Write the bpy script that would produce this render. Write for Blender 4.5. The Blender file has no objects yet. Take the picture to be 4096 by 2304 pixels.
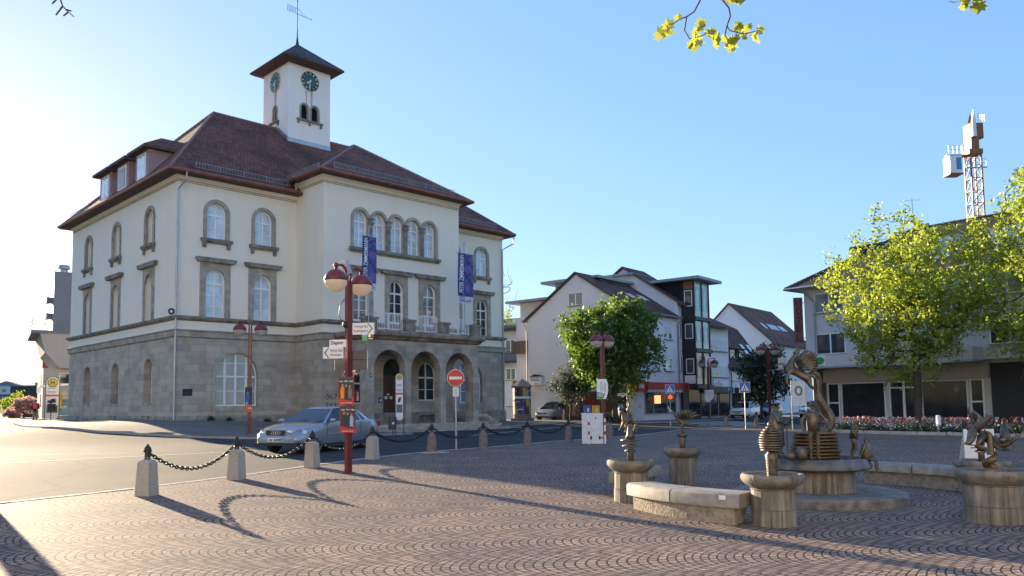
import bpy, bmesh, math, random
import numpy as np
from mathutils import Vector, Matrix, geometry
R_ = math.radians
S = bpy.context.scene
COL = S.collection
# ---------------------------------------------------------------- camera
PITCH, ROLL = 0.07625, 0.01304
cp, sp, cr, sr = math.cos(PITCH), math.sin(PITCH), math.cos(ROLL), math.sin(ROLL)
fw = Vector((0, cp, sp)); up0 = Vector((0, -sp, cp)); r0 = Vector((1, 0, 0))
rt = r0 * cr - up0 * sr; up = r0 * sr + up0 * cr
cam = bpy.data.cameras.new('camera'); camo = bpy.data.objects.new('camera', cam); COL.objects.link(camo)
m = Matrix.Identity(4)
for i, a in enumerate((rt, up, -fw)):
    for k in range(3): m[k][i] = a[k]
m.translation = (0, 0, 1.65)
camo.matrix_world = m
cam.sensor_width = 36; cam.lens = 3174.5 / 4096 * 36; cam.shift_y = 219.5 / 4096
cam.clip_end = 3000; cam.clip_start = 0.1
S.camera = camo
S.render.resolution_x = 1024; S.render.resolution_y = 576
# ---------------------------------------------------------------- light
SKY_K, SKY_G, SKY_T = 0.15, 0.5, (1.0, 0.92, 0.95)
SUN_AZ, SUN_EL = R_(38.5), R_(10.0)          # left of the view axis, above the horizon
W = bpy.data.worlds.new('World'); S.world = W; W.use_nodes = True
nt = W.node_tree
sky = nt.nodes.new('ShaderNodeTexSky'); sky.sky_type = 'NISHITA'; sky.sun_disc = False
sky.sun_elevation = SUN_EL; sky.sun_rotation = -SUN_AZ
sky.air_density = 1.0; sky.dust_density = 0.5; sky.ozone_density = 3.2; sky.altitude = 400
bg = nt.nodes['Background']; bg.inputs[1].default_value = SKY_K
# soften the sky's range a little (hazy spring evening): colour kept, brightness to the power SKY_G
bw = nt.nodes.new('ShaderNodeRGBToBW'); nt.links.new(sky.outputs[0], bw.inputs[0])
pw = nt.nodes.new('ShaderNodeMath'); pw.operation = 'POWER'; pw.inputs[1].default_value = SKY_G - 1; nt.links.new(bw.outputs[0], pw.inputs[0])
vm = nt.nodes.new('ShaderNodeVectorMath'); vm.operation = 'SCALE'; nt.links.new(sky.outputs[0], vm.inputs[0]); nt.links.new(pw.outputs[0], vm.inputs['Scale'])
tn = nt.nodes.new('ShaderNodeVectorMath'); tn.operation = 'MULTIPLY'; tn.inputs[1].default_value = SKY_T; nt.links.new(vm.outputs[0], tn.inputs[0])
nt.links.new(tn.outputs[0], bg.inputs[0])
sl = bpy.data.lights.new('sun', 'SUN'); so = bpy.data.objects.new('sun', sl); COL.objects.link(so)
sl.energy = 5.0; sl.angle = R_(0.5); sl.color = (1.0, 0.80, 0.55)
d = Vector((math.sin(SUN_AZ) * math.cos(SUN_EL), -math.cos(SUN_AZ) * math.cos(SUN_EL), -math.sin(SUN_EL)))
so.rotation_euler = d.to_track_quat('-Z', 'Y').to_euler(); so.location = (-40, 50, 40)
S.view_settings.view_transform = 'Standard'; S.view_settings.look = 'None'
S.view_settings.exposure = 1.78; S.view_settings.gamma = 1
S.cycles.max_bounces = 6; S.cycles.transparent_max_bounces = 8
S.cycles.caustics_reflective = False; S.cycles.caustics_refractive = False
rnd = random.Random(7)
# ---------------------------------------------------------------- helpers
def thing(name, label, cat, loc=(0, 0, 0), rotz=0, group=None):
    o = bpy.data.objects.new(name, None); COL.objects.link(o); o.empty_display_size = .2
    o.location = loc; o.rotation_euler = (0, 0, rotz); tag(o, label, cat, group); return o
def tag(o, label, cat, group=None):
    o['label'] = label; o['category'] = cat
    if group: o['group'] = group
    return o
def struct(o, kind='structure'):
    o['kind'] = kind; return o
def dup(root, loc=None, rotz=None, label=None, group=None):
    r = root.copy(); COL.objects.link(r)
    if loc is not None: r.location = loc
    if rotz is not None: r.rotation_euler = (0, 0, rotz)
    if label: r['label'] = label
    if group: r['group'] = group
    for c in list(root.children):
        k = c.copy(); COL.objects.link(k); k.parent = r
        for g in list(c.children):
            q = g.copy(); COL.objects.link(q); q.parent = k
    return r
class MB:
    def __init__(s): s.v = []; s.f = []; s.mi = []; s.c = 0; s.M = None
    def mat(s, i): s.c = i; return s
    def add(s, vs, fs):
        b = len(s.v)
        if s.M is not None: vs = [tuple(s.M @ Vector(p)) for p in vs]
        s.v.extend(tuple(p) for p in vs)
        for f in fs: s.f.append(tuple(b + i for i in f)); s.mi.append(s.c)
        return s
    def box(s, x0, y0, z0, x1, y1, z1):
        v = [(x0, y0, z0), (x1, y0, z0), (x1, y1, z0), (x0, y1, z0), (x0, y0, z1), (x1, y0, z1), (x1, y1, z1), (x0, y1, z1)]
        return s.add(v, [(0, 3, 2, 1), (4, 5, 6, 7), (0, 1, 5, 4), (1, 2, 6, 5), (2, 3, 7, 6), (3, 0, 4, 7)])
    def quad(s, *p): return s.add(p, [tuple(range(len(p)))])
    def tube(s, pts, r, n=8, cap=True):
        pts = [Vector(p) for p in pts]; m_ = len(pts)
        rs = r if isinstance(r, (list, tuple)) else [r] * m_
        vs = []; fs = []; px = None
        for i, p in enumerate(pts):
            t = (pts[min(i + 1, m_ - 1)] - pts[max(i - 1, 0)]).normalized()
            if px is None: px = t.orthogonal().normalized()
            px = (px - t * px.dot(t)); px = px.normalized() if px.length > 1e-6 else t.orthogonal().normalized()
            py = t.cross(px)
            for k in range(n):
                a = 2 * math.pi * k / n
                vs.append(p + (px * math.cos(a) + py * math.sin(a)) * rs[i])
        for i in range(m_ - 1):
            for k in range(n):
                k2 = (k + 1) % n
                fs.append((i * n + k, i * n + k2, (i + 1) * n + k2, (i + 1) * n + k))
        if cap: fs += [tuple(range(n - 1, -1, -1)), tuple((m_ - 1) * n + k for k in range(n))]
        return s.add(vs, fs)
    def lathe(s, prof, c=(0, 0), n=24, a0=0, wob=None):
        vs = []; fs = []; m_ = len(prof)
        for i, (r, z) in enumerate(prof):
            for k in range(n):
                a = a0 + 2 * math.pi * k / n; rr = max(r, 1e-4)
                vs.append((c[0] + rr * math.cos(a), c[1] + rr * math.sin(a), z))
        for i in range(m_ - 1):
            for k in range(n):
                k2 = (k + 1) % n
                fs.append((i * n + k, i * n + k2, (i + 1) * n + k2, (i + 1) * n + k))
        fs += [tuple(range(n - 1, -1, -1)), tuple((m_ - 1) * n + k for k in range(n))]
        return s.add(vs, fs)
    def ball(s, c, r, sc=(1, 1, 1), nu=12, nv=8, z0=-1., z1=1.):
        a0, a1 = math.asin(z0), math.asin(z1)
        prof = [(math.cos(a0 + (a1 - a0) * i / nv), math.sin(a0 + (a1 - a0) * i / nv)) for i in range(nv + 1)]
        b = len(s.v); M0 = s.M; s.M = None; s.lathe(prof, n=nu)
        for i in range(b, len(s.v)):
            p = s.v[i]; q = Vector((c[0] + p[0] * r * sc[0], c[1] + p[1] * r * sc[1], c[2] + p[2] * r * sc[2]))
            s.v[i] = tuple(M0 @ q) if M0 is not None else tuple(q)
        s.M = M0; return s
    def prism(s, poly, mp, d0, d1, caps=True):
        n = len(poly); vs = [mp(a, b, d0) for a, b in poly] + [mp(a, b, d1) for a, b in poly]
        fs = [(i, (i + 1) % n, n + (i + 1) % n, n + i) for i in range(n)]
        if caps: fs += [tuple(range(n - 1, -1, -1)), tuple(range(n, 2 * n))]
        return s.add(vs, fs)
    def ring(s, out, inn, mp, d0, d1):      # frame between two outlines of the same point count
        n = len(out)
        vs = [mp(a, b, d0) for a, b in out] + [mp(a, b, d0) for a, b in inn] + [mp(a, b, d1) for a, b in out] + [mp(a, b, d1) for a, b in inn]
        fs = []
        for i in range(n):
            j = (i + 1) % n
            fs += [(i, j, n + j, n + i), (2 * n + j, 2 * n + i, 3 * n + i, 3 * n + j), (i, 2 * n + i, 2 * n + j, j), (n + i, n + j, 3 * n + j, 3 * n + i)]
        return s.add(vs, fs)
    def wall(s, out, holes, mp, d=0., reveal=0.3):
        pts = [Vector(p) for p in out]; loops = [list(range(len(out)))]
        for h in holes:
            loops.append(list(range(len(pts), len(pts) + len(h)))); pts += [Vector(p) for p in h]
        ed = [(l[i], l[(i + 1) % len(l)]) for l in loops for i in range(len(l))]
        r = geometry.delaunay_2d_cdt(pts, ed, [], 0, 1e-6)
        vs, fs = r[0], []
        for f in r[2]:
            c = sum((vs[i] for i in f), Vector((0, 0))) / len(f)
            if inpoly(c, out) and not any(inpoly(c, h) for h in holes): fs.append(tuple(f))
        s.add([mp(p[0], p[1], d) for p in vs], fs)
        if reveal:
            for h in holes: s.prism(h, mp, d, d + reveal, caps=False)
        return s
    def text(s, body, x, y, w, h, mp, d=0., bold=0.0, fit=True):
        vs, fs = glyphs(body, bold)
        if not vs: return s
        xs = [p[0] for p in vs]; ys = [p[1] for p in vs]
        kx = w / max(1e-6, max(xs) - min(xs)); ky = h / max(1e-6, max(ys) - min(ys))
        if not fit: kx = min(kx, ky); ky = kx
        return s.add([mp(x + (p[0] - min(xs)) * kx, y + (p[1] - min(ys)) * ky, d) for p in vs], fs)
    def build(s, name, mats, parent=None, smooth=False, angle=None):
        me = bpy.data.meshes.new(name); me.from_pydata(s.v, [], s.f)
        for m_ in (mats if isinstance(mats, (list, tuple)) else [mats]): me.materials.append(m_)
        me.polygons.foreach_set('material_index', s.mi)
        bm = bmesh.new(); bm.from_mesh(me); bmesh.ops.recalc_face_normals(bm, faces=bm.faces[:])
        if angle is not None:
            for e in bm.edges: e.smooth = not (len(e.link_faces) == 2 and e.calc_face_angle(9) > angle)
            for f in bm.faces: f.smooth = True
        elif smooth:
            for f in bm.faces: f.smooth = True
        bm.to_mesh(me); bm.free(); me.update()
        o = bpy.data.objects.new(name, me); COL.objects.link(o)
        if parent: o.parent = parent
        return o
GC = {}
def glyphs(body, bold=0.0):
    k = (body, bold)
    if k not in GC:
        c = bpy.data.curves.new('lettering', 'FONT'); c.body = body; c.size = 1; c.resolution_u = 2; c.offset = bold
        o = bpy.data.objects.new('lettering', c); COL.objects.link(o)
        me = bpy.data.meshes.new_from_object(o.evaluated_get(bpy.context.evaluated_depsgraph_get()))
        GC[k] = ([tuple(v.co) for v in me.vertices], [tuple(p.vertices) for p in me.polygons])
        bpy.data.objects.remove(o); bpy.data.curves.remove(c); bpy.data.meshes.remove(me)
    return GC[k]
def inpoly(p, poly):
    x, y = p[0], p[1]; r = False; n = len(poly)
    for i in range(n):
        x1, y1 = poly[i][0], poly[i][1]; x2, y2 = poly[i - 1][0], poly[i - 1][1]
        if (y1 > y) != (y2 > y) and x < (x2 - x1) * (y - y1) / (y2 - y1) + x1: r = not r
    return r
def arch(cx, hw, z0, zs, n=12):      # outline: bottom left, bottom right, up and over the round head
    return [(cx - hw, z0), (cx + hw, z0)] + [(cx + hw * math.cos(math.pi * i / n), zs + hw * math.sin(math.pi * i / n)) for i in range(n + 1)]
def rect(x0, z0, x1, z1): return [(x0, z0), (x1, z0), (x1, z1), (x0, z1)]
def fr(y0): return lambda a, b, d: (a, y0 + d, b)      # wall facing -y ; d goes inward
def lf(x0): return lambda a, b, d: (x0 + d, a, b)      # wall facing -x
def flat(z): return lambda a, b, d: (a, b, z + d)
# ---------------------------------------------------------------- materials
def nodes(name):
    m_ = bpy.data.materials.new(name); m_.use_nodes = True; t = m_.node_tree
    return m_, t, t.nodes['Principled BSDF'], t.nodes['Material Output']
def N(t, typ, **kw):
    n = t.nodes.new(typ)
    for k, v in kw.items():
        if k.startswith('i_'): n.inputs[int(k[2:]) if k[2:].isdigit() else k[2:]].default_value = v
        else: setattr(n, k, v)
    return n
def ramp(t, fac, stops):
    r = t.nodes.new('ShaderNodeValToRGB'); e = r.color_ramp.elements
    while len(e) < len(stops): e.new(0.5)
    for k, (p, c) in enumerate(stops): e[k].position = p; e[k].color = (*c, 1)
    t.links.new(fac, r.inputs[0]); return r
def mix(t, fac, a, b, mode='MIX'):
    n = t.nodes.new('ShaderNodeMix'); n.data_type = 'RGBA'; n.blend_type = mode
    for sock, v in ((n.inputs[0], fac), (n.inputs[6], a), (n.inputs[7], b)):
        if hasattr(v, 'is_linked') or hasattr(v, 'links'): t.links.new(v, sock)
        elif isinstance(v, (int, float)): sock.default_value = v
        else: sock.default_value = (*v[:3], 1)
    return n.outputs[2]
def mul(c, k): return tuple(min(1, x * k) for x in c)
def M(name, col, rough=.6, metal=0., var=.12, vs=4., bump=0., bs=40., spec=.5, coat=0., c2=None, emit=0.):
    m_, t, p, o = nodes(name)
    p.inputs['Roughness'].default_value = rough; p.inputs['Metallic'].default_value = metal
    p.inputs['Specular IOR Level'].default_value = spec; p.inputs['Coat Weight'].default_value = coat
    tc = N(t, 'ShaderNodeTexCoord'); no = N(t, 'ShaderNodeTexNoise', i_2=vs, i_3=6., i_4=.62)
    t.links.new(tc.outputs['Object'], no.inputs[0])
    a = mul(col, 1 - var); b = c2 or mul(col, 1 + var)
    rp = ramp(t, no.outputs[0], [(.32, a), (.68, b)])
    t.links.new(rp.outputs[0], p.inputs['Base Color'])
    if bump:
        n2 = N(t, 'ShaderNodeTexNoise', i_2=bs, i_3=4.); t.links.new(tc.outputs['Object'], n2.inputs[0])
        bp = N(t, 'ShaderNodeBump', i_0=bump, i_1=.02); t.links.new(n2.outputs[0], bp.inputs['Height']); t.links.new(bp.outputs[0], p.inputs['Normal'])
    if emit:
        p.inputs['Emission Color'].default_value = (*col, 1); p.inputs['Emission Strength'].default_value = emit
    return m_
def wallcoord(t, kx=1., kz=1.):      # (x+y, z) of a box-shaped building in its own frame
    tc = N(t, 'ShaderNodeTexCoord'); sx = N(t, 'ShaderNodeSeparateXYZ'); t.links.new(tc.outputs['Object'], sx.inputs[0])
    ad = N(t, 'ShaderNodeMath', operation='ADD'); t.links.new(sx.outputs[0], ad.inputs[0]); t.links.new(sx.outputs[1], ad.inputs[1])
    cb = N(t, 'ShaderNodeCombineXYZ')
    a2 = N(t, 'ShaderNodeMath', operation='MULTIPLY', i_1=kx); t.links.new(ad.outputs[0], a2.inputs[0])
    z2 = N(t, 'ShaderNodeMath', operation='MULTIPLY', i_1=kz); t.links.new(sx.outputs[2], z2.inputs[0])
    t.links.new(a2.outputs[0], cb.inputs[0]); t.links.new(z2.outputs[0], cb.inputs[1]); return tc, cb
def plaster(name, col, streak=.25, rough=.9, grain=.25):
    m_, t, p, o = nodes(name); p.inputs['Roughness'].default_value = rough; p.inputs['Specular IOR Level'].default_value = .2
    tc, wc = wallcoord(t, 1.6, .22)
    n1 = N(t, 'ShaderNodeTexNoise', i_2=1.2, i_3=5., i_4=.6); t.links.new(wc.outputs[0], n1.inputs[0])      # rain streaks
    n2 = N(t, 'ShaderNodeTexNoise', i_2=.55, i_3=4.); t.links.new(tc.outputs['Object'], n2.inputs[0])
    n3 = N(t, 'ShaderNodeTexNoise', i_2=60., i_3=3.); t.links.new(tc.outputs['Object'], n3.inputs[0])
    c1 = ramp(t, n1.outputs[0], [(.3, mul(col, 1 - streak * .55)), (.55, col)])
    c2 = mix(t, n2.outputs[0], c1.outputs[0], mul(col, .93)); 
    t.links.new(c2, p.inputs['Base Color'])
    bp = N(t, 'ShaderNodeBump', i_0=grain, i_1=.02); t.links.new(n3.outputs[0], bp.inputs['Height']); t.links.new(bp.outputs[0], p.inputs['Normal'])
    return m_
def ashlar(name, col, bw=.85, bh=.36, dark=.6):
    m_, t, p, o = nodes(name); p.inputs['Roughness'].default_value = .9; p.inputs['Specular IOR Level'].default_value = .2
    tc, wc = wallcoord(t)
    br = N(t, 'ShaderNodeTexBrick', offset=.47, squash=1.3, squash_frequency=3); br.inputs['Scale'].default_value = 1
    br.inputs['Brick Width'].default_value = bw; br.inputs['Row Height'].default_value = bh; br.inputs['Mortar Size'].default_value = .008
    br.inputs['Color1'].default_value = (*mul(col, 1.12), 1); br.inputs['Color2'].default_value = (*mul(col, .8), 1); br.inputs['Mortar'].default_value = (*mul(col, .72), 1)
    br.inputs['Bias'].default_value = -.1
    t.links.new(wc.outputs[0], br.inputs[0])
    n1 = N(t, 'ShaderNodeTexNoise', i_2=1.1, i_3=7., i_4=.65); t.links.new(tc.outputs['Object'], n1.inputs[0])
    g = ramp(t, n1.outputs[0], [(.3, (dark,) * 3), (.6, (1.0, 1.0, 1.0))])
    c = mix(t, .85, br.outputs[0], g.outputs[0], 'MULTIPLY')
    n4 = N(t, 'ShaderNodeTexNoise', i_2=2.3, i_3=3.); t.links.new(tc.outputs['Object'], n4.inputs[0])
    tint = ramp(t, n4.outputs[0], [(.42, (1, 1, 1)), (.7, (1.0, .9, .76))])
    c = mix(t, .8, c, tint.outputs[0], 'MULTIPLY')
    t.links.new(c, p.inputs['Base Color'])
    n3 = N(t, 'ShaderNodeTexNoise', i_2=25., i_3=5.); t.links.new(tc.outputs['Object'], n3.inputs[0])
    ad = N(t, 'ShaderNodeMath', operation='MULTIPLY_ADD', i_1=.5); t.links.new(n3.outputs[0], ad.inputs[0])
    iv = N(t, 'ShaderNodeMath', operation='SUBTRACT', i_0=1.); t.links.new(br.outputs['Fac'], iv.inputs[1]); t.links.new(iv.outputs[0], ad.inputs[2])
    bp = N(t, 'ShaderNodeBump', i_0=.5, i_1=.02); t.links.new(ad.outputs[0], bp.inputs['Height']); t.links.new(bp.outputs[0], p.inputs['Normal'])
    return m_
def tiles(name, col, axis='x', w=.22, h=.16, moss=None):      # roof tiles: rows run level, columns along axis
    m_, t, p, o = nodes(name); p.inputs['Roughness'].default_value = .85; p.inputs['Specular IOR Level'].default_value = .25
    tc = N(t, 'ShaderNodeTexCoord'); sx = N(t, 'ShaderNodeSeparateXYZ'); t.links.new(tc.outputs['Object'], sx.inputs[0])
    cb = N(t, 'ShaderNodeCombineXYZ'); t.links.new(sx.outputs[0 if axis == 'x' else 1], cb.inputs[0]); t.links.new(sx.outputs[2], cb.inputs[1])
    br = N(t, 'ShaderNodeTexBrick'); br.inputs['Scale'].default_value = 1; br.inputs['Brick Width'].default_value = w; br.inputs['Row Height'].default_value = h
    br.inputs['Mortar Size'].default_value = .014; br.inputs['Color1'].default_value = (*mul(col, 1.3), 1); br.inputs['Color2'].default_value = (*mul(col, .7), 1); br.inputs['Mortar'].default_value = (*mul(col, .35), 1)
    t.links.new(cb.outputs[0], br.inputs[0])
    n1 = N(t, 'ShaderNodeTexNoise', i_2=.5, i_3=7., i_4=.68); t.links.new(tc.outputs['Object'], n1.inputs[0])
    g = ramp(t, n1.outputs[0], [(.35, (.55, .56, .6)), (.52, (.95, .92, .9)), (.7, (1.25, 1.02, .9))])
    c = mix(t, 1., br.outputs[0], g.outputs[0], 'MULTIPLY')
    t.links.new(c, p.inputs['Base Color'])
    fz = N(t, 'ShaderNodeMath', operation='DIVIDE', i_1=h); t.links.new(sx.outputs[2], fz.inputs[0])
    fr_ = N(t, 'ShaderNodeMath', operation='FRACT'); t.links.new(fz.outputs[0], fr_.inputs[0])
    bp = N(t, 'ShaderNodeBump', i_0=.6, i_1=.03); bp.invert = True; t.links.new(fr_.outputs[0], bp.inputs['Height']); t.links.new(bp.outputs[0], p.inputs['Normal'])
    return m_
def glass(name, col=(.1, .13, .15), rough=.04, spec=.8, coat=.6):
    m_, t, p, o = nodes(name); p.inputs['Base Color'].default_value = (*col, 1); p.inputs['Roughness'].default_value = rough
    p.inputs['Specular IOR Level'].default_value = spec; p.inputs['Coat Weight'].default_value = coat; p.inputs['Coat Roughness'].default_value = .02
    tc = N(t, 'ShaderNodeTexCoord'); n = N(t, 'ShaderNodeTexNoise', i_2=1.4, i_3=3.); t.links.new(tc.outputs['Object'], n.inputs[0])
    rp = ramp(t, n.outputs[0], [(.35, mul(col, .8)), (.65, mul(col, 1.2))]); t.links.new(rp.outputs[0], p.inputs['Base Color'])
    bp = N(t, 'ShaderNodeBump', i_0=.04, i_1=.05); t.links.new(n.outputs[0], bp.inputs['Height']); t.links.new(bp.outputs[0], p.inputs['Normal'])
    return m_
def foliage(name, c_dark, c_mid, c_light, trans=.5):
    m_, t, p, o = nodes(name); t.nodes.remove(p)
    ge = N(t, 'ShaderNodeNewGeometry'); tc = N(t, 'ShaderNodeTexCoord'); no = N(t, 'ShaderNodeTexNoise', i_2=.9, i_3=3.); t.links.new(tc.outputs['Object'], no.inputs[0])
    ad = N(t, 'ShaderNodeMath', operation='MULTIPLY_ADD', i_1=.55); t.links.new(ge.outputs['Random Per Island'], ad.inputs[0])
    h = N(t, 'ShaderNodeMath', operation='MULTIPLY', i_1=.5); t.links.new(no.outputs[0], h.inputs[0]); t.links.new(h.outputs[0], ad.inputs[2])
    rp = ramp(t, ad.outputs[0], [(.15, c_dark), (.5, c_mid), (.85, c_light)])
    df = N(t, 'ShaderNodeBsdfDiffuse'); tr = N(t, 'ShaderNodeBsdfTranslucent'); gl = N(t, 'ShaderNodeBsdfGlossy', i_1=.45)
    t.links.new(rp.outputs[0], df.inputs[0])
    c2 = mix(t, .5, rp.outputs[0], mul(c_light, 1.25)); t.links.new(c2, tr.inputs[0])
    m1 = N(t, 'ShaderNodeMixShader', i_0=trans); t.links.new(df.outputs[0], m1.inputs[1]); t.links.new(tr.outputs[0], m1.inputs[2])
    m2 = N(t, 'ShaderNodeMixShader', i_0=.06); t.links.new(m1.outputs[0], m2.inputs[1]); t.links.new(gl.outputs[0], m2.inputs[2])
    t.links.new(m2.outputs[0], o.inputs[0]); return m_
def cobble():
    m_, t, p, o = nodes('cobblestone'); p.inputs['Specular IOR Level'].default_value = .08
    tc = N(t, 'ShaderNodeTexCoord'); mp = N(t, 'ShaderNodeMapping'); mp.inputs['Rotation'].default_value = (0, 0, R_(-4))
    t.links.new(tc.outputs['Object'], mp.inputs[0])
    nw = N(t, 'ShaderNodeTexNoise', i_2=.35, i_3=2.); t.links.new(mp.outputs[0], nw.inputs[0])
    wv = N(t, 'ShaderNodeVectorMath', operation='SCALE'); wv.inputs['Scale'].default_value = .55; t.links.new(nw.outputs['Color'], wv.inputs[0])
    av = N(t, 'ShaderNodeVectorMath', operation='ADD'); t.links.new(mp.outputs[0], av.inputs[0]); t.links.new(wv.outputs[0], av.inputs[1])
    sx = N(t, 'ShaderNodeSeparateXYZ'); t.links.new(av.outputs[0], sx.inputs[0])
    def mth(op, a, b=None, c=None):
        n = N(t, 'ShaderNodeMath', operation=op)
        for i, v in enumerate((a, b, c)):
            if v is None: continue
            if isinstance(v, (int, float)): n.inputs[i].default_value = v
            else: t.links.new(v, n.inputs[i])
        return n.outputs[0]
    s_ = mth('SUBTRACT', mth('MULTIPLY', mth('FRACT', mth('DIVIDE', sx.outputs[1], 1.18)), 2.), 1.)
    arc = mth('MULTIPLY', mth('SUBTRACT', 1., mth('MULTIPLY', s_, s_)), .34)
    xx = mth('ADD', sx.outputs[0], arc)
    cb = N(t, 'ShaderNodeCombineXYZ'); t.links.new(sx.outputs[1], cb.inputs[0]); t.links.new(xx, cb.inputs[1])
    br = N(t, 'ShaderNodeTexBrick', offset=.5); br.inputs['Scale'].default_value = 1; br.inputs['Brick Width'].default_value = .118; br.inputs['Row Height'].default_value = .104
    br.inputs['Mortar Size'].default_value = .012; br.inputs['Mortar Smooth'].default_value = .25
    br.inputs['Color1'].default_value = (.37, .28, .22, 1); br.inputs['Color2'].default_value = (.22, .175, .15, 1); br.inputs['Mortar'].default_value = (.05, .042, .036, 1)
    t.links.new(cb.outputs[0], br.inputs[0])
    n1 = N(t, 'ShaderNodeTexNoise', i_2=.6, i_3=6.); t.links.new(tc.outputs['Object'], n1.inputs[0])
    g = ramp(t, n1.outputs[0], [(.35, (.78, .8, .84)), (.65, (1.15, 1.06, .98))])
    c = mix(t, 1., br.outputs[0], g.outputs[0], 'MULTIPLY')
    n2 = N(t, 'ShaderNodeTexNoise', i_2=26., i_3=3.); t.links.new(tc.outputs['Object'], n2.inputs[0])
    c = mix(t, .5, c, ramp(t, n2.outputs[0], [(.3, (.6, .6, .6)), (.7, (1.3, 1.3, 1.3))]).outputs[0], 'MULTIPLY')
    t.links.new(c, p.inputs['Base Color'])
    p.inputs['Roughness'].default_value = .8
    n5 = N(t, 'ShaderNodeTexNoise', i_2=9., i_3=1.); t.links.new(cb.outputs[0], n5.inputs[0])
    hgt = mth('MULTIPLY_ADD', n5.outputs[0], .5, mth('MULTIPLY_ADD', n2.outputs[0], .22, mth('SUBTRACT', 1., br.outputs['Fac'])))
    bp = N(t, 'ShaderNodeBump', i_0=.7, i_1=.014); t.links.new(hgt, bp.inputs['Height']); t.links.new(bp.outputs[0], p.inputs['Normal'])
    return m_
def asphalt(name='asphalt', col=(.055, .056, .057)):
    m_, t, p, o = nodes(name); p.inputs['Roughness'].default_value = .9; p.inputs['Specular IOR Level'].default_value = .15
    tc = N(t, 'ShaderNodeTexCoord'); n1 = N(t, 'ShaderNodeTexNoise', i_2=.35, i_3=7., i_4=.6); t.links.new(tc.outputs['Object'], n1.inputs[0])
    n2 = N(t, 'ShaderNodeTexNoise', i_2=70., i_3=3.); t.links.new(tc.outputs['Object'], n2.inputs[0])
    n3 = N(t, 'ShaderNodeTexNoise', i_2=1.1, i_3=4.); t.links.new(tc.outputs['Object'], n3.inputs[0])
    vo = N(t, 'ShaderNodeTexVoronoi', feature='DISTANCE_TO_EDGE', i_2=.16)
    av = mix(t, .25, tc.outputs['Object'], n3.outputs['Color'], 'ADD'); t.links.new(av, vo.inputs[0])
    c = ramp(t, n1.outputs[0], [(.3, mul(col, .75)), (.55, col), (.75, mul(col, 1.35))]).outputs[0]
    c = mix(t, .6, c, ramp(t, n2.outputs[0], [(.35, (.5, .5, .5)), (.68, (1.6, 1.55, 1.5))]).outputs[0], 'MULTIPLY')
    c = mix(t, 1., c, ramp(t, vo.outputs[0], [(0., (.3, .3, .3)), (.012, (1, 1, 1))]).outputs[0], 'MULTIPLY')
    t.links.new(c, p.inputs['Base Color'])
    bp = N(t, 'ShaderNodeBump', i_0=.5, i_1=.01); t.links.new(n2.outputs[0], bp.inputs['Height']); t.links.new(bp.outputs[0], p.inputs['Normal'])
    return m_
def pavers(name, col, w=.2, h=.1):
    m_, t, p, o = nodes(name); p.inputs['Roughness'].default_value = .9; p.inputs['Specular IOR Level'].default_value = .2
    tc = N(t, 'ShaderNodeTexCoord'); br = N(t, 'ShaderNodeTexBrick'); br.inputs['Scale'].default_value = 1; br.inputs['Brick Width'].default_value = w; br.inputs['Row Height'].default_value = h
    br.inputs['Mortar Size'].default_value = .008; br.inputs['Color1'].default_value = (*mul(col, 1.15), 1); br.inputs['Color2'].default_value = (*mul(col, .8), 1); br.inputs['Mortar'].default_value = (*mul(col, .4), 1)
    mp = N(t, 'ShaderNodeMapping'); mp.inputs['Rotation'].default_value = (0, 0, R_(44)); t.links.new(tc.outputs['Object'], mp.inputs[0]); t.links.new(mp.outputs[0], br.inputs[0])
    n1 = N(t, 'ShaderNodeTexNoise', i_2=.7, i_3=6.); t.links.new(tc.outputs['Object'], n1.inputs[0])
    c = mix(t, 1., br.outputs[0], ramp(t, n1.outputs[0], [(.3, (.75, .75, .75)), (.7, (1.2, 1.17, 1.12))]).outputs[0], 'MULTIPLY')
    t.links.new(c, p.inputs['Base Color'])
    bp = N(t, 'ShaderNodeBump', i_0=.5, i_1=.01); bp.invert = True; t.links.new(br.outputs['Fac'], bp.inputs['Height']); t.links.new(bp.outputs[0], p.inputs['Normal'])
    return m_
# ---------------------------------------------------------------- terrain
CT = np.array([(0,0,-.15),(-6,4,-.1),(6,4,-.15),(0,9,-.1),(3,10.5,-.1),(-5,10,0.),(8,10,-.1),(5.2,13.4,-.07),(1.7,14,0),(-7,15,.08),(-4.4,24,.18),(0,16,.02),(-1.5,19,.08),(10,17.6,-.05),(16,17,-.05),(9,24,0),(2,28,.08),
(-16,17,.25),(-14,26,.25),(-10,33,.28),(-16,36,.42),(-9,39,.2),(-6,41.5,.1),(-4,42,.08),(-2,45,.08),(1,48,.08),(-8,43,.1),(2,55,.12),(3.7,33,.08),(13,49,.02),(8,40,.05),(20,62,.08),(17,70,.05),(21,85,-.1),(21.5,46,0),(28,50,0),(25,35,0),(18,30,0),
(-17.9,41.2,.95),(-18.5,42.2,1.0),(-16.5,42.5,.9),(-19.5,42,1.0),(-16,40.5,.75),(-21,45,.95),(-26,50,.88),(-30.5,55,.82),(-15,44,.72),(-12.9,46,.5),(-9,50,.4),(-1,58,.4),(2.7,65,.22),(0,62,.25),(8,62,.1),(-45,72,.72),(-36,58,.72),(-24,40,.5),(-30,45,.55),(-30,30,.4),(-25,22,.3),(-60,100,.7),(-70,120,.5),(-40,45,.6)])
def gz(x, y):
    x = np.asarray(x, float); y = np.asarray(y, float)
    d2 = (x[..., None] - CT[:, 0]) ** 2 + (y[..., None] - CT[:, 1]) ** 2
    w = np.exp(-d2 / 20.48) + 1e-5 / (1 + d2 / 100.)
    z = (w * CT[:, 2]).sum(-1) / w.sum(-1)
    return float(z) if z.ndim == 0 else z
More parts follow.
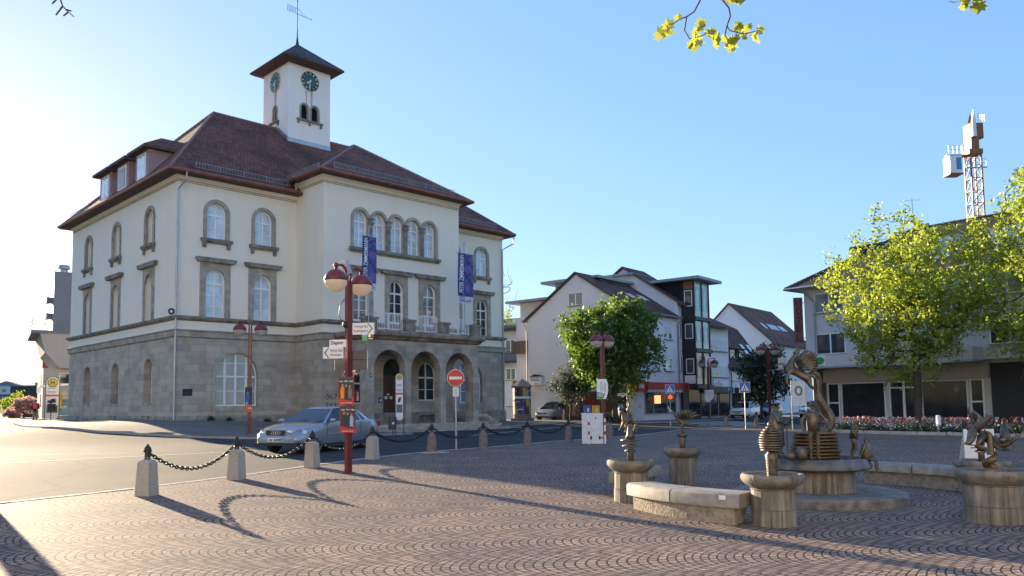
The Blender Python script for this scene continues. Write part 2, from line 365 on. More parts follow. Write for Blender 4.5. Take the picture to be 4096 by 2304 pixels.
def sheet(name, poly, mat, dz, step=1.2, skirt=0.):
    xs = [p[0] for p in poly]; ys = [p[1] for p in poly]
    pts = []
    n = len(poly)
    for i in range(n):      # subdivided outline
        a, b = Vector(poly[i]), Vector(poly[(i + 1) % n]); k = max(1, int((b - a).length / step))
        pts += [a.lerp(b, j / k) for j in range(k)]
    ob = [tuple(p) for p in pts]; m_ = len(pts); ed = [(i, (i + 1) % m_) for i in range(m_)]
    x = min(xs) + step * .5
    while x < max(xs):
        y = min(ys) + step * .5
        while y < max(ys):
            if inpoly((x, y), poly): pts.append(Vector((x, y)))
            y += step
        x += step
    r = geometry.delaunay_2d_cdt(pts, ed, [], 0, 1e-4)
    fs = [tuple(f) for f in r[2] if inpoly(sum((r[0][i] for i in f), Vector((0, 0))) / len(f), poly)]
    A = np.array([tuple(p) for p in r[0]]); Z = gz(A[:, 0], A[:, 1]) + dz
    b = MB(); b.add([(p[0], p[1], z) for p, z in zip(A, Z)], fs)
    if skirt:
        b.mat(1); Zb = gz(np.array(ob)[:, 0], np.array(ob)[:, 1])
        b.add([(p[0], p[1], z + dz) for p, z in zip(ob, Zb)] + [(p[0], p[1], z + dz - skirt) for p, z in zip(ob, Zb)], [(i, (i + 1) % m_, m_ + (i + 1) % m_, m_ + i) for i in range(m_)])
    o = b.build(name, mat); o['kind'] = 'structure'
    for p in o.data.polygons: p.use_smooth = True
    return o
# ---------------------------------------------------------------- ground, road, plaza, pavements
m_kerb = M('kerb_stone', (.34, .33, .31), .85, var=.2, vs=3, bump=.3)
m_asph = asphalt(); m_cob = cobble(); m_pav = pavers('pavement_blocks', (.2, .18, .155)); m_pav2 = pavers('pavement_slabs', (.2, .19, .18), .3, .3)
m_white = M('road_paint', (.75, .75, .73), .7, var=.2, vs=12)
m_earth = M('far_ground', (.12, .12, .1), .95, var=.3, vs=.05)
b = MB()
rad = [0, 4, 8, 14, 20, 28, 36, 46, 60, 80, 110, 160, 240, 400, 800, 2000]; nseg = 48
vs = [(0, 30, gz(0, 30) - .09)]
for r in rad[1:]:
    for k in range(nseg):
        a = 2 * math.pi * k / nseg; x, y = r * math.cos(a), 30 + r * math.sin(a)
        vs.append((x, y, (gz(x, y) if r < 200 else .2) - .12))
fs = [(0, 1 + k, 1 + (k + 1) % nseg) for k in range(nseg)]
for i in range(len(rad) - 2):
    for k in range(nseg):
        fs.append((1 + i * nseg + k, 1 + (i + 1) * nseg + k, 1 + (i + 1) * nseg + (k + 1) % nseg, 1 + i * nseg + (k + 1) % nseg))
struct(b.add(vs, fs).build('ground', m_earth, smooth=True))
sheet('road', [(-60, 8), (-14, 6), (4, 26), (30, 34), (34, 60), (26, 100), (30, 128), (20, 128), (6, 90), (2, 68), (-8, 62), (-30, 62), (-46, 84), (-76, 126), (-92, 120), (-60, 70)], m_asph, 0, 1.6)
plaza = [(-14, 1), (24, 1), (34, 30), (23, 52), (17, 52.5), (14.2, 51), (9.5, 45), (6.2, 38.6), (3.4, 34.5), (1.6, 32.6), (-.6, 29), (-2.3, 26.2), (-3.9, 23.3), (-4.9, 21.3), (-6.3, 18.2), (-7.7, 15.4), (-9.4, 12.7), (-11, 10)]
sheet('plaza_paving', plaza, m_cob, .012, .9)
# kerb row of larger setts round the open side of the plaza
b = MB()
edge = [Vector(p) for p in plaza[5:]]
for i in range(len(edge) - 1):
    a, c = edge[i], edge[i + 1]; L = (c - a).length; k = max(1, int(L / .3)); n = Vector((-(c - a).y, (c - a).x)).normalized()
    for j in range(k):
        p, q = a.lerp(c, j / k), a.lerp(c, (j + .94) / k); h = .022 + rnd.uniform(-.003, .003)
        P = [p, q, q + n * .16, p + n * .16]; Z = [gz(v.x, v.y) for v in P]
        b.add([(v.x, v.y, z + h) for v, z in zip(P, Z)] + [(v.x, v.y, z - .02) for v, z in zip(P, Z)], [(0, 1, 2, 3), (0, 1, 5, 4), (1, 2, 6, 5), (2, 3, 7, 6), (3, 0, 4, 7)])
struct(b.build('plaza_kerb', m_kerb))
# pavement round the town hall, one step above the road
u = Vector((.7077, .7066)); vv = Vector((-.7066, .7077)); P0 = Vector((-17.91, 42.0))
def hall(a, c): q = P0 + u * a + vv * c; return (q.x, q.y)
pav = [(-40.5, 65.5), (-31.5, 50.2), (-26.2, 43.2), (-22.6, 38.4), (-20.6, 36.6), (-18.4, 35.1), (-16, 34.2), (-13.5, 33.6), (-10, 33.4), (-8.3, 36.3), (-6.6, 39.6), (-5.2, 41.6), hall(8, -7.4), hall(8, 1), hall(.5, 1), hall(.5, 17), hall(.5, 30), (-46, 80)]
sheet('pavement', pav, [m_pav, m_kerb], .1, 1.0, .16)
pav2 = [hall(18.9, -7.2), hall(20, -5.2), hall(27, -4.6), (2.5, 59.3), (6.1, 58.9), (10.6, 58.0), (13.2, 60.6), (17, 65.5), (21, 71), (26, 78), (30, 84), (24, 86), (8, 64), (3, 71), (-8, 66), hall(24.5, 2), hall(18, 1)]
sheet('pavement', pav2, [m_pav2, m_kerb], .07, 1.4, .12)
# road markings
b = MB()
def strip(p, q, w, dz=.008, n=8):
    p, q = Vector(p), Vector(q); nn = Vector((-(q - p).y, (q - p).x)).normalized() * w / 2
    for j in range(n):
        a, c = p.lerp(q, j / n), p.lerp(q, (j + 1) / n); P = [a - nn, c - nn, c + nn, a + nn]
        b.quad(*[(v.x, v.y, gz(v.x, v.y) + dz) for v in P])
for k in range(7): strip((14.5 - k * .55, 52.2 + k * .95), (17.6 - k * .2, 55.6 + k * .95), .34, .01, 5)
strip((-2.2, 39.4), (2.6, 50.2), .12); strip((2.6, 50.2), (9.8, 57.2), .12)
strip((-14.5, 20.2), (-8.4, 26.2), .07); strip((-21, 23.5), (-12.2, 25.2), .05); strip((-12.7, 14.6), (-11.3, 15.6), .3); strip((-13.6, 14.9), (-12, 15), .16)
struct(b.build('road_markings', m_white))
# ---------------------------------------------------------------- town hall (own frame: x along the front, y into the building)
m_plas = plaster('cream_plaster', (.86, .80, .665), .10); m_tow = plaster('tower_plaster', (.9, .86, .79), .1)
m_ash = ashlar('sandstone_ashlar', (.47, .43, .36), dark=.68); m_stone = M('dressed_sandstone', (.37, .34, .28), .9, var=.28, vs=2.2, bump=.25, spec=.2)
m_dstone = M('weathered_sandstone', (.22, .205, .175), .92, var=.45, vs=2.5, bump=.35, spec=.2, c2=(.34, .31, .25))
m_rf = tiles('roof_tiles_front', (.2, .085, .062), 'x'); m_rs = tiles('roof_tiles_side', (.19, .09, .062), 'y')
m_ridge = M('ridge_tile', (.27, .15, .13), .8, var=.3, vs=6); m_cop = M('copper_gutter', (.27, .095, .06), .55, var=.25, vs=3, metal=.2)
m_soff = M('dark_timber', (.085, .055, .05), .8, var=.25, vs=5); m_zinc = M('zinc', (.4, .42, .44), .45, .7, var=.15, vs=4)
m_frame = M('white_window_paint', (.82, .82, .8), .4, var=.05); m_pale = glass('curtained_glass', (.5, .6, .66), .05); m_dark = glass('dark_glass', (.035, .045, .05), .03)
m_mid = glass('grey_glass', (.16, .2, .22), .05)
m_door = M('oak_door', (.085, .04, .022), .5, var=.3, vs=6); m_steel = M('steel_tube', (.45, .46, .47), .35, .9, var=.1)
m_black = M('black_paint', (.02, .02, .022), .5, var=.2); m_wht = M('white_paint', (.8, .8, .79), .45, var=.06, vs=3)
m_cheek = M('dormer_cheek_render', (.36, .25, .25), .9, var=.12, vs=3)
TH = thing('town_hall', 'three storey cream and grey stone hall with a clock tower', 'town hall', (-17.91, 42.0, 0), math.atan2(.7066, .7077))
def wb(b, mp, a0, a1, z0, z1, d0, d1): b.prism(rect(a0, z0, a1, z1), mp, d0, d1); return b
def window(par, mp, cx, hw, z0, zs, rec=.26, zt=None, bars=(), nm=1, pane=None, surround=None, sill=None, hood=None, panel=None, lead=.09, mats=None):
    b = MB(); inn = arch(cx, hw, z0, zs); i2 = [(cx + (a - cx) * (1 - .07 / hw), z0 + .07 if k < 2 else zs + (z - zs) * (1 - .07 / hw)) for k, (a, z) in enumerate(inn)]
    b.ring(inn, i2, mp, rec - .05, rec + .03)
    zt = zt or zs - .12; top = zs + hw
    for k in range(nm):
        xm = cx + hw * (2 * (k + 1) / (nm + 1) - 1); zz = zs + math.sqrt(max(0, hw * hw - (xm - cx) ** 2))
        wb(b, mp, xm - lead / 2, xm + lead / 2, z0 + .05, zz - .05, rec - .045, rec + .02)
    wb(b, mp, cx - hw + .05, cx + hw - .05, zt - .05, zt + .05, rec - .06, rec + .015)
    for z in bars: wb(b, mp, cx - hw + .05, cx + hw - .05, z - .018, z + .018, rec - .03, rec + .01)
    w = b.build('window', m_frame, par)
    MB().add([mp(a, z, rec) for a, z in inn], [tuple(range(len(inn)))]).build('pane', pane or m_pale, w)
    b = MB(); ok = False
    if surround:
        b.ring(arch(cx, hw + surround, z0, zs), arch(cx, hw, z0, zs), mp, -.05, .1)
        b.ring(arch(cx, hw + surround, z0, zs), arch(cx, hw + surround * .55, z0, zs), mp, -.075, 0.); ok = True
    if panel:      # flat stone field round the arch, carrying a straight hood
        pw, ptop, bot = panel; o = arch(cx, hw, z0, zs); n = len(o)
        b.wall(rect(cx - pw, bot, cx + pw, ptop), [o[:2] + o[2:]] if z0 > bot + .001 else [[(a, z + (.004 if k < 2 else 0)) for k, (a, z) in enumerate(o)]], mp, -.03, 0)
        b.prism(rect(cx - pw, bot, cx + pw, ptop), mp, -.03, .02, caps=False)
        b.ring(arch(cx, hw + .2, z0, zs), arch(cx, hw, z0, zs), mp, -.06, .08); ok = True
    if ok: b.build('surround', m_stone, w, angle=.6)
    if sill:
        b = MB(); sw, zb, zt_ = sill
        wb(b, mp, cx - sw, cx + sw, zb + .08, zt_, -.2, .1); wb(b, mp, cx - sw + .06, cx + sw - .06, zb, zb + .08, -.14, .05)
        for s in (-1, 1): wb(b, mp, cx + s * (sw - .2) - .09, cx + s * (sw - .2) + .09, zb - .26, zb, -.12, .05)
        b.build('sill', m_dstone, w)
    if hood:
        b = MB(); hw_, zb, zt_ = hood
        b.prism([(cx - hw_ + .12, zb), (cx + hw_ - .12, zb), (cx + hw_, zt_ - .1), (cx + hw_, zt_), (cx - hw_, zt_), (cx - hw_, zt_ - .1)], mp, -.24, .02)
        b.build('hood', m_dstone, w)
    return w
F0, FR, L0, LR = fr(0), fr(-3.03), lf(0), lf(7.13)
EV = 13.95
top_f = [2.18, 5.0, 19.4, 22.22]; mid_f = [2.16, 4.97, 19.43, 22.24]
top_l = [3.79, 9.13, 14.36]; big = [3.5, 20.9]
# upper plaster walls
b = MB()
b.wall(rect(0, 5.8, 7.13, EV), [arch(c, .55, 10.93, 12.45) for c in top_f[:2]] + [arch(c, .55, 6.57, 8.7) for c in mid_f[:2]], F0, 0, .3)
b.wall(rect(17.4, 5.8, 24.4, EV), [arch(c, .55, 10.93, 12.45) for c in top_f[2:]] + [arch(c, .55, 6.57, 8.7) for c in mid_f[2:]], F0, 0, .3)
b.wall(rect(0, 5.8, 17.9, EV), [arch(c, .55, 10.93, 12.45) for c in top_l] + [arch(c, .55, 6.57, 8.7) for c in top_l], L0, 0, .36)
b.quad((24.4, 0, 5.8), (24.4, 17.9, 5.8), (24.4, 17.9, EV), (24.4, 0, EV)); b.quad((0, 17.9, 5.8), (24.4, 17.9, 5.8), (24.4, 17.9, EV), (0, 17.9, EV))
b.quad((7.13, 0, 5.8), (7.13, -3.03, 5.8), (7.13, -3.03, 14.62), (7.13, 0, 14.62)); b.quad((17.4, 0, 5.8), (17.4, -3.03, 5.8), (17.4, -3.03, 14.62), (17.4, 0, 14.62))
rc = [12.25 + k * 1.31 for k in (-2, -1, 0, 1, 2)]; dc = [9.67, 12.27, 14.87]
b.wall(rect(7.13, 5.8, 17.4, 14.62), [arch(c, .5, 11.0, 12.77) for c in rc] + [arch(c, .55, 6.1, 8.73) for c in dc], FR, 0, .3)
def cove(pts, z0, z1, out, n=5):      # flared eaves moulding along a run of corner points (outline going round)
    m_ = len(pts)
    for k in range(n):
        t0, t1 = k / n, (k + 1) / n
        o0, o1 = out * (1 - math.sqrt(max(0, 1 - t0 * t0))), out * (1 - math.sqrt(max(0, 1 - t1 * t1)))
        for i in range(m_ - 1):
            (xa, ya, na), (xb, yb, nb) = pts[i], pts[i + 1]
            P = lambda x, y, nn, o, z: (x + nn[0] * o, y + nn[1] * o, z)
            b.quad(P(xa, ya, na, o0, z0 + (z1 - z0) * t0), P(xb, yb, nb, o0, z0 + (z1 - z0) * t0), P(xb, yb, nb, o1, z0 + (z1 - z0) * t1), P(xa, ya, na, o1, z0 + (z1 - z0) * t1))
main_run = [(24.4, 17.9, (1, 1)), (0, 17.9, (-1, 1)), (0, 0, (-1, -1)), (7.13, 0, (0, -1))]
main_run2 = [(17.4, 0, (0, -1)), (24.4, 0, (1, -1)), (24.4, 17.9, (1, 1))]
ris_run = [(7.13, 2, (-1, 0)), (7.13, -3.03, (-1, -1)), (17.4, -3.03, (1, -1)), (17.4, 2, (1, 0))]
cove(main_run, EV, 14.33, .55); cove(main_run2, EV, 14.33, .55); cove(ris_run, 14.62, 15.06, .55)
b.build('upper_wall', m_plas, TH)
# string of fine grooves under the eaves, and the two ledges over the ground floor
def band(run, prof, b):      # run of points with mitre normals, prof = list of (out, z)
    m_, k = len(run), len(prof)
    vs = [(x + n_[0] * o, y + n_[1] * o, z) for (x, y, n_) in run for o, z in prof]
    fs = [(i * k + j, (i + 1) * k + j, (i + 1) * k + (j + 1) % k, i * k + (j + 1) % k) for i in range(m_ - 1) for j in range(k)]
    fs += [tuple(range(k)), tuple((m_ - 1) * k + j for j in range(k - 1, -1, -1))]
    b.add(vs, fs)
round_run = [(24.4, 17.9, (1, 1)), (0, 17.9, (-1, 1)), (0, 0, (-1, -1)), (7.13, 0, (-1, -1)), (7.13, -3.03, (-1, -1)), (17.4, -3.03, (1, -1)), (17.4, 0, (1, -1)), (24.4, 0, (1, -1)), (24.4, 17.9, (1, 1))]
b = MB()
for z in (13.86, 13.96): band(main_run, [(0, z), (.035, z + .01), (.035, z + .05), (0, z + .06)], b); band(main_run2, [(0, z), (.035, z + .01), (.035, z + .05), (0, z + .06)], b)
for z in (14.53, 14.63): band(ris_run, [(0, z), (.035, z + .01), (.035, z + .05), (0, z + .06)], b)
b.build('eaves_moulding', m_stone, TH)
b = MB(); band(round_run, [(0, 6.32), (.1, 6.36), (.2, 6.44), (.22, 6.55), (.02, 6.6)], b); b.build('upper_ledge', m_dstone, TH)
b = MB(); band(round_run, [(0, 5.42), (.1, 5.46), (.12, 5.72), (.2, 5.8), (.02, 5.86)], b); b.build('lower_ledge', m_stone, TH)
# ground floor of ashlar
b = MB(); G0 = -.4
b.wall(rect(0, G0, 7.13, 5.8), [arch(big[0], 1.25, 1.72, 3.43, 16)], F0, 0, .34)
b.wall(rect(17.4, G0, 24.4, 5.8), [arch(big[1], 1.25, 1.72, 3.43, 16)], F0, 0, .34)
b.wall(rect(0, G0, 17.9, 5.8), [arch(c, .66, 1.95, 3.75) for c in (3.64, 8.9, 14.1)], L0, 0, .5)
b.quad((24.4, 0, G0), (24.4, 17.9, G0), (24.4, 17.9, 5.8), (24.4, 0, 5.8)); b.quad((0, 17.9, G0), (24.4, 17.9, G0), (24.4, 17.9, 5.8), (0, 17.9, 5.8))
b.quad((7.13, 0, G0), (7.13, -3.03, G0), (7.13, -3.03, 5.8), (7.13, 0, 5.8)); b.quad((17.4, 0, G0), (17.4, -3.03, G0), (17.4, -3.03, 5.8), (17.4, 0, 5.8))
b.wall(rect(7.13, G0, 17.4, 5.8), [arch(9.3, .55, 1.75, 3.3), arch(12.0, .72, .58, 3.75), arch(14.7, .72, 1.9, 3.6)], FR, 0, .34)
b.ring(arch(big[0], 1.47, .9, 3.43, 16), arch(big[0], 1.25, .9, 3.43, 16), F0, -.05, .04); b.ring(arch(big[1], 1.47, .9, 3.43, 16), arch(big[1], 1.25, .9, 3.43, 16), F0, -.05, .04)
b.build('ground_floor_wall', m_ash, TH)
b = MB(); band(round_run, [(0, G0), (.1, G0), (.1, 1.1), (.03, 1.2), (0, 1.2)], b); b.build('plinth', M('plinth_stone', (.27, .245, .2), .92, var=.4, vs=2.5, bump=.4, spec=.2), TH)
# windows
for c in top_f: window(TH, F0, c, .55, 10.93, 12.45, .2, 12.3, (11.6,), surround=.2, sill=(.89, 10.7, 10.95))
for k, c in enumerate(mid_f): window(TH, F0, c, .55, 6.57, 8.7, .2, 8.45, (7.2, 7.82), panel=(.875, 9.62, 6.6), hood=(1.14, 9.62, 9.87), pane=(m_pale, m_pale, m_mid, m_dark)[k])
for c in top_l: window(TH, L0, c, .55, 10.93, 12.45, .32, 12.3, (11.6,), surround=.2, sill=(.89, 10.7, 10.95), pane=m_mid); window(TH, L0, c, .55, 6.57, 8.7, .32, 8.45, (7.2, 7.82), panel=(.875, 9.62, 6.6), hood=(1.3, 9.62, 9.87), pane=m_mid)
for k, c in enumerate((3.64, 8.9, 14.1)):
    window(TH, L0, c, .6, 1.95, 3.75, .46, 3.4, (2.6,), pane=m_mid)
    b = MB(); wb(b, L0, c - .66, c + .66, 1.78, 1.95, -.04, .3); b.build('window_sill', m_stone, TH)
    b = MB(); wb(b, L0, c - .5, c + .5, .78, 1.22, -.12, -.09); b.mat(1)
    for j in range(6): wb(b, L0, c - .42 + j * .168 - .03, c - .42 + j * .168 + .03, .82, 1.18, -.16, -.12)
    if k < 2: b.build('cellar_grate', [m_black, m_stone], TH)
m_lower = glass('office_glass', (.2, .25, .27), .06)
for c in big: window(TH, F0, c, 1.25, 1.72, 3.43, .26, 3.35, (2.55, 4.1), 3, pane=m_lower, lead=.13)
b = MB()
for c in big: wb(b, F0, c - 1.3, c + 1.3, 1.42, 1.7, -.06, .3)
b.build('window_sill', m_stone, TH)
# five linked windows of the projecting bay
for k, c in enumerate(rc): window(TH, FR, c, .5, 11.0, 12.77, .24, 12.6, (11.55, 12.08), pane=m_pale)
b = MB()
big_out = [(rc[0] - .7, 11.0), (rc[4] + .7, 11.0)]
for k in range(4, -1, -1): big_out += [(rc[k] + .68 * math.cos(a), 12.77 + .68 * math.sin(a)) for a in [R_(12 + 156 * j / 12) if 0 < k < 4 else (R_(0 + 168 * j / 12) if k == 4 else R_(12 + 168 * j / 12)) for j in range(13)]]
b.wall(big_out, [[(a, z + .004 * (i < 2)) for i, (a, z) in enumerate(arch(c, .5, 11.0, 12.77))] for c in rc], FR, -.07, .2)
b.prism(big_out, FR, -.07, .02, caps=False)
b.build('window_arcade', m_stone, TH)
for k in range(4):
    c = (rc[k] + rc[k + 1]) / 2; b = MB(); wb(b, FR, c - .13, c + .13, 11.0, 12.5, -.16, -.05); wb(b, FR, c - .19, c + .19, 12.5, 12.58, -.22, -.04); wb(b, FR, c - .16, c + .16, 12.58, 12.78, -.19, -.04); wb(b, FR, c - .22, c + .22, 12.78, 12.86, -.25, -.04)
    b.build('window_column', m_dstone, TH)
b = MB(); wb(b, FR, 8.82, 15.7, 10.82, 11.0, -.2, .05); wb(b, FR, 8.9, 15.62, 10.72, 10.82, -.12, .05); b.build('long_sill', m_dstone, TH)
for k, c in enumerate(dc):      # french windows to the balcony
    w = window(TH, FR, c, .55, 6.1, 8.73, .24, 8.5, (7.3, 7.9), panel=(.88, 9.62, 6.1), hood=(1.24, 9.62, 9.88), pane=m_mid if k != 1 else m_dark)
    b = MB(); wb(b, FR, c - .48, c + .48, 6.12, 6.75, .17, .235); b.build('door_panel', m_frame, w)
# behind the portico: information office window, entrance door, arched window
w = window(TH, FR, 9.3, .55, 1.75, 3.3, .26, 2.95, (2.35,), pane=m_dark)
b = MB(); wb(b, FR, 9.32, 9.82, 1.86, 2.55, .2, .235); b.mat(1).text('i', 9.52, 1.93, .14, .52, FR, .19, .02)
b.build('information_sign', [M('sign_red', (.5, .03, .03), .5), m_wht], TH)
window(TH, FR, 14.7, .72, 1.9, 3.6, .26, 3.35, (2.6,), pane=m_dark)
b = MB(); wb(b, FR, 14.0, 15.4, 1.76, 1.9, -.06, .3); b.build('window_sill', m_stone, TH)
b = MB(); wb(b, FR, 11.28, 12.72, .55, 3.45, .28, .36)
for s in (0, 1):
    for z in (.7, 2.0): b.ring(rect(11.36 + s * .68, z, 11.98 + s * .66, z + 1.2), rect(11.44 + s * .68, z + .08, 11.9 + s * .66, z + 1.12), FR, .25, .28)
D = b.build('entrance_door', m_door, TH)
MB().add([FR(a, z, .3) for a, z in arch(12.0, .72, 3.45, 3.75)], [tuple(range(15))]).build('fanlight', m_dark, D)
b = MB(); wb(b, FR, 11.55, 11.75, 2.02, 2.18, .22, .26); wb(b, FR, 11.92, 12.12, 2.02, 2.18, .22, .26); wb(b, FR, 11.72, 11.9, 2.26, 2.34, .22, .26); b.build('door_notices', m_wht, D)
b = MB(); wb(b, FR, 10.93, 11.2, 1.8, 2.12, -.03, 0); b.mat(1); b.prism([(11.0, 1.88), (11.14, 1.88), (11.1, 2.05), (11.02, 1.97)], FR, -.036, -.03); b.build('blue_notice', [M('notice_blue', (.01, .12, .26), .4), m_wht], TH)
# portico
PF, PL = fr(-5.9), lf(8.1); pc = [9.69, 12.27, 14.88]
m_port = ashlar('portico_ashlar', (.44, .4, .34), .7, .42, .5)
b = MB(); b.wall(rect(8.1, .1, 16.4, 5.36), [arch(c, 1.09, .58, 3.68, 18) for c in pc], PF, 0, .55)
b.wall(rect(8.65, .1, 15.85, 5.36), [arch(c, 1.09, .58, 3.68, 18) for c in pc], fr(-5.35), 0, 0)
for x0, x1 in ((8.1, 8.65), (16.4, 15.85)):
    b.wall(rect(-5.9, .1, -3.03, 5.36), [arch(-4.4, .9, .58, 3.68, 14)], lf(x0), 0, 0); b.wall(rect(-5.35, .1, -3.03, 5.36), [arch(-4.4, .9, .58, 3.68, 14)], lf(x1), 0, 0)
    b.prism(arch(-4.4, .9, .58, 3.68, 14), lambda a, z, d: (d, a, z), x0, x1, caps=False)
b.box(8.66, -5.34, 5.0, 15.84, -3.05, 5.3)
PO = b.build('portico', m_port, TH)
b = MB(); prun = [(8.1, -3.03, (-1, 0)), (8.1, -5.9, (-1, -1)), (16.4, -5.9, (1, -1)), (16.4, -3.03, (1, 0))]
band(prun, [(0, 5.3), (.12, 5.36), (.2, 5.48), (.34, 5.56), (.36, 5.72), (.3, 5.84), (-.3, 5.86), (-.3, 5.3)], b); b.box(8.3, -5.7, 5.36, 16.2, -3.04, 5.855)
b.build('cornice', M('stained_sandstone', (.2, .165, .13), .92, var=.55, vs=1.8, bump=.4, c2=(.38, .29, .2)), PO)
for x in (8.05, 10.72, 13.3, 15.85):
    b = MB(); b.box(x, -6.0, 5.86, x + .7, -5.4, 6.42); b.box(x - .06, -6.06, 6.42, x + .76, -5.34, 6.56); b.build('balcony_pier', m_dstone, PO)
for x0, x1 in ((8.75, 10.66), (11.48, 13.24), (14.06, 15.79)):
    b = MB(); n = 17
    for k in range(n + 1): x = x0 + (x1 - x0) * k / n; b.box(x - .012, -5.74, 5.98, x + .012, -5.716, 6.85)
    b.box(x0 - .02, -5.75, 6.83, x1 + .02, -5.706, 6.87); b.box(x0 - .02, -5.75, 5.95, x1 + .02, -5.706, 5.99)
    for x in (x0, x1, (x0 + x1) / 2): b.box(x - .02, -5.75, 5.86, x + .02, -5.706, 6.87)
    b.build('railing', m_wht, PO)
b = MB(); b.tube([(8.0, -5.6, 6.78), (16.6, -5.6, 6.78)], .012, 5); b.build('railing', m_wht, PO)
b = MB()
for k in range(3): b.box(7.9 - .1 * (2 - k), -6.25 - .36 * (2 - k), -.3, 16.9 + .6 * (2 - k), -3.03, .26 + .16 * k)
b.build('entrance_steps', m_stone, PO)
# side steps with steel handrails on the right
b = MB()
for k in range(5): b.box(17.0, -4.6, -.2, 18.45 + .3 * (4 - k), -3.1, .25 + .15 * (k + 1))
b.build('side_steps', M('light_concrete', (.5, .46, .38), .9, var=.15), TH)
for yy in (-4.5, -3.2):
    b = MB(); b.tube([(17.75, yy, 1.74), (18.4, yy, 1.74), (19.15, yy, 1.2)], .024, 6)
    for x, z in ((17.8, 1.74), (18.4, 1.74), (19.12, 1.2)): b.tube([(x, yy, .2), (x, yy, z)], .02, 6)
    b.build('handrail', m_steel, TH)
b = MB(); b.tube([(20.1, -.5, 1.72), (20.75, -.9, 1.1)], .02, 6); b.tube([(20.1, -.5, .6), (20.1, -.5, 1.72)], .02, 6); b.tube([(20.75, -.9, .2), (20.75, -.9, 1.1)], .02, 6); b.build('handrail', m_steel, TH)
# plaque, house number, graffiti, door lamp
b = MB(); wb(b, F0, .46, .98, 2.28, 2.66, -.03, 0); b.build('memorial_plaque', m_black, TH)
b = MB(); wb(b, PF, 8.3, 8.44, 3.2, 3.42, -.02, 0); b.mat(1).text('1', 8.345, 3.25, .05, .13, PF, -.025, .01); b.build('house_number', [M('number_blue', (.015, .03, .08), .5), m_wht], TH)
b = MB(); b.text('067', 7.32, 2.0, .75, .33, FR, -.004, -.006).text('361', 7.3, 1.5, .7, .33, FR, -.004, -.006).text('Sucr', -1.6, 1.22, .6, .25, lambda a, z, d: (7.126, a, z), 0, 0)
b.build('graffiti', m_black, TH)
# roofs
def roofpoly(b, mi, *p): b.mat(mi); b.quad(*p)
b = MB(); E_, ZE, RZ, ym = .7, 14.36, 21.6, 8.95
c00, c10, c11, c01 = (-E_, -E_, ZE), (24.4 + E_, -E_, ZE), (24.4 + E_, 17.9 + E_, ZE), (-E_, 17.9 + E_, ZE); r0_, r1_ = (5.9, ym, RZ), (18.5, ym, RZ)
roofpoly(b, 0, c00, c10, r1_, r0_); roofpoly(b, 0, c11, c01, r0_, r1_); roofpoly(b, 1, c01, c00, r0_); roofpoly(b, 1, c10, c11, r1_)
b.mat(2); zb = ZE - .06
for o_, i_ in ((c00, c10), (c10, c11), (c11, c01), (c01, c00)):
    b.quad(o_, i_, (i_[0], i_[1], zb - .1), (o_[0], o_[1], zb - .1))
b.quad(*[(p[0], p[1], zb - .1) for p in (c00, c10, c11, c01)])
RO = b.build('roof', [m_rf, m_rs, m_soff], TH)
b = MB(); e0, e1, ey, ez, rz = 6.5, 18.03, -3.73, 15.1, 18.95
pk, bk = (12.26, 1.6, rz), (12.26, 6.2, rz)
a_, b_, c_, d_ = (e0, ey, ez), (e1, ey, ez), (e1, 4.5, ez), (e0, 4.5, ez)
roofpoly(b, 0, a_, b_, pk); roofpoly(b, 1, d_, a_, pk, bk); roofpoly(b, 1, b_, c_, bk, pk)
b.mat(2)
for p, q in ((d_, a_), (a_, b_), (b_, c_)): b.quad(p, q, (q[0], q[1], ez - .15), (p[0], p[1], ez - .15))
b.quad(*[(p[0], min(p[1], .2), ez - .15) for p in (a_, b_, c_, d_)])
b.build('bay_roof', [m_rf, m_rs, m_soff], TH)
def caps(p, q, r, step=.33):
    p, q = Vector(p), Vector(q); n = int((q - p).length / step)
    for k in range(n):
        s_ = p.lerp(q, k / n); t_ = p.lerp(q, (k + 1.12) / n); bb.tube([s_, t_], [r, r * .82], 6)
for nm, segs in (('hip_tiles', [(c00, r0_), (c01, r0_), (c10, r1_), (a_, pk), (b_, pk)]), ('ridge_tiles', [(r0_, r1_), (pk, bk)])):
    for p, q in segs: bb = MB(); caps(p, q, .1); bb.build(nm, m_ridge, RO)
b = MB()
for run in ([(c01[0] - .05, c01[1], ZE - .03), (c00[0] - .05, c00[1] - .05, ZE - .03), (7.0, c00[1] - .05, ZE - .03)], [(17.5, c00[1] - .05, ZE - .03), (c10[0], c10[1] - .05, ZE - .03)], [(e0 - .05, 2., ez - .03), (e0 - .05, ey - .05, ez - .03), (e1 + .05, ey - .05, ez - .03), (e1 + .05, 2., ez - .03)]): b.tube(run, .09, 8)
b.build('gutter', m_cop, RO)
b = MB()
for p, q in (((-E_ - .01, 17, ZE - .2), (-E_ - .01, -.71, ZE - .2)),): pass
for run in (main_run[1:], main_run2[:2], ris_run):
    z = (14.33 if run is not ris_run else 15.06); band([(x, y, n_) for x, y, n_ in run], [(.5, z - .1), (.66, z - .1), (.66, z + .02), (.5, z + .02)], b)
b.build('fascia', m_cop, RO)
def snow(p, q, up_, name='snow_guard'):
    b = MB(); p, q = Vector(p), Vector(q); L = (q - p).length; n = int(L / .17); dz = Vector((0, 0, 1))
    for h in (.02, .3): b.tube([p + dz * h, q + dz * h], .016, 4, False)
    for k in range(n + 1): a = p.lerp(q, k / n); b.tube([a + dz * .02, a + dz * .3], .008 if k % 8 else .02, 3, False)
    return b.build(name, M_sn, RO)
M_sn = M('galvanised', (.28, .31, .33), .5, .6, var=.15)
sl_ = (RZ - ZE) / (ym + E_); yy = -.2; zz = ZE + (yy + E_) * sl_
snow((.9, yy, zz), (6.6, yy, zz), 0); snow((17.9, yy, zz), (23.6, yy, zz), 0)
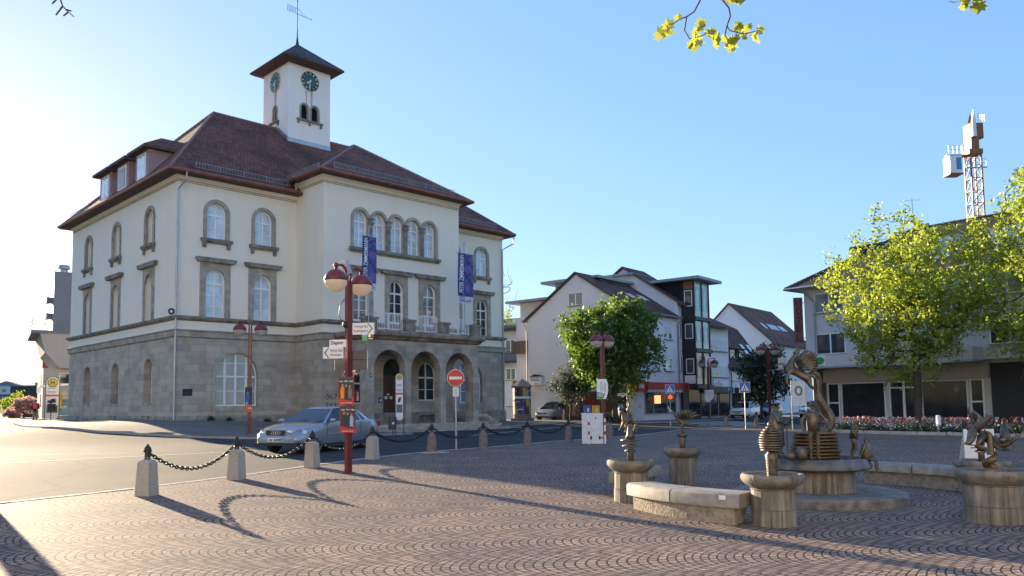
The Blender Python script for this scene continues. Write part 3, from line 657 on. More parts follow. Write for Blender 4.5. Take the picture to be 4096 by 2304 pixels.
s2_ = (rz - ez) / (1.6 - ey); snow((7.7, ey + .5, ez + .5 * s2_), (16.9, ey + .5, ez + .5 * s2_), 0)
s3_ = (rz - ez) / (12.26 - e0); snow((e0 + .5, -2.7, ez + .5 * s3_), (e0 + .5, 1.2, ez + .5 * s3_), 0)
s4_ = (RZ - ZE) / (5.9 + E_)
snow((-.35, 17.2, ZE + .35 * s4_), (-.35, 13.6, ZE + .35 * s4_), 0)
# three dormers on the left slope
for k, c in enumerate((5.28, 8.42, 11.47)):
    b = MB(); x1 = 2.4; z0, z1 = 14.95, 16.85
    b.quad((0, c - 1.0, z0), (0, c + 1.0, z0), (0, c + 1.0, z1), (0, c - 1.0, z1))
    for s in (-1, 1): b.quad((0, c + s, z0), (0, c + s, z1), (x1, c + s, z1), (x1, c + s, z0))
    Dm = b.build('dormer', m_cheek, TH)
    b = MB(); ee = (-.35, .35); yl, yr = c - 1.35, c + 1.35
    A, B, C_, D_ = (-.4, yl, z1 - .02), (-.4, yr, z1 - .02), (2.6, yr, z1 - .02), (2.6, yl, z1 - .02); pk1, pk2 = (1.1, c, z1 + .95), (3.2, c, z1 + .95)
    roofpoly(b, 1, A, B, pk1); roofpoly(b, 0, D_, A, pk1, pk2); roofpoly(b, 0, B, C_, pk2, pk1); b.mat(2)
    for p, q in ((A, B), (A, D_), (B, C_)): b.quad(p, q, (q[0], q[1], q[2] - .16), (p[0], p[1], p[2] - .16))
    b.quad(*[(p[0], p[1], p[2] - .16) for p in (A, B, C_, D_)])
    b.build('dormer_roof', [m_rf, m_rs, m_soff], Dm)
    b = MB(); mp = lf(0); wb(b, mp, c - .66, c + .66, 15.1, 16.55, -.03, .02); b.mat(1)
    if k == 1:
        for j in range(12): wb(b, mp, c - .5, c + .5, 15.2 + j * .1, 15.27 + j * .1, -.07, -.03)
    else:
        for s in (-1, 1):
            for j in (0, 1): wb(b, mp, c + s * .29 - .22, c + s * .29 + .22, 15.2 + j * .66, 15.8 + j * .66, -.045, -.03)
    b.build('dormer_window', [m_frame, m_pale if k != 1 else m_zinc], Dm)
# tower
b = MB(); tx0, tx1, ty0, ty1, tz = 10.5, 13.9, 7.2, 10.8, 26.4
TF, TL = fr(ty0), lf(tx0)
b.wall(rect(tx0, 18.6, tx1, tz), [arch(11.78, .27, 22.1, 22.95), arch(12.62, .27, 22.1, 22.95)], TF, 0, .22)
b.wall(rect(ty0, 18.6, ty1, tz), [arch(9.05, .27, 22.1, 22.95)], TL, 0, .22)
b.quad((tx1, ty0, 18.6), (tx1, ty1, 18.6), (tx1, ty1, tz), (tx1, ty0, tz)); b.quad((tx0, ty1, 18.6), (tx1, ty1, 18.6), (tx1, ty1, tz), (tx0, ty1, tz))
TW = b.build('tower', m_tow, TH)
b = MB(); o = .74; zr = 26.3; ap = ((tx0 + tx1) / 2, (ty0 + ty1) / 2, 28.45); pr = [(tx0 - o, ty0 - o), (tx1 + o, ty0 - o), (tx1 + o, ty1 + o), (tx0 - o, ty1 + o)]
for k in range(4):
    p, q = pr[k], pr[(k + 1) % 4]; b.mat(k % 2)
    mp_ = lambda t_, c: (c[0] + (ap[0] - c[0]) * t_, c[1] + (ap[1] - c[1]) * t_)
    m0, m1 = mp_(.4, p), mp_(.4, q)
    b.quad((*p, zr), (*q, zr), (*m1, zr + .85), (*m0, zr + .85)); b.quad((*m0, zr + .85), (*m1, zr + .85), ap)
    b.mat(2); i0, i1 = mp_(.13, p), mp_(.13, q)
    b.quad((*p, zr), (*q, zr), (*q, zr - .12), (*p, zr - .12)); b.quad((*p, zr - .12), (*q, zr - .12), (*i1, zr - .3), (*i0, zr - .3))
b.quad(*[(*mp_(.13, p), zr - .3) for p in pr])
m_slate = tiles('tower_slates', (.1, .09, .085), 'x', .2, .16); m_slate2 = tiles('tower_slates_side', (.1, .09, .085), 'y', .2, .16)
b.build('tower_roof', [m_slate, m_slate2, m_soff], TW)
m_dial = M('clock_dial', (.006, .03, .035), .35, var=.2); m_teal = M('dial_centre', (.008, .11, .115), .4, var=.1); m_gold = M('gilded', (.75, .62, .38), .4, .3, var=.1)
ROM = ['XII', 'I', 'II', 'III', 'IV', 'V', 'VI', 'VII', 'VIII', 'IX', 'X', 'XI']
for mp, cx_, sg in ((TF, 12.2, 1), (TL, 9.0, -1)):
    cz = 25.02; b = MB(); circ = lambda r: [(cx_ + r * math.cos(2 * math.pi * k / 40), cz + r * math.sin(2 * math.pi * k / 40)) for k in range(40)]
    b.mat(0).prism(circ(.74), mp, -.05, 0); b.mat(1).prism(circ(.44), mp, -.056, -.05)
    b.mat(2).ring(circ(.75), circ(.72), mp, -.065, 0); 
    for k, s_ in enumerate(ROM):
        a = math.pi / 2 - k * math.pi / 6; ca, sa = math.cos(a), math.sin(a); w = .06 + .035 * len(s_)
        g = lambda x, y, d, ca=ca, sa=sa: mp(cx_ + sg * (ca * (.58 + y) - (-sa) * (-x) * -1 * -1), cz + sa * (.58 + y) - ca * x, d)
        b.text(s_, -w / 2, -.1, w, .2, lambda x, y, d, ca=ca, sa=sa: mp(cx_ + sg * (ca * (.58 + y) + sa * x), cz + sa * (.58 + y) - ca * x, d), -.06, .012)
    for ang, L, w in ((R_(90 - 232), .34, .05), (R_(90 - 187), .6, .035)):
        ca, sa = math.cos(ang), math.sin(ang); b.prism([(cx_ + sg * (ca * r - sa * t_), cz + sa * r + ca * t_) for r, t_ in ((-.12, w), (-.12, -w), (L * .7, -w), (L * .72, -w * 2), (L, 0), (L * .72, w * 2), (L * .7, w))], mp, -.08, -.062)
    b.build('tower_clock', [m_dial, m_teal, m_gold], TW)
m_louv = M('louvre_slats', (.035, .04, .045), .6, var=.2)
for mp, cs in ((TF, (11.78, 12.62)), (TL, (9.05,))):
    for c in cs:
        b = MB(); b.add([mp(a, z, .2) for a, z in arch(c, .27, 22.1, 22.95)], [tuple(range(15))])
        for j in range(11): z = 22.13 + j * .095; hw = .26 if z < 22.95 else math.sqrt(max(.001, .0676 - (z - 22.95) ** 2)); b.quad(mp(c - hw, z, .06), mp(c + hw, z, .06), mp(c + hw, z + .09, .17), mp(c - hw, z + .09, .17))
        b.mat(1).ring(arch(c, .4, 22.1, 22.95), arch(c, .27, 22.1, 22.95), mp, -.04, .06)
        b.build('louvre_window', [m_louv, m_stone], TW)
    b = MB(); lo, hi = min(cs) - .62, max(cs) + .62; wb(b, mp, lo, hi, 21.98, 22.1, -.16, .02)
    for x in [lo + .12, hi - .12] + ([(lo + hi) / 2] if len(cs) > 1 else []): wb(b, mp, x - .07, x + .07, 21.75, 21.98, -.1, .02)
    b.build('louvre_sill', m_dstone, TW)
m_stain = M('rain_stain', (.42, .37, .29), .9, var=.3, vs=8, c2=(.66, .62, .54))
for pl_, mp in (([(11.85, 24.3), (12.0, 24.28), (12.0, 23.4), (11.93, 23.2)], TF), ([(12.25, 24.27), (12.45, 24.3), (12.42, 23.3), (12.3, 23.1)], TF), ([(8.8, 24.32), (9.2, 24.32), (9.15, 23.3), (8.9, 23.35)], TL)): b = MB(); b.prism(pl_, mp, -.004, -.002); b.build('stain', m_stain, TW)
b = MB(); z = 20.25; b.prism(rect(tx0 - .02, z - .5, tx1 + .02, z + .3), TF, -.05, .02); 
b.prism([(ty0 - .05, 20.55), (ty0 - .05, 19.6), (8.95, 21.3), (8.95, 21.85)], TL, -.05, .02); b.build('flashing', m_zinc, TW)
# weather vane
b = MB(); ax, ay, az = ap; b.tube([(ax, ay, az - .2), (ax, ay, az + .1), (ax, ay, az + .5), (ax, ay, az + 1.0)], [.16, .1, .05, .03], 8); b.tube([(ax, ay, az + 1.0), (ax, ay, 31.7)], .022, 6); b.ball((ax, ay, az + 1.05), .06, nu=8, nv=6); b.ball((ax, ay, 31.72), .07, (.7, .7, 1.6), 8, 6)
VN = b.build('weather_vane', m_black, TW); 
b = MB(); vd = Vector((.95, -.3, -.22)).normalized(); vz = 30.75
def vp(s_, h): return (ax + vd.x * s_, ay + vd.y * s_, vz + vd.z * s_ + h)
for h in (0, .42): b.tube([vp(-.75, h), vp(-.02, h)], .014, 4)
for s_ in (-.75, -.55, -.35, -.15): b.tube([vp(s_, 0), vp(s_, .42)], .012, 4)
for h in (.1, .2, .3): b.tube([vp(-.75, h), vp(-.15, h)], .01, 4)
b.tube([vp(0, 0), vp(1.0, 0)], .016, 4); b.tube([vp(0, .42), vp(.2, .36), vp(.35, .15), vp(.42, 0)], .014, 4); b.tube([vp(.5, .02), vp(.55, .14), vp(.65, .1), vp(.68, 0)], .012, 4)
b.add([vp(1.0, -.05), vp(1.0, .05), vp(1.15, 0)], [(0, 1, 2)]); b.build('vane_flag', m_black, TW)
# rainwater pipes
b = MB(); b.tube([(.2, -.68, 14.3), (.2, -.66, 13.85), (-.02, -.12, 13.4), (-.02, -.12, 1.0)], .055, 8); b.build('downpipe', m_zinc, TH)
b = MB(); b.tube([(25.0, -.66, 14.2), (25.0, -.6, 13.7), (24.3, -.1, 13.2), (24.3, -.1, .6)], .055, 8); b.build('downpipe', m_zinc, TH)
b = MB(); b.tube([(6.8, -.5, 15.0), (6.8, -.5, 14.5)], .06, 8); b.build('downpipe', m_zinc, TH)
b = MB(); b.tube([(-.25 + .13 * math.cos(a), -.1, 6.75 + .13 * math.sin(a)) for a in [k * .63 for k in range(11)]], .05, 6); b.build('cable_coil', m_black, TH)
# two exhibition banners on poles at the balcony
m_nav = M('banner_violet', (.07, .06, .22), .6, var=.5, vs=3, c2=(.16, .14, .42)); m_deep = M('banner_blue', (.012, .04, .2), .6, var=.3)
m_crm = M('banner_paper', (.62, .6, .66), .6)
for k, (x0, w, z0, z1, px) in enumerate(((7.62, .92, 7.95, 10.95, 8.1), (14.55, 1.23, 7.8, 10.87, 15.15))):
    base = TH.matrix_basis @ Vector((px, -6.1, 5.86))
    T_ = thing('banner', 'violet blue vertical banner hung above the %s end of the balcony' % ('left' if k == 0 else 'right'), 'banner', base, TH.rotation_euler[2], 'exhibition banners on the balcony')
    b = MB(); b.tube([(0, 0, 0), (0, 0, 5.65)], .035, 6); b.ball((0, 0, 5.7), .06, nu=6, nv=4); b.tube([(x0 - px - .12, -.08, z1 - 5.84), (x0 - px + w + .12, -.08, z1 - 5.84)], .015, 5); b.build('flagpole', m_zinc, T_)
    b = MB(); nx, nz = 6, 14; zs0, zs1 = z0 - 5.86, z1 - 5.86
    wav = lambda t_, s_: -.1 + .05 * math.sin(4 * s_ + 2 * t_) * (1 - s_ * .6)
    g = lambda t_, s_: (x0 - px + w * t_, wav(t_, s_), zs0 + (zs1 - zs0) * s_)
    for i in range(nx):
        for j in range(nz):
            s0_, s1_ = j / nz, (j + 1) / nz; b.mat(2 if s1_ <= .19 else (1 if i < 2 or (i + j) % 5 == 0 else 0)); b.quad(g(i / nx, s0_), g((i + 1) / nx, s0_), g((i + 1) / nx, s1_), g(i / nx, s1_))
    b.build('banner_cloth', [m_nav, m_deep, m_crm], T_, smooth=True)
    b = MB(); H = lambda a, z, d: (lambda q: (q[0], q[1] - .02, q[2]))(g(a, z))
    b.text('PETER ZIMMERMANN', 0, 0, .62, 1, lambda a, z, d: H(.36 - z * .26, .22 + a * 1.2, 0), 0, .01)
    b.mat(1).text('30.03.-', .1, .1, .4, .055, H, 0, .01).text('23.06.2019', .1, .03, .78, .055, H, 0, .02)
    b.build('banner_lettering', [m_wht, m_deep], T_)
# ---------------------------------------------------------------- bollards and chains
m_gran = M('grey_granite', (.40, .36, .30), .9, var=.25, vs=30, bump=.3, c2=(.48, .44, .37)); m_reds = M('red_sandstone', (.2, .155, .14), .92, var=.35, vs=9, bump=.3)
m_iron = M('wrought_iron', (.035, .04, .042), .45, .5, var=.3, vs=10)
def bollard_proto(name, mt, round_):
    t = thing(name, 'x', 'bollard')
    b = MB(); w0, w1, h = (.17, .125, .66) if round_ else (.15, .122, .68)
    pr = [(w0, 0), (w1, h - .07), (w1 - .03, h - .03), (w1 - .09, h), (.05, h + .03)]
    n = 8 if round_ else 4; k = 1.0 if round_ else 1.38
    if round_: pr = [(w0, 0), (w1 + .01, h - .16), (w1 - .02, h - .08), (w1 - .07, h - .02), (.05, h + .02)]
    b.lathe([(r * k, z) for r, z in pr], n=n, a0=math.pi / n)
    if not round_: b.lathe([(w0 * 1.44, 0), (w0 * 1.44, .02)], n=4, a0=math.pi / 4)
    b.build('stone', mt, t)
    b = MB(); b.lathe([(.05, h - .01), (.05, h + .17), (.062, h + .18), (.06, h + .2), (.03, h + .24), (.0, h + .28)], n=8)
    for s in (-1, 1): b.tube([(0, s * .05 + .0, h + .15), (0, s * .09, h + .16), (0, s * .1, h + .13)], .014, 5)
    b.build('iron_post', m_iron, t); return t
gp, rp_ = bollard_proto('stone_bollard', m_gran, False), bollard_proto('stone_bollard', m_reds, True)
BL = [(-6.68, 14.6), (-6.02, 17.4), (-5.06, 20.1), (-3.95, 22.4), (-2.56, 25.1), (-1.02, 27.2), (.53, 29.8), (2.2, 31.7), (4.22, 34.8), (12.9, 48.3), (15.25, 49.9), (4.05, 62.6), (6.75, 61.6)]
BT = ['grey granite bollard nearest the camera, at the asphalt edge', 'grey granite bollard second along the chain from the camera', 'grey granite bollard in front of the silver saloon car', 'grey granite bollard just right of the signpost foot',
 'reddish bollard with a small pale slab at its foot', 'reddish bollard below the portico, fourth right of the signpost', 'reddish bollard in front of the advertising column', 'dark reddish bollard left of the white cabinet', 'pinkish bollard behind the white cabinet and lamp post',
 'bollard left of the hatchback, at the crossing', 'bollard in front of the white hatchback', 'pale bollard right in front of the small silver car', 'bollard left of the post boxes']
for i, ((x, y), l) in enumerate(zip(BL, BT)):
    src = gp if i < 4 else rp_; first = i in (0, 4)
    p = BL[min(i + 1, 8)] if i < 8 else BL[min(i, 8)]; q = BL[max(i - 1, 0)]
    rz = math.atan2(p[1] - q[1], p[0] - q[0]) - math.pi / 2 if i < 9 else .6
    o = src if first else dup(src)
    o.location = (x, y, gz(x, y) - .01); o.rotation_euler = (0, 0, rz); tag(o, l, 'bollard', 'stone bollards round the plaza')
b = MB(); b.box(-.42, -.3, 0, .42, .3, .03); t = tag(b.build('stone_slab', m_gran), 'thin pale slab under the foot of a reddish bollard', 'slab'); t.location = (-2.5, 24.9, gz(-2.5, 24.9)); t.rotation_euler = (0, 0, .5)
def chain(p, q, sag, pitch, label):
    b = MB(); p, q = Vector(p), Vector(q); L = (q - p).length * 1.07; n = int(L / pitch); pts = []
    for k in range(n + 1):
        t = k / n; a = p.lerp(q, t); a.z -= sag * 4 * t * (1 - t); pts.append(a)
    for k in range(n):
        a, c = pts[k], pts[k + 1]; d_ = (c - a).normalized(); s_ = d_.cross(Vector((0, 0, 1))).normalized(); w = s_ if k % 2 else s_.cross(d_); mid = (a + c) / 2
        el, ew, r = pitch * .72, pitch * .36, pitch * .15
        b.tube([mid + d_ * el * math.cos(x) * (1.0) + w * ew * math.sin(x) for x in [2 * math.pi * j / 8 for j in range(9)]], r, 4, False)
    o = b.build('chain', m_iron, smooth=True); tag(o, label, 'chain', 'chains between the bollards')
CL = ['iron chain hanging between the two nearest granite bollards', 'iron chain in front of the front bumper of the silver saloon', 'iron chain passing behind the red signpost', 'iron chain from the granite bollard right of the signpost to the reddish one', 'iron chain below the no entry sign', 'iron chain below the side steps of the portico', 'iron chain in front of the advertising column', 'iron chain between the bollards in front of the hatchback']
for k, (i, j) in enumerate([(0, 1), (1, 2), (2, 3), (3, 4), (4, 5), (5, 6), (6, 7), (9, 10)]):
    p, q = BL[i], BL[j]; chain((*p, gz(*p) + .8), (*q, gz(*q) + .8), .42 if k < 3 else .36, .085 if k < 3 else .1, CL[k])
# ---------------------------------------------------------------- twin globe street lamps
m_lred = M('lamp_red_paint', (.15, .02, .018), .42, var=.18, vs=4, coat=.2); m_opal = None
m_, t_, p_, o_ = nodes('opal_glass'); m_opal = m_
p_.inputs['Base Color'].default_value = (.8, .78, .72, 1); p_.inputs['Roughness'].default_value = .25; p_.inputs['Subsurface Weight'].default_value = .0; p_.inputs['Transmission Weight'].default_value = .0
tr_ = N(t_, 'ShaderNodeBsdfTranslucent'); tr_.inputs[0].default_value = (.9, .84, .72, 1); mx_ = N(t_, 'ShaderNodeMixShader', i_0=.55); t_.links.new(p_.outputs[0], mx_.inputs[1]); t_.links.new(tr_.outputs[0], mx_.inputs[2]); t_.links.new(mx_.outputs[0], o_.inputs[0])
def lamp(label, x, y, H, rz, arm=.45, split=2.9, heads=2, r=.27):
    t = thing('street_lamp', label, 'street lamp', (x, y, gz(x, y)), rz, 'red twin globe street lamps')
    b = MB()
    for s in (-1, 1): b.box(s * .05 - .038, -.042, 0, s * .05 + .038, .042, H - .35)
    b.box(-.012, -.035, 0, .012, .035, split)
    for z in [split + .3 + k * .45 for k in range(int((H - split - .6) / .45))]: b.box(-.05, -.03, z, .05, .03, z + .08)
    b.box(-.13, -.1, 0, .13, .1, .03); b.build('post', m_lred, t)
    for s in ((-1, 1) if heads == 2 else (-1,)):
        b = MB(); cx_ = s * arm
        b.tube([(s * .05, 0, H - .4), (s * .05, 0, H - .2), (s * .12, 0, H - .06), (s * .25, 0, H + .01), (cx_ * .8, 0, H), (cx_, 0, H - .07)], .03, 8); b.ball((cx_, 0, H - .02), .06, nu=8, nv=6); b.tube([(cx_, 0, H - .12), (cx_, 0, H)], .04, 6)
        b.build('arm', m_lred, t, smooth=True)
        b = MB(); b.ball((cx_, 0, H - .1 - r), r, (1, 1, .95), 20, 8, -.02, 1.); b.lathe([(r * 1.03, H - .12 - r), (r * 1.03, H - .09 - r)], (cx_, 0), 20)
        hd = b.build('lamp_hood', m_lred, t, smooth=True)
        b = MB(); b.ball((cx_, 0, H - .12 - r), r * .97, (1, 1, .98), 20, 8, -1., 0.02); b.build('lamp_bowl', m_opal, hd, smooth=True)
    return t
LM = lamp('red twin lamp carrying road signs and two posters, nearest the camera', -3.84, 18.6, 4.85, R_(62), .46, 2.7)
lamp('red lamp in front of the big arched window of the hall', -11.88, 35.9, 5.15, R_(20), .46, 3.2, r=.29)
lamp('red twin lamp behind the white cabinet, poster on it', 3.56, 31.3, 4.35, R_(35), .3, 2.6)
lamp('red lamp between the hatchback and the winged horse', 19.1, 59.2, 5.75, R_(15), .6, 3.4, r=.36)
L4 = lamp('red lamp in front of the glass bay, small white poster on it', 17.0, 69.0, 5.3, R_(25), .75, 3.2, r=.36)
lamp('red lamp on the left street, its head the higher of the two', -40.9, 76, 4.6, R_(30), .5, 3, 1, .42)
lamp('red lamp on the left street, its head the lower one', -43.2, 82, 4.3, R_(30), .5, 3, 1, .42)
# ---------------------------------------------------------------- signs
m_srd = M('sign_red_enamel', (.5, .012, .016), .35, var=.06); m_sbl = M('sign_blue_enamel', (.01, .09, .42), .35, var=.06); m_sgn = M('sign_green', (.0, .16, .1), .4); m_grn = M('poster_green', (.03, .3, .06), .5)
m_org = M('orange_paint', (.7, .13, .03), .5); m_yel = M('post_yellow', (.75, .45, .01), .4, var=.1); m_sgy = M('sign_back_grey', (.075, .075, .08), .5, .3, var=.15); m_brn = M('sign_brown', (.16, .05, .025), .5)
m_txt = M('print_black', (.02, .02, .022), .6); m_ora = M('jacket_yellow', (.75, .28, .02), .6); m_skin = M('printed_skin', (.45, .25, .17), .6); m_dk = M('poster_dark', (.035, .04, .055), .5, var=.3)
Z = fr(0)
lz = gz(-3.84, 18.6)
def board(name, label, cat, x, y, z, rz, group=None): return thing(name, label, cat, (x, y, z), rz, group)
def plate(b, x0, z0, x1, z1, th=.02): b.prism(rect(x0, z0, x1, z1), Z, 0, th); return b
def arrow_sign(label, x, y, z, rz, left, l1, d1, l2, d2, w):
    t = board('direction_sign', label, 'direction sign', x, y, z, rz)
    b = MB(); plate(b, 0, 0, w, .27, .03); b.build('panel', m_wht, t)
    b = MB(); xa = .03 if left else w - .03; s = 1 if left else -1
    b.prism([(xa, .135), (xa + s * .1, .25), (xa + s * .13, .25), (xa + s * .035, .135), (xa + s * .13, .02), (xa + s * .1, .02)], Z, -.006, -.003); x0 = .18 if left else .03
    b.mat(1).text(l1, x0, .15, .3, .075, Z, -.006, 0).text(l2, x0, .04, .28, .075, Z, -.006, 0).text(d1, x0 + .36 if left else w - .22, .15, .07, .065, Z, -.006).text(d2, x0 + .36 if left else w - .22, .04, .07, .065, Z, -.006)
    b.build('lettering', [m_sgn, m_txt], t)
arrow_sign('white green arrow sign reading Stuttgart and Boblingen, pointing right', -3.72, 18.45, 3.3, R_(-7), False, 'Stuttgart', '21', 'Boblingen', '2,4', .52)
arrow_sign('white green arrow sign reading Weil der Stadt, pointing left', -4.42, 18.5, 2.75, R_(-10), True, 'Weil der Stadt', '16', 'Maichingen', '3,4', .5)
t = board('street_name_sign', 'small white street name sign reading Ziegelstr.', 'street sign', -4.27, 18.5, 3.02, R_(-8)); b = MB(); plate(b, 0, 0, .4, .17); b.build('panel', m_wht, t); b = MB(); b.text('Ziegelstr.', .03, .035, .33, .1, Z, -.004, .02); b.build('lettering', m_txt, t)
for (x0, x1, z0, z1, l) in ((-3.78, -3.42, 2.72, 2.95, 'dark back of a sign board, upper right on the signpost'), (-4.18, -3.42, 2.49, 2.73, 'wide dark back of a sign board crossing the signpost')):
    b = MB(); b.box(0, 0, 0, x1 - x0, .02, z1 - z0); b.mat(1); b.box(-.008, -.004, 0, 0, .024, z1 - z0); b.box(x1 - x0, -.004, 0, x1 - x0 + .008, .024, z1 - z0); o = tag(b.build('sign_board', [m_sgy, m_wht]), l, 'sign'); o.location = (x0, 18.68, z0)
t = board('route_plate', 'small green and blue route plate below the right arrow sign', 'sign', -3.5, 18.5, 3.16, R_(-7)); b = MB(); plate(b, 0, 0, .12, .16, .01); b.mat(1).prism(rect(.03, .07, .11, .15), Z, -.004, -.002); b.build('panel', [M('route_green', (.12, .45, .08), .5), M('route_blue', (.05, .3, .6), .5)], t)
for x, z, l in ((-3.37, 3.17, 'small brown tourist plate below the right arrow sign'), (-3.72, 2.35, 'small brown tourist plate below the dark sign boards')):
    t = board('tourist_plate', l, 'sign', x, 18.5, z, R_(-5)); b = MB(); plate(b, 0, 0, .13, .14, .01); b.mat(1).prism(rect(.015, .075, .06, .13), Z, -.004, -.002); b.prism(rect(.015, .03, .115, .045), Z, -.004, -.002); b.build('panel', [m_brn, m_wht], t)
def figure2d(b, x, z, h, mi, ms):      # printed flat figure on a poster: body and head
    b.mat(mi).prism([(x - .12 * h, z), (x + .12 * h, z), (x + .17 * h, z + .55 * h), (x + .1 * h, z + .8 * h), (x - .1 * h, z + .8 * h), (x - .17 * h, z + .5 * h)], Z, -.006, -.002)
    b.mat(ms).prism([(x + .075 * h * math.cos(a), z + .9 * h + .1 * h * math.sin(a)) for a in [k * .785 for k in range(8)]], Z, -.007, -.003)
for x, z, w, h, rz, l, nm, cols in ((-4.05, 1.68, .38, .63, R_(-9), 'dark election poster with a person in a yellow jacket', ('Braun', 'Klink', 'Benzel'), (3, 5, 4)), (-4.01, 1.03, .38, .62, R_(-10), 'dark election poster, the lower one on the signpost', ('Kachele', 'Wagner', 'Widmann'), (5, 5, 5))):
    t = board('election_poster', l, 'poster', x, 18.48, z, rz)
    b = MB(); plate(b, 0, 0, w, h, .012); b.mat(1).prism([(0, 0), (w, 0), (w, .06), (w * .5, .1), (0, .16)], Z, -.003, -.001); b.ring(rect(-.004, -.004, w + .004, h + .004), rect(.004, .004, w - .004, h - .004), Z, -.004, .0)
    b.build('panel', [m_dk, m_srd], t)
    b = MB()
    for k in range(3): figure2d(b, .1 + .09 * k, .14, .34 - .02 * k, (0, 1, 2)[k] if z > 1.5 else (1, 1, 3)[k], 4)
    b.mat(5)
    for k in range(3): b.text(nm[k], .03 + .12 * k, h - .11, .085, .035, Z, -.004, .03)
    b.text('Sindelfingen zuhoren. Richtig wahlen.', .04, .02, .3, .025, Z, -.005, .02); b.mat(6).prism(rect(w - .06, .08, w - .02, .18), Z, -.008, -.003)
    b.build('print', [m_ora, M('suit_dark', (.03, .03, .035), .6), M('coat_grey', (.2, .18, .16), .6), M('dress_blue', (.3, .4, .65), .6), m_skin, m_wht, m_srd], t)
t = thing('floodlight', 'grey floodlight with a pale lens on top of the signpost lamp', 'floodlight', (-3.84, 18.58, 4.72), R_(-15)); b = MB(); b.M = Matrix.Rotation(R_(-25), 4, 'Y'); b.prism([(-.09, .0), (.09, 0), (.11, .34), (.04, .4), (-.11, .36)], Z, -.07, .06); b.mat(1).prism(rect(-.02, .06, .08, .32), Z, -.08, -.068); b.M = None; b.build('housing', [m_zinc, m_opal], t); b = MB(); b.tube([(0, .0, -.1), (0, 0, .06)], .03, 6); b.build('bracket', m_zinc, t)
b = MB(); b.ball((0, 0, 0), .07, (1, 1, 1.2), 8, 6); b.tube([(-.05, 0, .05), (-.16, 0, .2), (-.12, 0, .45), (-.02, 0, .6)], .01, 5); o = tag(b.build('camera_unit', m_black, smooth=True), 'small black device with a looping cable on the signpost', 'camera'); o.location = (-3.9, 18.5, 3.55)
def disc_sign(label, x, y, zc, r, H, kind, group=None, rz=0):
    t = thing('traffic_sign', label, 'traffic sign', (x, y, gz(x, y)), rz, group); zc -= gz(x, y); H -= gz(x, y)
    b = MB(); b.tube([(0, .03, 0), (0, .03, H)], .03, 8); b.build('pole', m_zinc, t)
    C = lambda q, k=28: [(q * math.cos(2 * math.pi * j / k), zc + q * math.sin(2 * math.pi * j / k)) for j in range(k)]
    b = MB(); b.mat(1).prism(C(r), Z, -.01, .0); b.mat(0).prism(C(r * .95), Z, -.014, -.01)
    if kind == 'no': b.mat(1).prism(rect(-r * .72, zc - r * .16, r * .72, zc + r * .16), Z, -.018, -.014)
    else: b.mat(2).prism(C(r * .74), Z, -.018, -.014); b.mat(0); b.M = Matrix.Translation((0, 0, zc)) @ Matrix.Rotation(R_(45), 4, 'Y') @ Matrix.Translation((0, 0, -zc)); b.prism(rect(-r * .8, zc - r * .09, r * .8, zc + r * .09), Z, -.02, -.018); b.M = None
    b.build('disc', [m_srd, m_wht, m_sbl], t); return t, zc
t, zc = disc_sign('round red no entry sign on a grey pole before the portico', -1.91, 26.7, 2.53, .29, 2.85, 'no')
b = MB(); b.prism(rect(-.1, zc - .62, .1, zc - .32), Z, -.01, 0); b.mat(1).text('Linien', -.07, zc - .42, .14, .05, Z, -.014).text('verkehr', -.07, zc - .5, .14, .05, Z, -.014).text('frei', -.05, zc - .58, .1, .05, Z, -.014); b.build('supplement_plate', [m_wht, m_txt], t)
t, zc = disc_sign('round red no entry sign half hidden behind the signpost', -7.25, 35.2, 3.15, .29, 3.5, 'no'); b = MB(); b.prism(rect(-.1, zc - .8, .1, zc - .36), Z, -.01, 0); b.mat(1).prism(rect(-.06, zc - .6, .06, zc - .5), Z, -.014, -.01); b.build('supplement_plate', [m_wht, m_txt], t)
disc_sign('round blue and red no stopping sign on the left street', -36.4, 67.5, 2.9, .3, 3.2, 'stop', rz=R_(30))
def cross_sign(label, x, y, zc, H):
    t = thing('crossing_sign', label, 'traffic sign', (x, y, gz(x, y)), R_(-8), 'blue pedestrian crossing signs'); zc -= gz(x, y)
    b = MB(); b.tube([(0, .03, 0), (0, .03, zc + .3)], .03, 8); b.build('pole', m_zinc, t)
    b = MB(); b.mat(1).prism(rect(-.3, zc - .3, .3, zc + .3), Z, -.01, 0); b.mat(0).prism(rect(-.285, zc - .285, .285, zc + .285), Z, -.014, -.01)
    b.mat(1).prism([(-.24, zc - .22), (.24, zc - .22), (0, zc + .22)], Z, -.018, -.014)
    b.mat(2)
    for k in range(4): b.prism(rect(-.19 + k * .1, zc - .215, -.13 + k * .1, zc - .16), Z, -.022, -.018)
    b.prism([(-.03, zc), (.03, zc), (.035, zc + .09), (-.03, zc + .09)], Z, -.022, -.018); b.prism([(-.02, zc + .1), (.025, zc + .1), (.025, zc + .145), (-.02, zc + .145)], Z, -.022, -.018)
    b.prism([(-.025, zc), (.01, zc), (-.05, zc - .15), (-.09, zc - .15)], Z, -.022, -.018); b.prism([(-.01, zc), (.03, zc), (.09, zc - .14), (.05, zc - .15)], Z, -.022, -.018)
    b.build('panel', [m_sbl, m_wht, m_txt], t)
cross_sign('blue pedestrian crossing sign in front of the travel agency window', 10.28, 52, 2.44, 2.8); cross_sign('blue pedestrian crossing sign above the white hatchback', 13.13, 45, 2.4, 2.8)
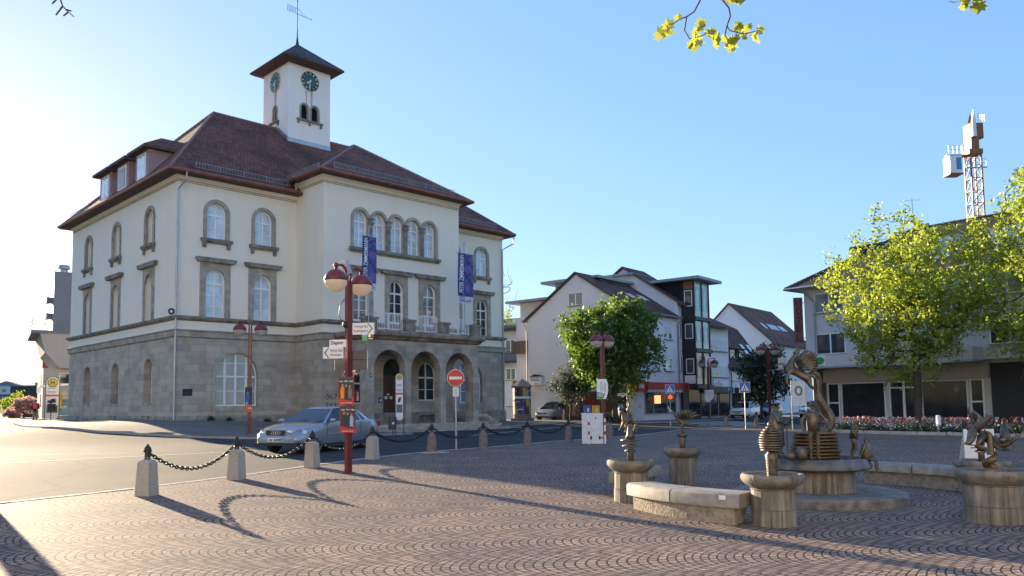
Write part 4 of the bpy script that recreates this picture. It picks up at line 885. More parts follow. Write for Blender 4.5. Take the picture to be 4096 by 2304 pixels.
def bus_stop(label, x, y, rz, z0, z1, w):
    t = thing('bus_stop_sign', label, 'bus stop', (x, y, gz(x, y)), rz); hw = w / 2; g_ = gz(x, y); z0 -= g_; z1 -= g_
    pl = [(-hw, z0 + hw), (hw, z0 + hw)] and ([(hw * math.cos(a), z0 + hw + hw * math.sin(a)) for a in [math.pi + math.pi * k / 8 for k in range(9)]] + [(hw * math.cos(a), z1 - hw + hw * math.sin(a)) for a in [math.pi * k / 8 for k in range(9)]])
    b = MB(); b.prism(pl, Z, 0, .07); b.build('panel', m_wht, t)
    b = MB(); b.tube([(-hw - .03, .035, 0), (-hw - .03, .035, z0 + .8)], .025, 6); b.tube([(hw + .03, .035, 0), (hw + .03, .035, z1 - hw)], .025, 6); b.tube([(-hw - .03, .035, z0 + .7), (-hw - .03, .035, z1 - hw)] + [(-(hw + .03) * math.cos(a), .035, z1 - hw + (hw + .03) * math.sin(a)) for a in [math.pi * k / 8 for k in range(9)]], .025, 6); b.build('frame', m_sgy, t)
    b = MB(); zc = z1 - hw; C = lambda q: [(q * math.cos(2 * math.pi * j / 20), zc + q * math.sin(2 * math.pi * j / 20)) for j in range(20)]
    b.mat(0).prism(C(hw * .82), Z, -.006, 0); b.mat(1).prism(C(hw * .68), Z, -.009, -.006); b.mat(0).text('H', -hw * .34, zc - hw * .36, hw * .68, hw * .72, Z, -.012, .05)
    L = z1 - z0; b.mat(3).prism(rect(-hw, z0 + L * .55, hw, z0 + L * .59), Z, -.005, 0); b.mat(2)
    for k in (.76, .73, .66, .63): b.prism(rect(-hw * .7, z0 + L * k, hw * .6, z0 + L * k + .02), Z, -.005, 0)
    b.mat(4).prism(rect(-hw * .85, z0 + L * .17, hw * .85, z0 + L * .34), Z, -.005, 0); b.mat(2).prism([(-hw * .5, z0 + L * .38), (hw * .2, z0 + L * .4), (hw * .6, z0 + L * .5), (-hw * .2, z0 + L * .49)], Z, -.005, 0)
    b.build('timetable', [M('stop_green', (.02, .2, .09), .5), m_yel, m_txt, m_org, M('map_grey', (.14, .15, .12), .6)], t); return t
bus_stop('tall rounded bus stop sign with yellow H before the portico', -5.5, 38.6, R_(-10), .9, 3.17, .36)
bus_stop('tall white bus stop sign with yellow H on the left street', -32.6, 56.3, R_(30), .9, 3.95, .8)
t = thing('litter_bin', 'dark litter bin on a post beside the portico bus stop', 'litter bin', (-5.75, 38.0, gz(-5.75, 38.)), 0); b = MB(); b.lathe([(.17, .35), (.19, .4), (.2, .9), (.18, .95), (.0, .97)], n=14); b.build('drum', m_sgy, t); b = MB(); b.tube([(0, .2, 0), (0, .2, 1.0)], .03, 6); b.build('post', m_sgy, t); b = MB(); b.box(.02, -.215, .6, .12, -.2, .7); b.build('sticker', m_wht, t)
t = thing('litter_bin', 'black boxy litter bin beside the left street bus stop', 'litter bin', (-32.3, 55.7, gz(-32.3, 55.7)), R_(35)); b = MB(); b.box(-.25, -.2, .75, .25, .2, 1.25); b.box(-.25, -.2, 1.35, .25, .2, 1.5); b.build('drum', m_black, t); b = MB(); b.tube([(0, .22, 0), (0, .22, 1.5)], .03, 6); b.build('post', m_sgy, t)
# cabinet with its marker posts
t = thing('utility_cabinet', 'white electrical cabinet with two black T shaped marks', 'cabinet', (3.03, 30.5, gz(3., 30.5)), R_(-4))
m_cab = M('cabinet_paint', (.66, .69, .7), .5, var=.1, vs=5)
b = MB(); b.box(-.4, -.24, 0, .4, .24, 1.12); b.prism([(-.42, 1.12), (.42, 1.12), (.42, 1.15), (-.42, 1.17)], Z, -.26, .26); b.build('body', m_cab, t)
b = MB(); b.prism(rect(-.19, .36, .38, 1.09), fr(-.24), -.012, 0); b.build('door', m_cab, t)
b = MB(); Y = fr(-.24)
for s, x in ((-1, -.06), (1, .26)): b.prism(rect(x - .03, .17, x + .03, .3), Y, -.016, -.001); b.prism(rect(min(x, x + s * .12), .215, max(x, x + s * .12), .255), Y, -.016, -.001)
b.prism(rect(.1, .93, .13, 1.02), Y, -.018, -.012); b.build('marks', m_txt, t)
for x, l in ((2.86, 'red and white striped marker post at the left of the cabinet'), (3.47, 'red and white marker post at the right edge of the cabinet')):
    b = MB(); t = thing('marker_post', l, 'marker post', (x, 30.14, gz(x, 30.14)))
    for k in range(8): b.mat(1 if k in (3, 6) else 0).tube([(0, 0, k * .12), (0, 0, k * .12 + .12)], .035, 8)
    b.build('striped_post', [m_wht, m_srd], t)
def lamp_poster(label, x, y, z, w, h, rz, kind):
    t = board('election_poster' if kind < 3 else 'notice', label, 'poster', x, y, z, rz); b = MB()
    b.prism([(0, 0), (w * .8, 0), (w, h * .35), (w, h * .75), (w * .88, h), (0, h)] if kind == 1 else rect(0, 0, w, h), Z, 0, .012)
    if kind == 1:
        b.mat(1).prism([(.01, .01), (w * .55, .01), (w * .75, h * .28), (.01, h * .36)], Z, -.003, -.001); b.mat(0).text('GRUN WAHLEN', .04, h * .22, w * .55, .05, Z, -.006, .03).text('KOMMUNAL', .04, h * .12, w * .45, .05, Z, -.006, .03); figure2d(b, w * .42, h * .36, h * .52, 3, 4); figure2d(b, w * .72, h * .34, h * .45, 3, 4)
    elif kind == 2: b.mat(2).prism(rect(0, h * .3, w, h), Z, -.003, -.001); b.mat(5).prism(rect(0, 0, w, h * .3), Z, -.003, -.001); figure2d(b, w * .4, h * .32, h * .5, 6, 4); b.mat(0).text('WAHL', w * .45, h * .12, w * .45, .08, Z, -.006, .02); b.prism(arch(w * .25, .04, h * .3, h * .4, 6), Z, -.006, -.003)
    else: b.mat(5 if kind == 4 else 7).prism([(0, 0), (w, 0), (w, h * .5), (w * .5, h * .15), (0, h * .2)], Z, -.003, -.001); b.mat(2).text('Kunst', w * .1, h * .75, w * .6, .09, Z, -.004).text('im Turm', w * .1, h * .6, w * .6, .09, Z, -.004)
    b.build('panel', [m_wht, m_grn, m_dk, M('poster_white_coat', (.6, .62, .6), .6), m_skin, m_org, m_sbl, M('poster_violet', (.07, .05, .16), .5)], t)
lamp_poster('green and white poster on the lamp behind the cabinet', 3.3, 31.18, 1.78, .44, .78, R_(-6), 1)
lamp_poster('orange and dark poster on the lamp before the arched window', -12.05, 35.78, 1.42, .36, 1.12, R_(-10), 2)
lamp_poster('small white and violet notice on the lamp by the glass bay', 16.6, 68.8, 1.35, .8, 1.25, R_(-4), 3)
# ---------------------------------------------------------------- advertising column, post boxes, small street pieces
t = thing('advertising_column', 'round poster column with a pointed stone cap', 'advertising column', (.7, 60.2, gz(.7, 60.2) - .05), 0)
b = MB(); b.lathe([(.9, 0), (.88, .3), (.68, .32), (.66, 2.62), (.62, 2.64)], n=24); b.mat(1).lathe([(.665, .42), (.675, .44), (.675, .58), (.665, .6)], n=24); b.lathe([(.665, 1.78), (.675, 1.8), (.675, 1.92), (.665, 1.94)], n=24); b.build('drum', [m_reds, m_wht], t)
b = MB(); b.lathe([(.6, 2.6), (.84, 2.64), (.86, 2.74), (.78, 2.8), (.4, 3.08), (.0, 3.3)], n=8, a0=.39); b.build('cap', M('cap_sandstone', (.3, .22, .2), .9, var=.2, bump=.3), t)
b = MB(); pm = [m_sbl, m_dk, M('poster_olive', (.35, .36, .12), .6), m_srd, m_wht, M('poster_ink', (.015, .03, .2), .5, var=.5, c2=(.08, .1, .4))]
cylm = lambda a, z, d: ((.672 + .006 - d) * math.cos(a), (.672 + .006 - d) * math.sin(a), z)
for row, (z0, z1) in enumerate(((.62, 1.18), (1.2, 1.76), (1.96, 2.58))):
    for k in range(9):
        a0 = R_(180 + 40 * k - 60 + row * 18); c = (5, 1, 2)[(k + row) % 3]; n = 4
        for j in range(n): b.mat(c).quad(*[cylm(a0 + R_(38) * jj / n, z, 0) for jj, z in ((j, z0), (j + 1, z0), (j + 1, z1), (j, z1))])
        b.mat(4 if c == 5 else 3)
        if c == 5: b.text('ZIMMERMANN', 0, 0, R_(34), .09, lambda a, z, d, a0=a0, z1=z1: cylm(a0 + R_(2) + a, z1 - .25 + z, -.004), 0, .03)
        else: b.quad(*[cylm(a0 + R_(38) * q, z, -.004) for q, z in ((.55, z1 - .22), (.97, z1 - .14), (.97, z1 - .02), (.55, z1 - .02))])
b.build('posters', pm, t)
for x, mt, l, hgt in ((5.45, m_sbl, 'blue post box beside the yellow one behind the cabinet', 1.3), (6.08, m_yel, 'yellow post box behind the white cabinet', 1.32)):
    t = thing('post_box', l, 'post box', (x, 58.4, gz(x, 58.4)), R_(-5)); b = MB(); b.box(-.28, -.2, .55, .28, .2, 1.2); b.prism([(-.29, 1.2), (.29, 1.2), (.27, 1.28), (-.27, 1.28)], Z, -.22, .22); b.build('box', mt, t); b = MB(); b.box(-.24, -.1, 0, .24, .1, .55); b.build('stand', m_sgy, t); b = MB(); b.prism(rect(.0, .8, .14, 1.05), fr(-.2), -.01, 0); b.build('label_plate', m_wht, t)
t = thing('wheelie_bin', 'dark wheelie bin with a blue lid beside the hedge', 'bin', (8.0, 58.6, gz(8., 58.6)), R_(10)); b = MB(); b.add([(-.24, -.26, .08), (.24, -.26, .08), (.24, .26, .08), (-.24, .26, .08), (-.3, -.34, 1.0), (.3, -.34, 1.0), (.3, .34, 1.0), (-.3, .34, 1.0)], [(0, 3, 2, 1), (4, 5, 6, 7), (0, 1, 5, 4), (1, 2, 6, 5), (2, 3, 7, 6), (3, 0, 4, 7)]); b.build('body', m_black, t); b = MB(); b.prism([(-.36, 1.0), (.36, 1.0), (.33, 1.09), (-.33, 1.1)], Z, -.4, .4); b.build('lid', M('bin_lid_blue', (.01, .05, .22), .4), t)
for s in (-1, 1): b = MB(); b.tube([(s * .24, .3, .1), (s * .28, .3, .1)], .1, 10); b.build('wheel', m_black, t)
t = thing('street_name_sign', 'white street name sign on a thin pole by the shop corner', 'street sign', (8.1, 57.8, gz(8.1, 57.8)), R_(-4)); b = MB(); b.tube([(.2, .02, 0), (.2, .02, 2.7)], .025, 6); b.build('pole', m_zinc, t); b = MB(); b.prism(rect(-.75, 1.98, .2, 2.18), Z, -.02, 0); b.build('panel', m_wht, t); b = MB(); b.text('Alter Friedhof', -.7, 2.03, .85, .1, Z, -.024, .02); b.build('lettering', m_txt, t)
t = thing('display_case', 'dark poster display on the shop wall beside the bin', 'display case', (8.35, 61.9, .95), R_(51)); b = MB(); b.prism(rect(-.5, 0, .5, .8), Z, 0, .1); b.mat(1)
for k in range(5): figure2d(b, -.36 + k * .18, .1, .5, 1, 1)
b.build('panel', [m_dk, m_wht], t)
t = thing('notice_board', 'white framed A board behind the right fountain bowl', 'notice board', (9.98, 17.7, gz(9.98, 17.7)), R_(-8))
b = MB(); b.ring(rect(0, .02, .62, 1.0), rect(.03, .05, .59, .97), Z, -.02, .02); b.prism(rect(.03, .05, .59, .97), Z, -.005, .005); b.mat(1).prism(rect(.03, .05, .59, .13), Z, -.01, -.006); b.mat(2).text('FESTIVAL', .12, .84, .26, .05, Z, -.008).text('Programm', .1, .72, .2, .03, Z, -.008); b.prism([(.36 + .05 * math.cos(a), .5 + .05 * math.sin(a)) for a in [k * .785 for k in range(8)]], Z, -.012, -.006); b.mat(3).prism(rect(.12, .64, .3, .66), Z, -.012, -.006); b.prism(rect(.12, .58, .24, .6), Z, -.012, -.006); b.build('front_panel', [m_wht, m_grn, M('notice_blue_print', (.08, .2, .35), .5), m_txt], t)
b = MB(); b.add([(0, .02, .98), (.62, .02, .98), (.62, .45, 0), (0, .45, 0)], [(0, 1, 2, 3)]); b.build('back_panel', m_wht, t)
t = thing('information_stele', 'tall glass information stele with a round emblem behind the fountain', 'information sign', (15.1, 42, gz(15.1, 42)), R_(-20)); b = MB()
for x in (-.36, .36): b.tube([(x, 0, 0), (x, 0, 2.65)], .03, 6)
b.build('frame', m_steel, t); b = MB(); b.prism(rect(-.34, 1.3, .34, 2.6), Z, -.01, .01); b.mat(1).ring([(.2 * math.cos(2 * math.pi * j / 24), 2.1 + .27 * math.sin(2 * math.pi * j / 24)) for j in range(24)], [(.1 * math.cos(2 * math.pi * j / 24), 2.1 + .16 * math.sin(2 * math.pi * j / 24)) for j in range(24)], Z, -.016, -.01); b.build('panel', [M('stele_glass', (.55, .6, .58), .3), M('emblem_grey', (.12, .13, .12), .5)], t)
t = thing('park_bench', 'low dark bench under the middle portico arch', 'bench', TH.matrix_basis @ Vector((14.5, -3.6, .58)), TH.rotation_euler[2]); b = MB(); b.box(-.7, -.25, .34, .7, .2, .42); b.build('seat', m_door, t)
for x in (-.6, .55): b = MB(); b.box(x - .06, -.22, 0, x + .06, .18, .34); b.build('leg', m_dstone, t)
b = MB(); b.tube([(.62 + .16 * math.cos(a), 0, .5 + .16 * math.sin(a)) for a in [k * .5 for k in range(13)]], .02, 6); b.build('armrest', m_black, t)
# ---------------------------------------------------------------- cars
m_tyre = M('tyre_rubber', (.018, .018, .018), .85, var=.2); m_rim = M('alloy', (.5, .51, .52), .3, .85, var=.1); m_cgl = glass('car_glass', (.02, .028, .034), .02, .45, 0.); m_trim = M('black_trim', (.02, .02, .022), .5); m_lens = M('headlight_lens', (.6, .62, .63), .12, .2, spec=.9, coat=1); m_chr = M('chrome', (.7, .7, .7), .12, 1.); m_amb = M('tail_red', (.4, .02, .02), .2)
def paint(name, col, metal=.6, rough=.32): return M(name, col, rough, metal, var=.04, coat=.9)
def car(name, label, x, y, head, st, gh, wheels, wr, pm, text, front, roofm=None, group=None, zc=None):
    t = thing(name, label, 'car', (x, y, gz(x, y) if zc is None else zc), head, group)
    b = MB(); n = 0; K = None; vs = []; fs = []
    for (sx, zb, zt, hm, ht, zc_) in st:
        h = zt - zb
        half = [(hm * .86, zb), (hm * .97, zb + .1 * h), (hm, zb + .36 * h), (hm * .995, zb + .62 * h), (hm * .5 + ht * .5, zt - .1 * h), (ht, zt), (ht * .55, zt * .4 + zc_ * .6)]
        ring = [(sx, a, z) for a, z in half] + [(sx, 0, zc_)] + [(sx, -a, z) for a, z in reversed(half)] + [(sx, 0, zb)]
        K = len(ring); vs += ring; n += 1
    for i in range(n - 1):
        for k in range(K): fs.append((i * K + k, i * K + (k + 1) % K, (i + 1) * K + (k + 1) % K, (i + 1) * K + k))
    fs += [tuple(range(K)), tuple((n - 1) * K + k for k in range(K - 1, -1, -1))]
    b.add(vs, fs); body = b.build('body', pm, t)
    cut = MB()
    for wx in wheels:
        for s in (-1, 1): cut.tube([(wx, s * .55, wr + .01), (wx, s * 1.3, wr + .01)], wr + .055, 24)
    co = cut.build('wheel_well_cutter', m_black); md = body.modifiers.new('wells', 'BOOLEAN'); md.operation = 'DIFFERENCE'; md.object = co; md.solver = 'EXACT'
    me = bpy.data.meshes.new_from_object(body.evaluated_get(bpy.context.evaluated_depsgraph_get())); body.modifiers.clear(); body.data = me; bpy.data.objects.remove(co)
    bm = bmesh.new(); bm.from_mesh(me)
    for e in bm.edges: e.smooth = not (len(e.link_faces) == 2 and e.calc_face_angle(9) > .55)
    for f in bm.faces: f.smooth = True
    bm.to_mesh(me); bm.free()
    b = MB()      # glasshouse: one quad strip per side, alternating pillar and glass
    zb = gh['zb']; S_ = gh['st']
    def P(k, s, top): xb, xt, zt, hb, ht = S_[k]; return (xt, s * ht, zt) if top else (xb, s * hb, zb)
    for s in (-1, 1):
        for k in range(len(S_) - 1): b.mat(gh['m'][k]); b.quad(P(k, s, 0), P(k + 1, s, 0), P(k + 1, s, 1), P(k, s, 1))
    b.mat(1); b.quad(P(0, -1, 0), P(0, 1, 0), P(0, 1, 1), P(0, -1, 1)); L = len(S_) - 1; b.quad(P(L, 1, 0), P(L, -1, 0), P(L, -1, 1), P(L, 1, 1))
    b.mat(2); cr_ = gh.get('crown', .06)
    for k in range(L):
        for s in (-1, 1):
            a, c = P(k, s, 1), P(k + 1, s, 1); f_ = lambda q, kk: (q[0], q[1] * .5, q[2] + cr_ * .8); g_ = lambda q: (q[0], 0, q[2] + cr_)
            e0 = .35 if k == 0 else 1; e1 = .35 if k + 1 == L else 1
            A = (a[0], a[1] * .55, a[2] + cr_ * .75 * e0); B = (c[0], c[1] * .55, c[2] + cr_ * .75 * e1); C0 = (a[0], 0, a[2] + cr_ * e0); C1 = (c[0], 0, c[2] + cr_ * e1)
            b.quad(a, c, B, A); b.quad(A, B, C1, C0)
    a0, a1 = P(0, -1, 1), P(0, 1, 1); b.quad(a0, a1, (a1[0], a1[1] * .55, a1[2] + cr_ * .26), (a1[0], 0, a1[2] + cr_ * .35), (a0[0], a0[1] * .55, a0[2] + cr_ * .26))
    a0, a1 = P(L, -1, 1), P(L, 1, 1); b.quad(a0, a1, (a1[0], a1[1] * .55, a1[2] + cr_ * .26), (a1[0], 0, a1[2] + cr_ * .35), (a0[0], a0[1] * .55, a0[2] + cr_ * .26))
    b.build('cabin', [pm, m_cgl, roofm or pm], t, angle=.6)
    hw = max(s_[3] for s_ in st)
    for wx in wheels:
        for s in (-1, 1):
            b = MB(); b.M = Matrix.Translation((wx, s * (hw - .13), wr)) @ Matrix.Rotation(R_(-90 * s), 4, 'X')
            b.lathe([(wr * .66, -.09), (wr * .9, -.1), (wr, -.07), (wr, .06), (wr * .92, .1), (wr * .68, .105)], n=26)
            w = b.build('wheel', m_tyre, t, angle=.7)
            b = MB(); b.M = Matrix.Translation((wx, s * (hw - .13), wr)) @ Matrix.Rotation(R_(-90 * s), 4, 'X')
            b.ring([(wr * .7 * math.cos(2 * math.pi * j / 24), wr * .7 * math.sin(2 * math.pi * j / 24)) for j in range(24)], [(wr * .58 * math.cos(2 * math.pi * j / 24), wr * .58 * math.sin(2 * math.pi * j / 24)) for j in range(24)], flat(0), .08, .11)
            for j in range(10): a = j * math.pi / 5; ca, sa = math.cos(a), math.sin(a); q = wr * .055; b.prism([(ca * r_ - sa * o_, sa * r_ + ca * o_) for r_, o_ in ((.02, -q), (wr * .6, -q * .8), (wr * .6, q * .8), (.02, q))], flat(0), .07, .1)
            b.lathe([(wr * .16, .06), (wr * .16, .105), (.0, .11)], n=12); b.mat(1).lathe([(wr * .58, .0), (.0, .005)], n=20)
            b.build('rim', [m_rim, m_trim], w)
    front(t, b)
    return t
def fx(x0): return lambda a, z, d: (x0 - d, a, z)      # faces +x; a to the car's left
def mirror(t, x, z, y, pm):
    for s in (-1, 1): b = MB(); b.ball((x, s * y, z), .1, (.75, 1.15, .72), 10, 6); b.tube([(x - .02, s * (y - .15), z - .05), (x, s * y, z - .02)], .03, 5); b.build('wing_mirror', pm, t, smooth=True)
def sline(t, xs, y, z0, z1, name='door_seam'):
    for s in (-1, 1):
        for x in xs: b = MB(); b.tube([(x, s * (y - .03), z0), (x + .02, s * (y + .003), z0 + (z1 - z0) * .4), (x, s * (y - .0), z0 + (z1 - z0) * .7), (x - .02, s * (y - .03), z1)], .006, 4); b.build(name, m_trim, t)
def plate_(t, x, z, txt, w=.52):
    b = MB(); b.prism(rect(-w / 2, z - .055, w / 2, z + .055), fx(x), -.012, .05); b.mat(1).prism(rect(w / 2 - .045, z - .05, w / 2 - .003, z + .05), fx(x), -.014, -.012)
    b.mat(2).text(txt, -w / 2 + .03, z - .036, w - .1, .072, lambda a, zz, d: (x + .016, -a - .03, zz), 0, .03); b.build('number_plate', [m_wht, m_sbl, m_txt], t)
silver = paint('silver_paint', (.3, .33, .375), .5, .3)
def audi_front(t, b):
    for s in (-1, 1):
        b = MB(); b.add([(2.33, s * .36, .6), (2.30, s * .36, .74), (2.12, s * .78, .745), (2.03, s * .84, .72), (2.05, s * .85, .62), (2.2, s * .74, .585)], [(0, 1, 2, 3, 4, 5)]); 
        for i, p in enumerate(b.v): b.v[i] = (p[0] + .055, p[1], p[2])
        vs = list(b.v); b.add([(p[0] - .16, p[1] * .97, p[2]) for p in vs], [(0, 1, 2, 3, 4, 5)]); nb = 6
        for i in range(6): b.f.append((i, (i + 1) % 6, 6 + (i + 1) % 6, 6 + i)); b.mi.append(0)
        b.build('headlight', m_lens, t)
        b = MB(); b.ball((2.37, s * .5, .66), .045, (.6, 1, 1), 10, 6); b.build('headlight_bulb', m_chr, t, smooth=True)
    b = MB(); b.prism([(-.34, .57), (.34, .57), (.36, .73), (-.36, .73)], fx(2.40), -.03, .1); g = b.build('grille', m_trim, t)
    b = MB(); b.ring([(-.36, .55), (.36, .55), (.385, .75), (-.385, .75)], [(-.335, .575), (.335, .575), (.355, .725), (-.355, .725)], fx(2.40), -.045, .05); b.build('grille_frame', m_chr, g)
    b = MB()
    for k in range(4): cy_ = -.117 + k * .078; b.tube([(2.438, cy_ + .05 * math.cos(a), .65 + .05 * math.sin(a)) for a in [2 * math.pi * j / 16 for j in range(17)]], .0085, 5, False)
    b.build('ring_emblem', m_chr, g, smooth=True)
    plate_(t, 2.475, .44, 'BB:ML 284')
    b = MB(); b.prism([(-.78, .26), (.78, .26), (.8, .35), (-.8, .35)], fx(2.4), -.06, .25); b.build('bumper_intake', m_trim, t)
    for s in (-1, 1): b = MB(); b.box(-1.0, s * .875 - .03, .19, 1.1, s * .875 + .02, .27); b.build('sill_trim', m_trim, t)
    mirror(t, .82, 1.0, .98, silver); sline(t, (1.0, -.2, -1.02), .905, .3, .93)
    for s in (-1, 1):
        b = MB(); b.tube([(1.05, s * .912, .56), (-1.0, s * .912, .58)], .012, 5); b.build('side_moulding', silver, t)
        for x in (.0, -.95): b = MB(); b.box(x - .1, s * .9 - .02, .8, x + .06, s * .9 + .02, .83); b.build('door_handle', silver, t)
    b = MB()
    for s in (-.25, .42): b.tube([(1.1, s, .985), (.95, s + .5 * (1 if s < 0 else -1) * .0 + .35, 1.03)], .01, 4)
    b.build('wiper', m_trim, t)
    for s in (-1, 1): b = MB(); b.box(-2.42, s * .72 - .12, .72, -2.3, s * .72 + .12, .9); b.build('tail_light', m_amb, t)
car('saloon_car', 'silver four door saloon waiting in front of the town hall', -6.42, 26.75, R_(-110.7),
    [(-2.42, .44, .72, .68, .6, .74), (-2.36, .3, .88, .80, .72, .91), (-2.1, .25, .97, .87, .8, 1.0), (-1.6, .22, .98, .9, .83, 1.0), (-1.0, .21, .97, .905, .84, .98), (0, .2, .96, .905, .85, .97), (.8, .2, .95, .905, .85, .96), (1.15, .21, .92, .905, .83, .97), (1.6, .22, .86, .9, .8, .93), (1.95, .23, .8, .88, .76, .87), (2.2, .25, .72, .83, .7, .79), (2.36, .27, .64, .76, .66, .7), (2.44, .34, .55, .68, .6, .56)],
    dict(zb=.93, st=[(1.12, .28, 1.36, .80, .56), (.98, .2, 1.375, .82, .57), (-.16, -.2, 1.405, .835, .59), (-.26, -.3, 1.405, .835, .59), (-1.12, -.98, 1.375, .82, .58), (-1.22, -1.05, 1.365, .82, .575), (-1.62, -1.12, 1.355, .79, .57), (-1.95, -1.2, 1.34, .72, .56)], m=[0, 1, 0, 1, 0, 1, 0], crown=.055), (1.47, -1.29), .315, silver, 'x', audi_front)
def hatch(label, x, y, head, pm, txt, cab=None, sc=1., group=None, L2=1.75, kind=0, name='hatchback_car'):
    def front(t, b):
        f = L2
        for s in (-1, 1): b = MB(); b.ball((f - .12, s * .58, .68), .16, (.75, 1.25, .62), 12, 6); b.build('headlight', m_lens, t, smooth=True)
        b = MB(); b.prism([(-.4, .56), (.4, .56), (.42, .66), (-.42, .66)], fx(f), -.02, .1); b.build('grille', m_trim, t)
        b = MB(); b.prism([(-.6, .26), (.6, .26), (.62, .38), (-.62, .38)], fx(f), -.03, .2); b.build('bumper_intake', m_trim, t)
        plate_(t, f + .03, .47, txt); mirror(t, f - 1.15, 1.0, .93, pm); sline(t, (f - 1.05, f - 2.2), .85, .3, .92)
        b = MB(); b.ball((f + .02, 0, .64), .06, (.3, 1, 1), 10, 6); b.build('emblem', m_chr, t, smooth=True)
    f = L2
    return car(name, label, x, y, head, [(-f, .4, .8, .66, .6, .84), (-f + .06, .28, .95, .78, .7, 1.0), (-f + .4, .24, 1.0, .83, .77, 1.02), (-.3, .2, .97, .84, .78, .98), (.4, .2, .95, .84, .78, .96), (f - .95, .2, .94, .84, .76, .97), (f - .5, .23, .86, .82, .72, .92), (f - .18, .26, .72, .76, .64, .8), (f, .34, .6, .64, .52, .64)],
        dict(zb=.93, st=[(f - .82, f - 1.55, 1.42, .74, .56), (f - .95, f - 1.63, 1.44, .76, .57), (-.02, -.12, 1.5, .78, .6), (-.12, -.22, 1.5, .78, .6), (-f + .62, -f + .72, 1.46, .76, .58), (-f + .16, -f + .52, 1.42, .72, .56)], m=[0, 1, 0, 1, 0], crown=.06), (f - .72, -f + .62), .3, pm, txt, front, cab, group)
hatch('small silver car with a black rear parked at the white house', 3.35, 66.3, math.atan2(-.84, -.54), paint('light_silver', (.52, .53, .54), .5), 'BB-SM 451', m_trim)
white_p = paint('white_car_paint', (.78, .8, .82), .0, .3)
hatch('white hatchback parked at the crossing', 20.9, 71.5, math.atan2(-.8, -.6), white_p, 'BB-GW 71', L2=2.1, group='cars parked along the side street')
hatch('dark hatchback parked behind the white one', 24.3, 76, math.atan2(-.8, -.6), paint('dark_car_paint', (.015, .02, .03), .4), 'BB-KT 92', L2=2.1, group='cars parked along the side street')
hatch('pale car partly hidden by the fountain figures', 27.2, 72, math.atan2(-.8, -.6), white_p, 'BB-HR 3', L2=2.1, group='cars parked along the side street')
# ---------------------------------------------------------------- houses along the side street (one shared street frame)
m_whr = plaster('white_render', (.74, .75, .76), .14); m_whr2 = plaster('grey_white_render', (.6, .63, .68), .14); m_bei = plaster('beige_render', (.46, .41, .35), .2)
m_t2 = tiles('brown_tiles_front', (.13, .075, .065), 'x', .3, .3); m_t2s = tiles('brown_tiles_side', (.13, .075, .065), 'y', .3, .3); m_t3 = tiles('red_brown_tiles', (.19, .1, .075), 'x', .3, .3)
m_shut = M('roller_shutter', (.62, .65, .68), .6, var=.06); m_anth = M('anthracite_metal', (.03, .035, .04), .45, .3, var=.2, vs=2); m_bay = glass('bay_glass', (.25, .42, .47), .04); m_flat = M('flat_roof_edge', (.3, .33, .35), .6, .3, var=.15)
m_shop = glass('shop_glass', (.03, .035, .036), .05, .3, 0.); m_dred = M('fascia_red', (.42, .01, .015), .4, var=.06); m_fbr = M('fascia_brown', (.07, .045, .035), .6, var=.2); m_brick = M('brown_balcony_board', (.1, .07, .055), .7, var=.2)
m_gut = M('zinc_gutter', (.25, .24, .24), .5, .5, var=.2); m_glow = M('lantern_red', (.7, .05, .01), .5, emit=1.2); m_warm = M('lit_shop_light', (.9, .3, .12), .5, emit=.7)
AN = math.atan2(.777, .63)
def street(name, label, x=9.51, y=62., cat='house', ang=AN, z=0): return thing(name, label, cat, (x, y, z), ang)
def rwin(par, mp, x0, z0, x1, z1, nm=1, pane=None, shutter=0., sill=True, d=.12, fw=.07):
    b = MB(); b.ring(rect(x0, z0, x1, z1), rect(x0 + fw, z0 + fw, x1 - fw, z1 - fw), mp, -.02, .06)
    for k in range(nm): x = x0 + (x1 - x0) * (k + 1) / (nm + 1); b.prism(rect(x - .05, z0 + fw, x + .05, z1 - fw), mp, -.015, .05)
    w = b.build('window', m_frame, par); MB().add([mp(a, z, -.004) for a, z in rect(x0 + fw, z0 + fw, x1 - fw, z1 - fw)], [(0, 1, 2, 3)]).build('pane', pane or m_dark, w)
    if shutter:
        b = MB(); n = max(2, int((z1 - z0) * shutter / .09)); zz = z1 - .03
        for k in range(n): h = (z1 - z0) * shutter / n; b.prism(rect(x0 + .06, zz - h * .92, x1 - .06, zz), mp, -.03 - .012 * (k % 2), -.01); zz -= h
        b.build('roller_shutter', m_shut, w)
    if sill: b = MB(); b.prism(rect(x0 - .06, z0 - .07, x1 + .06, z0), mp, -.12, .0); b.build('sill', m_gut, w)
    return w
def gable_house(par, x0, x1, y0, y1, ze, yr, zr, z0, wall, tf, ts, over=.35, name='wall'):
    b = MB(); g = [(y0, z0), (y1, z0), (y1, ze), (yr, zr), (y0, ze)]
    b.prism(g, lf(x0), 0, x1 - x0); b.build(name, wall, par)
    b = MB(); k0 = (zr - ze) / (yr - y0); k1 = (zr - ze) / (y1 - yr); th = .16
    for s, (ya, yb, k) in enumerate(((y0 - over, yr, k0), (y1 + over, yr, k1))):
        zA = ze - over * k + .03; zB = zr + .03; P = [(x0 - .25, ya, zA), (x1 + .02, ya, zA), (x1 + .02, yb, zB), (x0 - .25, yb, zB)]
        b.mat(0).quad(*[(p[0], p[1], p[2] + th) for p in P]); b.mat(1).quad(*P)
        for i in range(4): p, q = P[i], P[(i + 1) % 4]; b.quad(p, q, (q[0], q[1], q[2] + th), (p[0], p[1], p[2] + th))
    return b.build('roof', [tf, m_soff], par)
Y0, X0 = fr(0), lf(0)
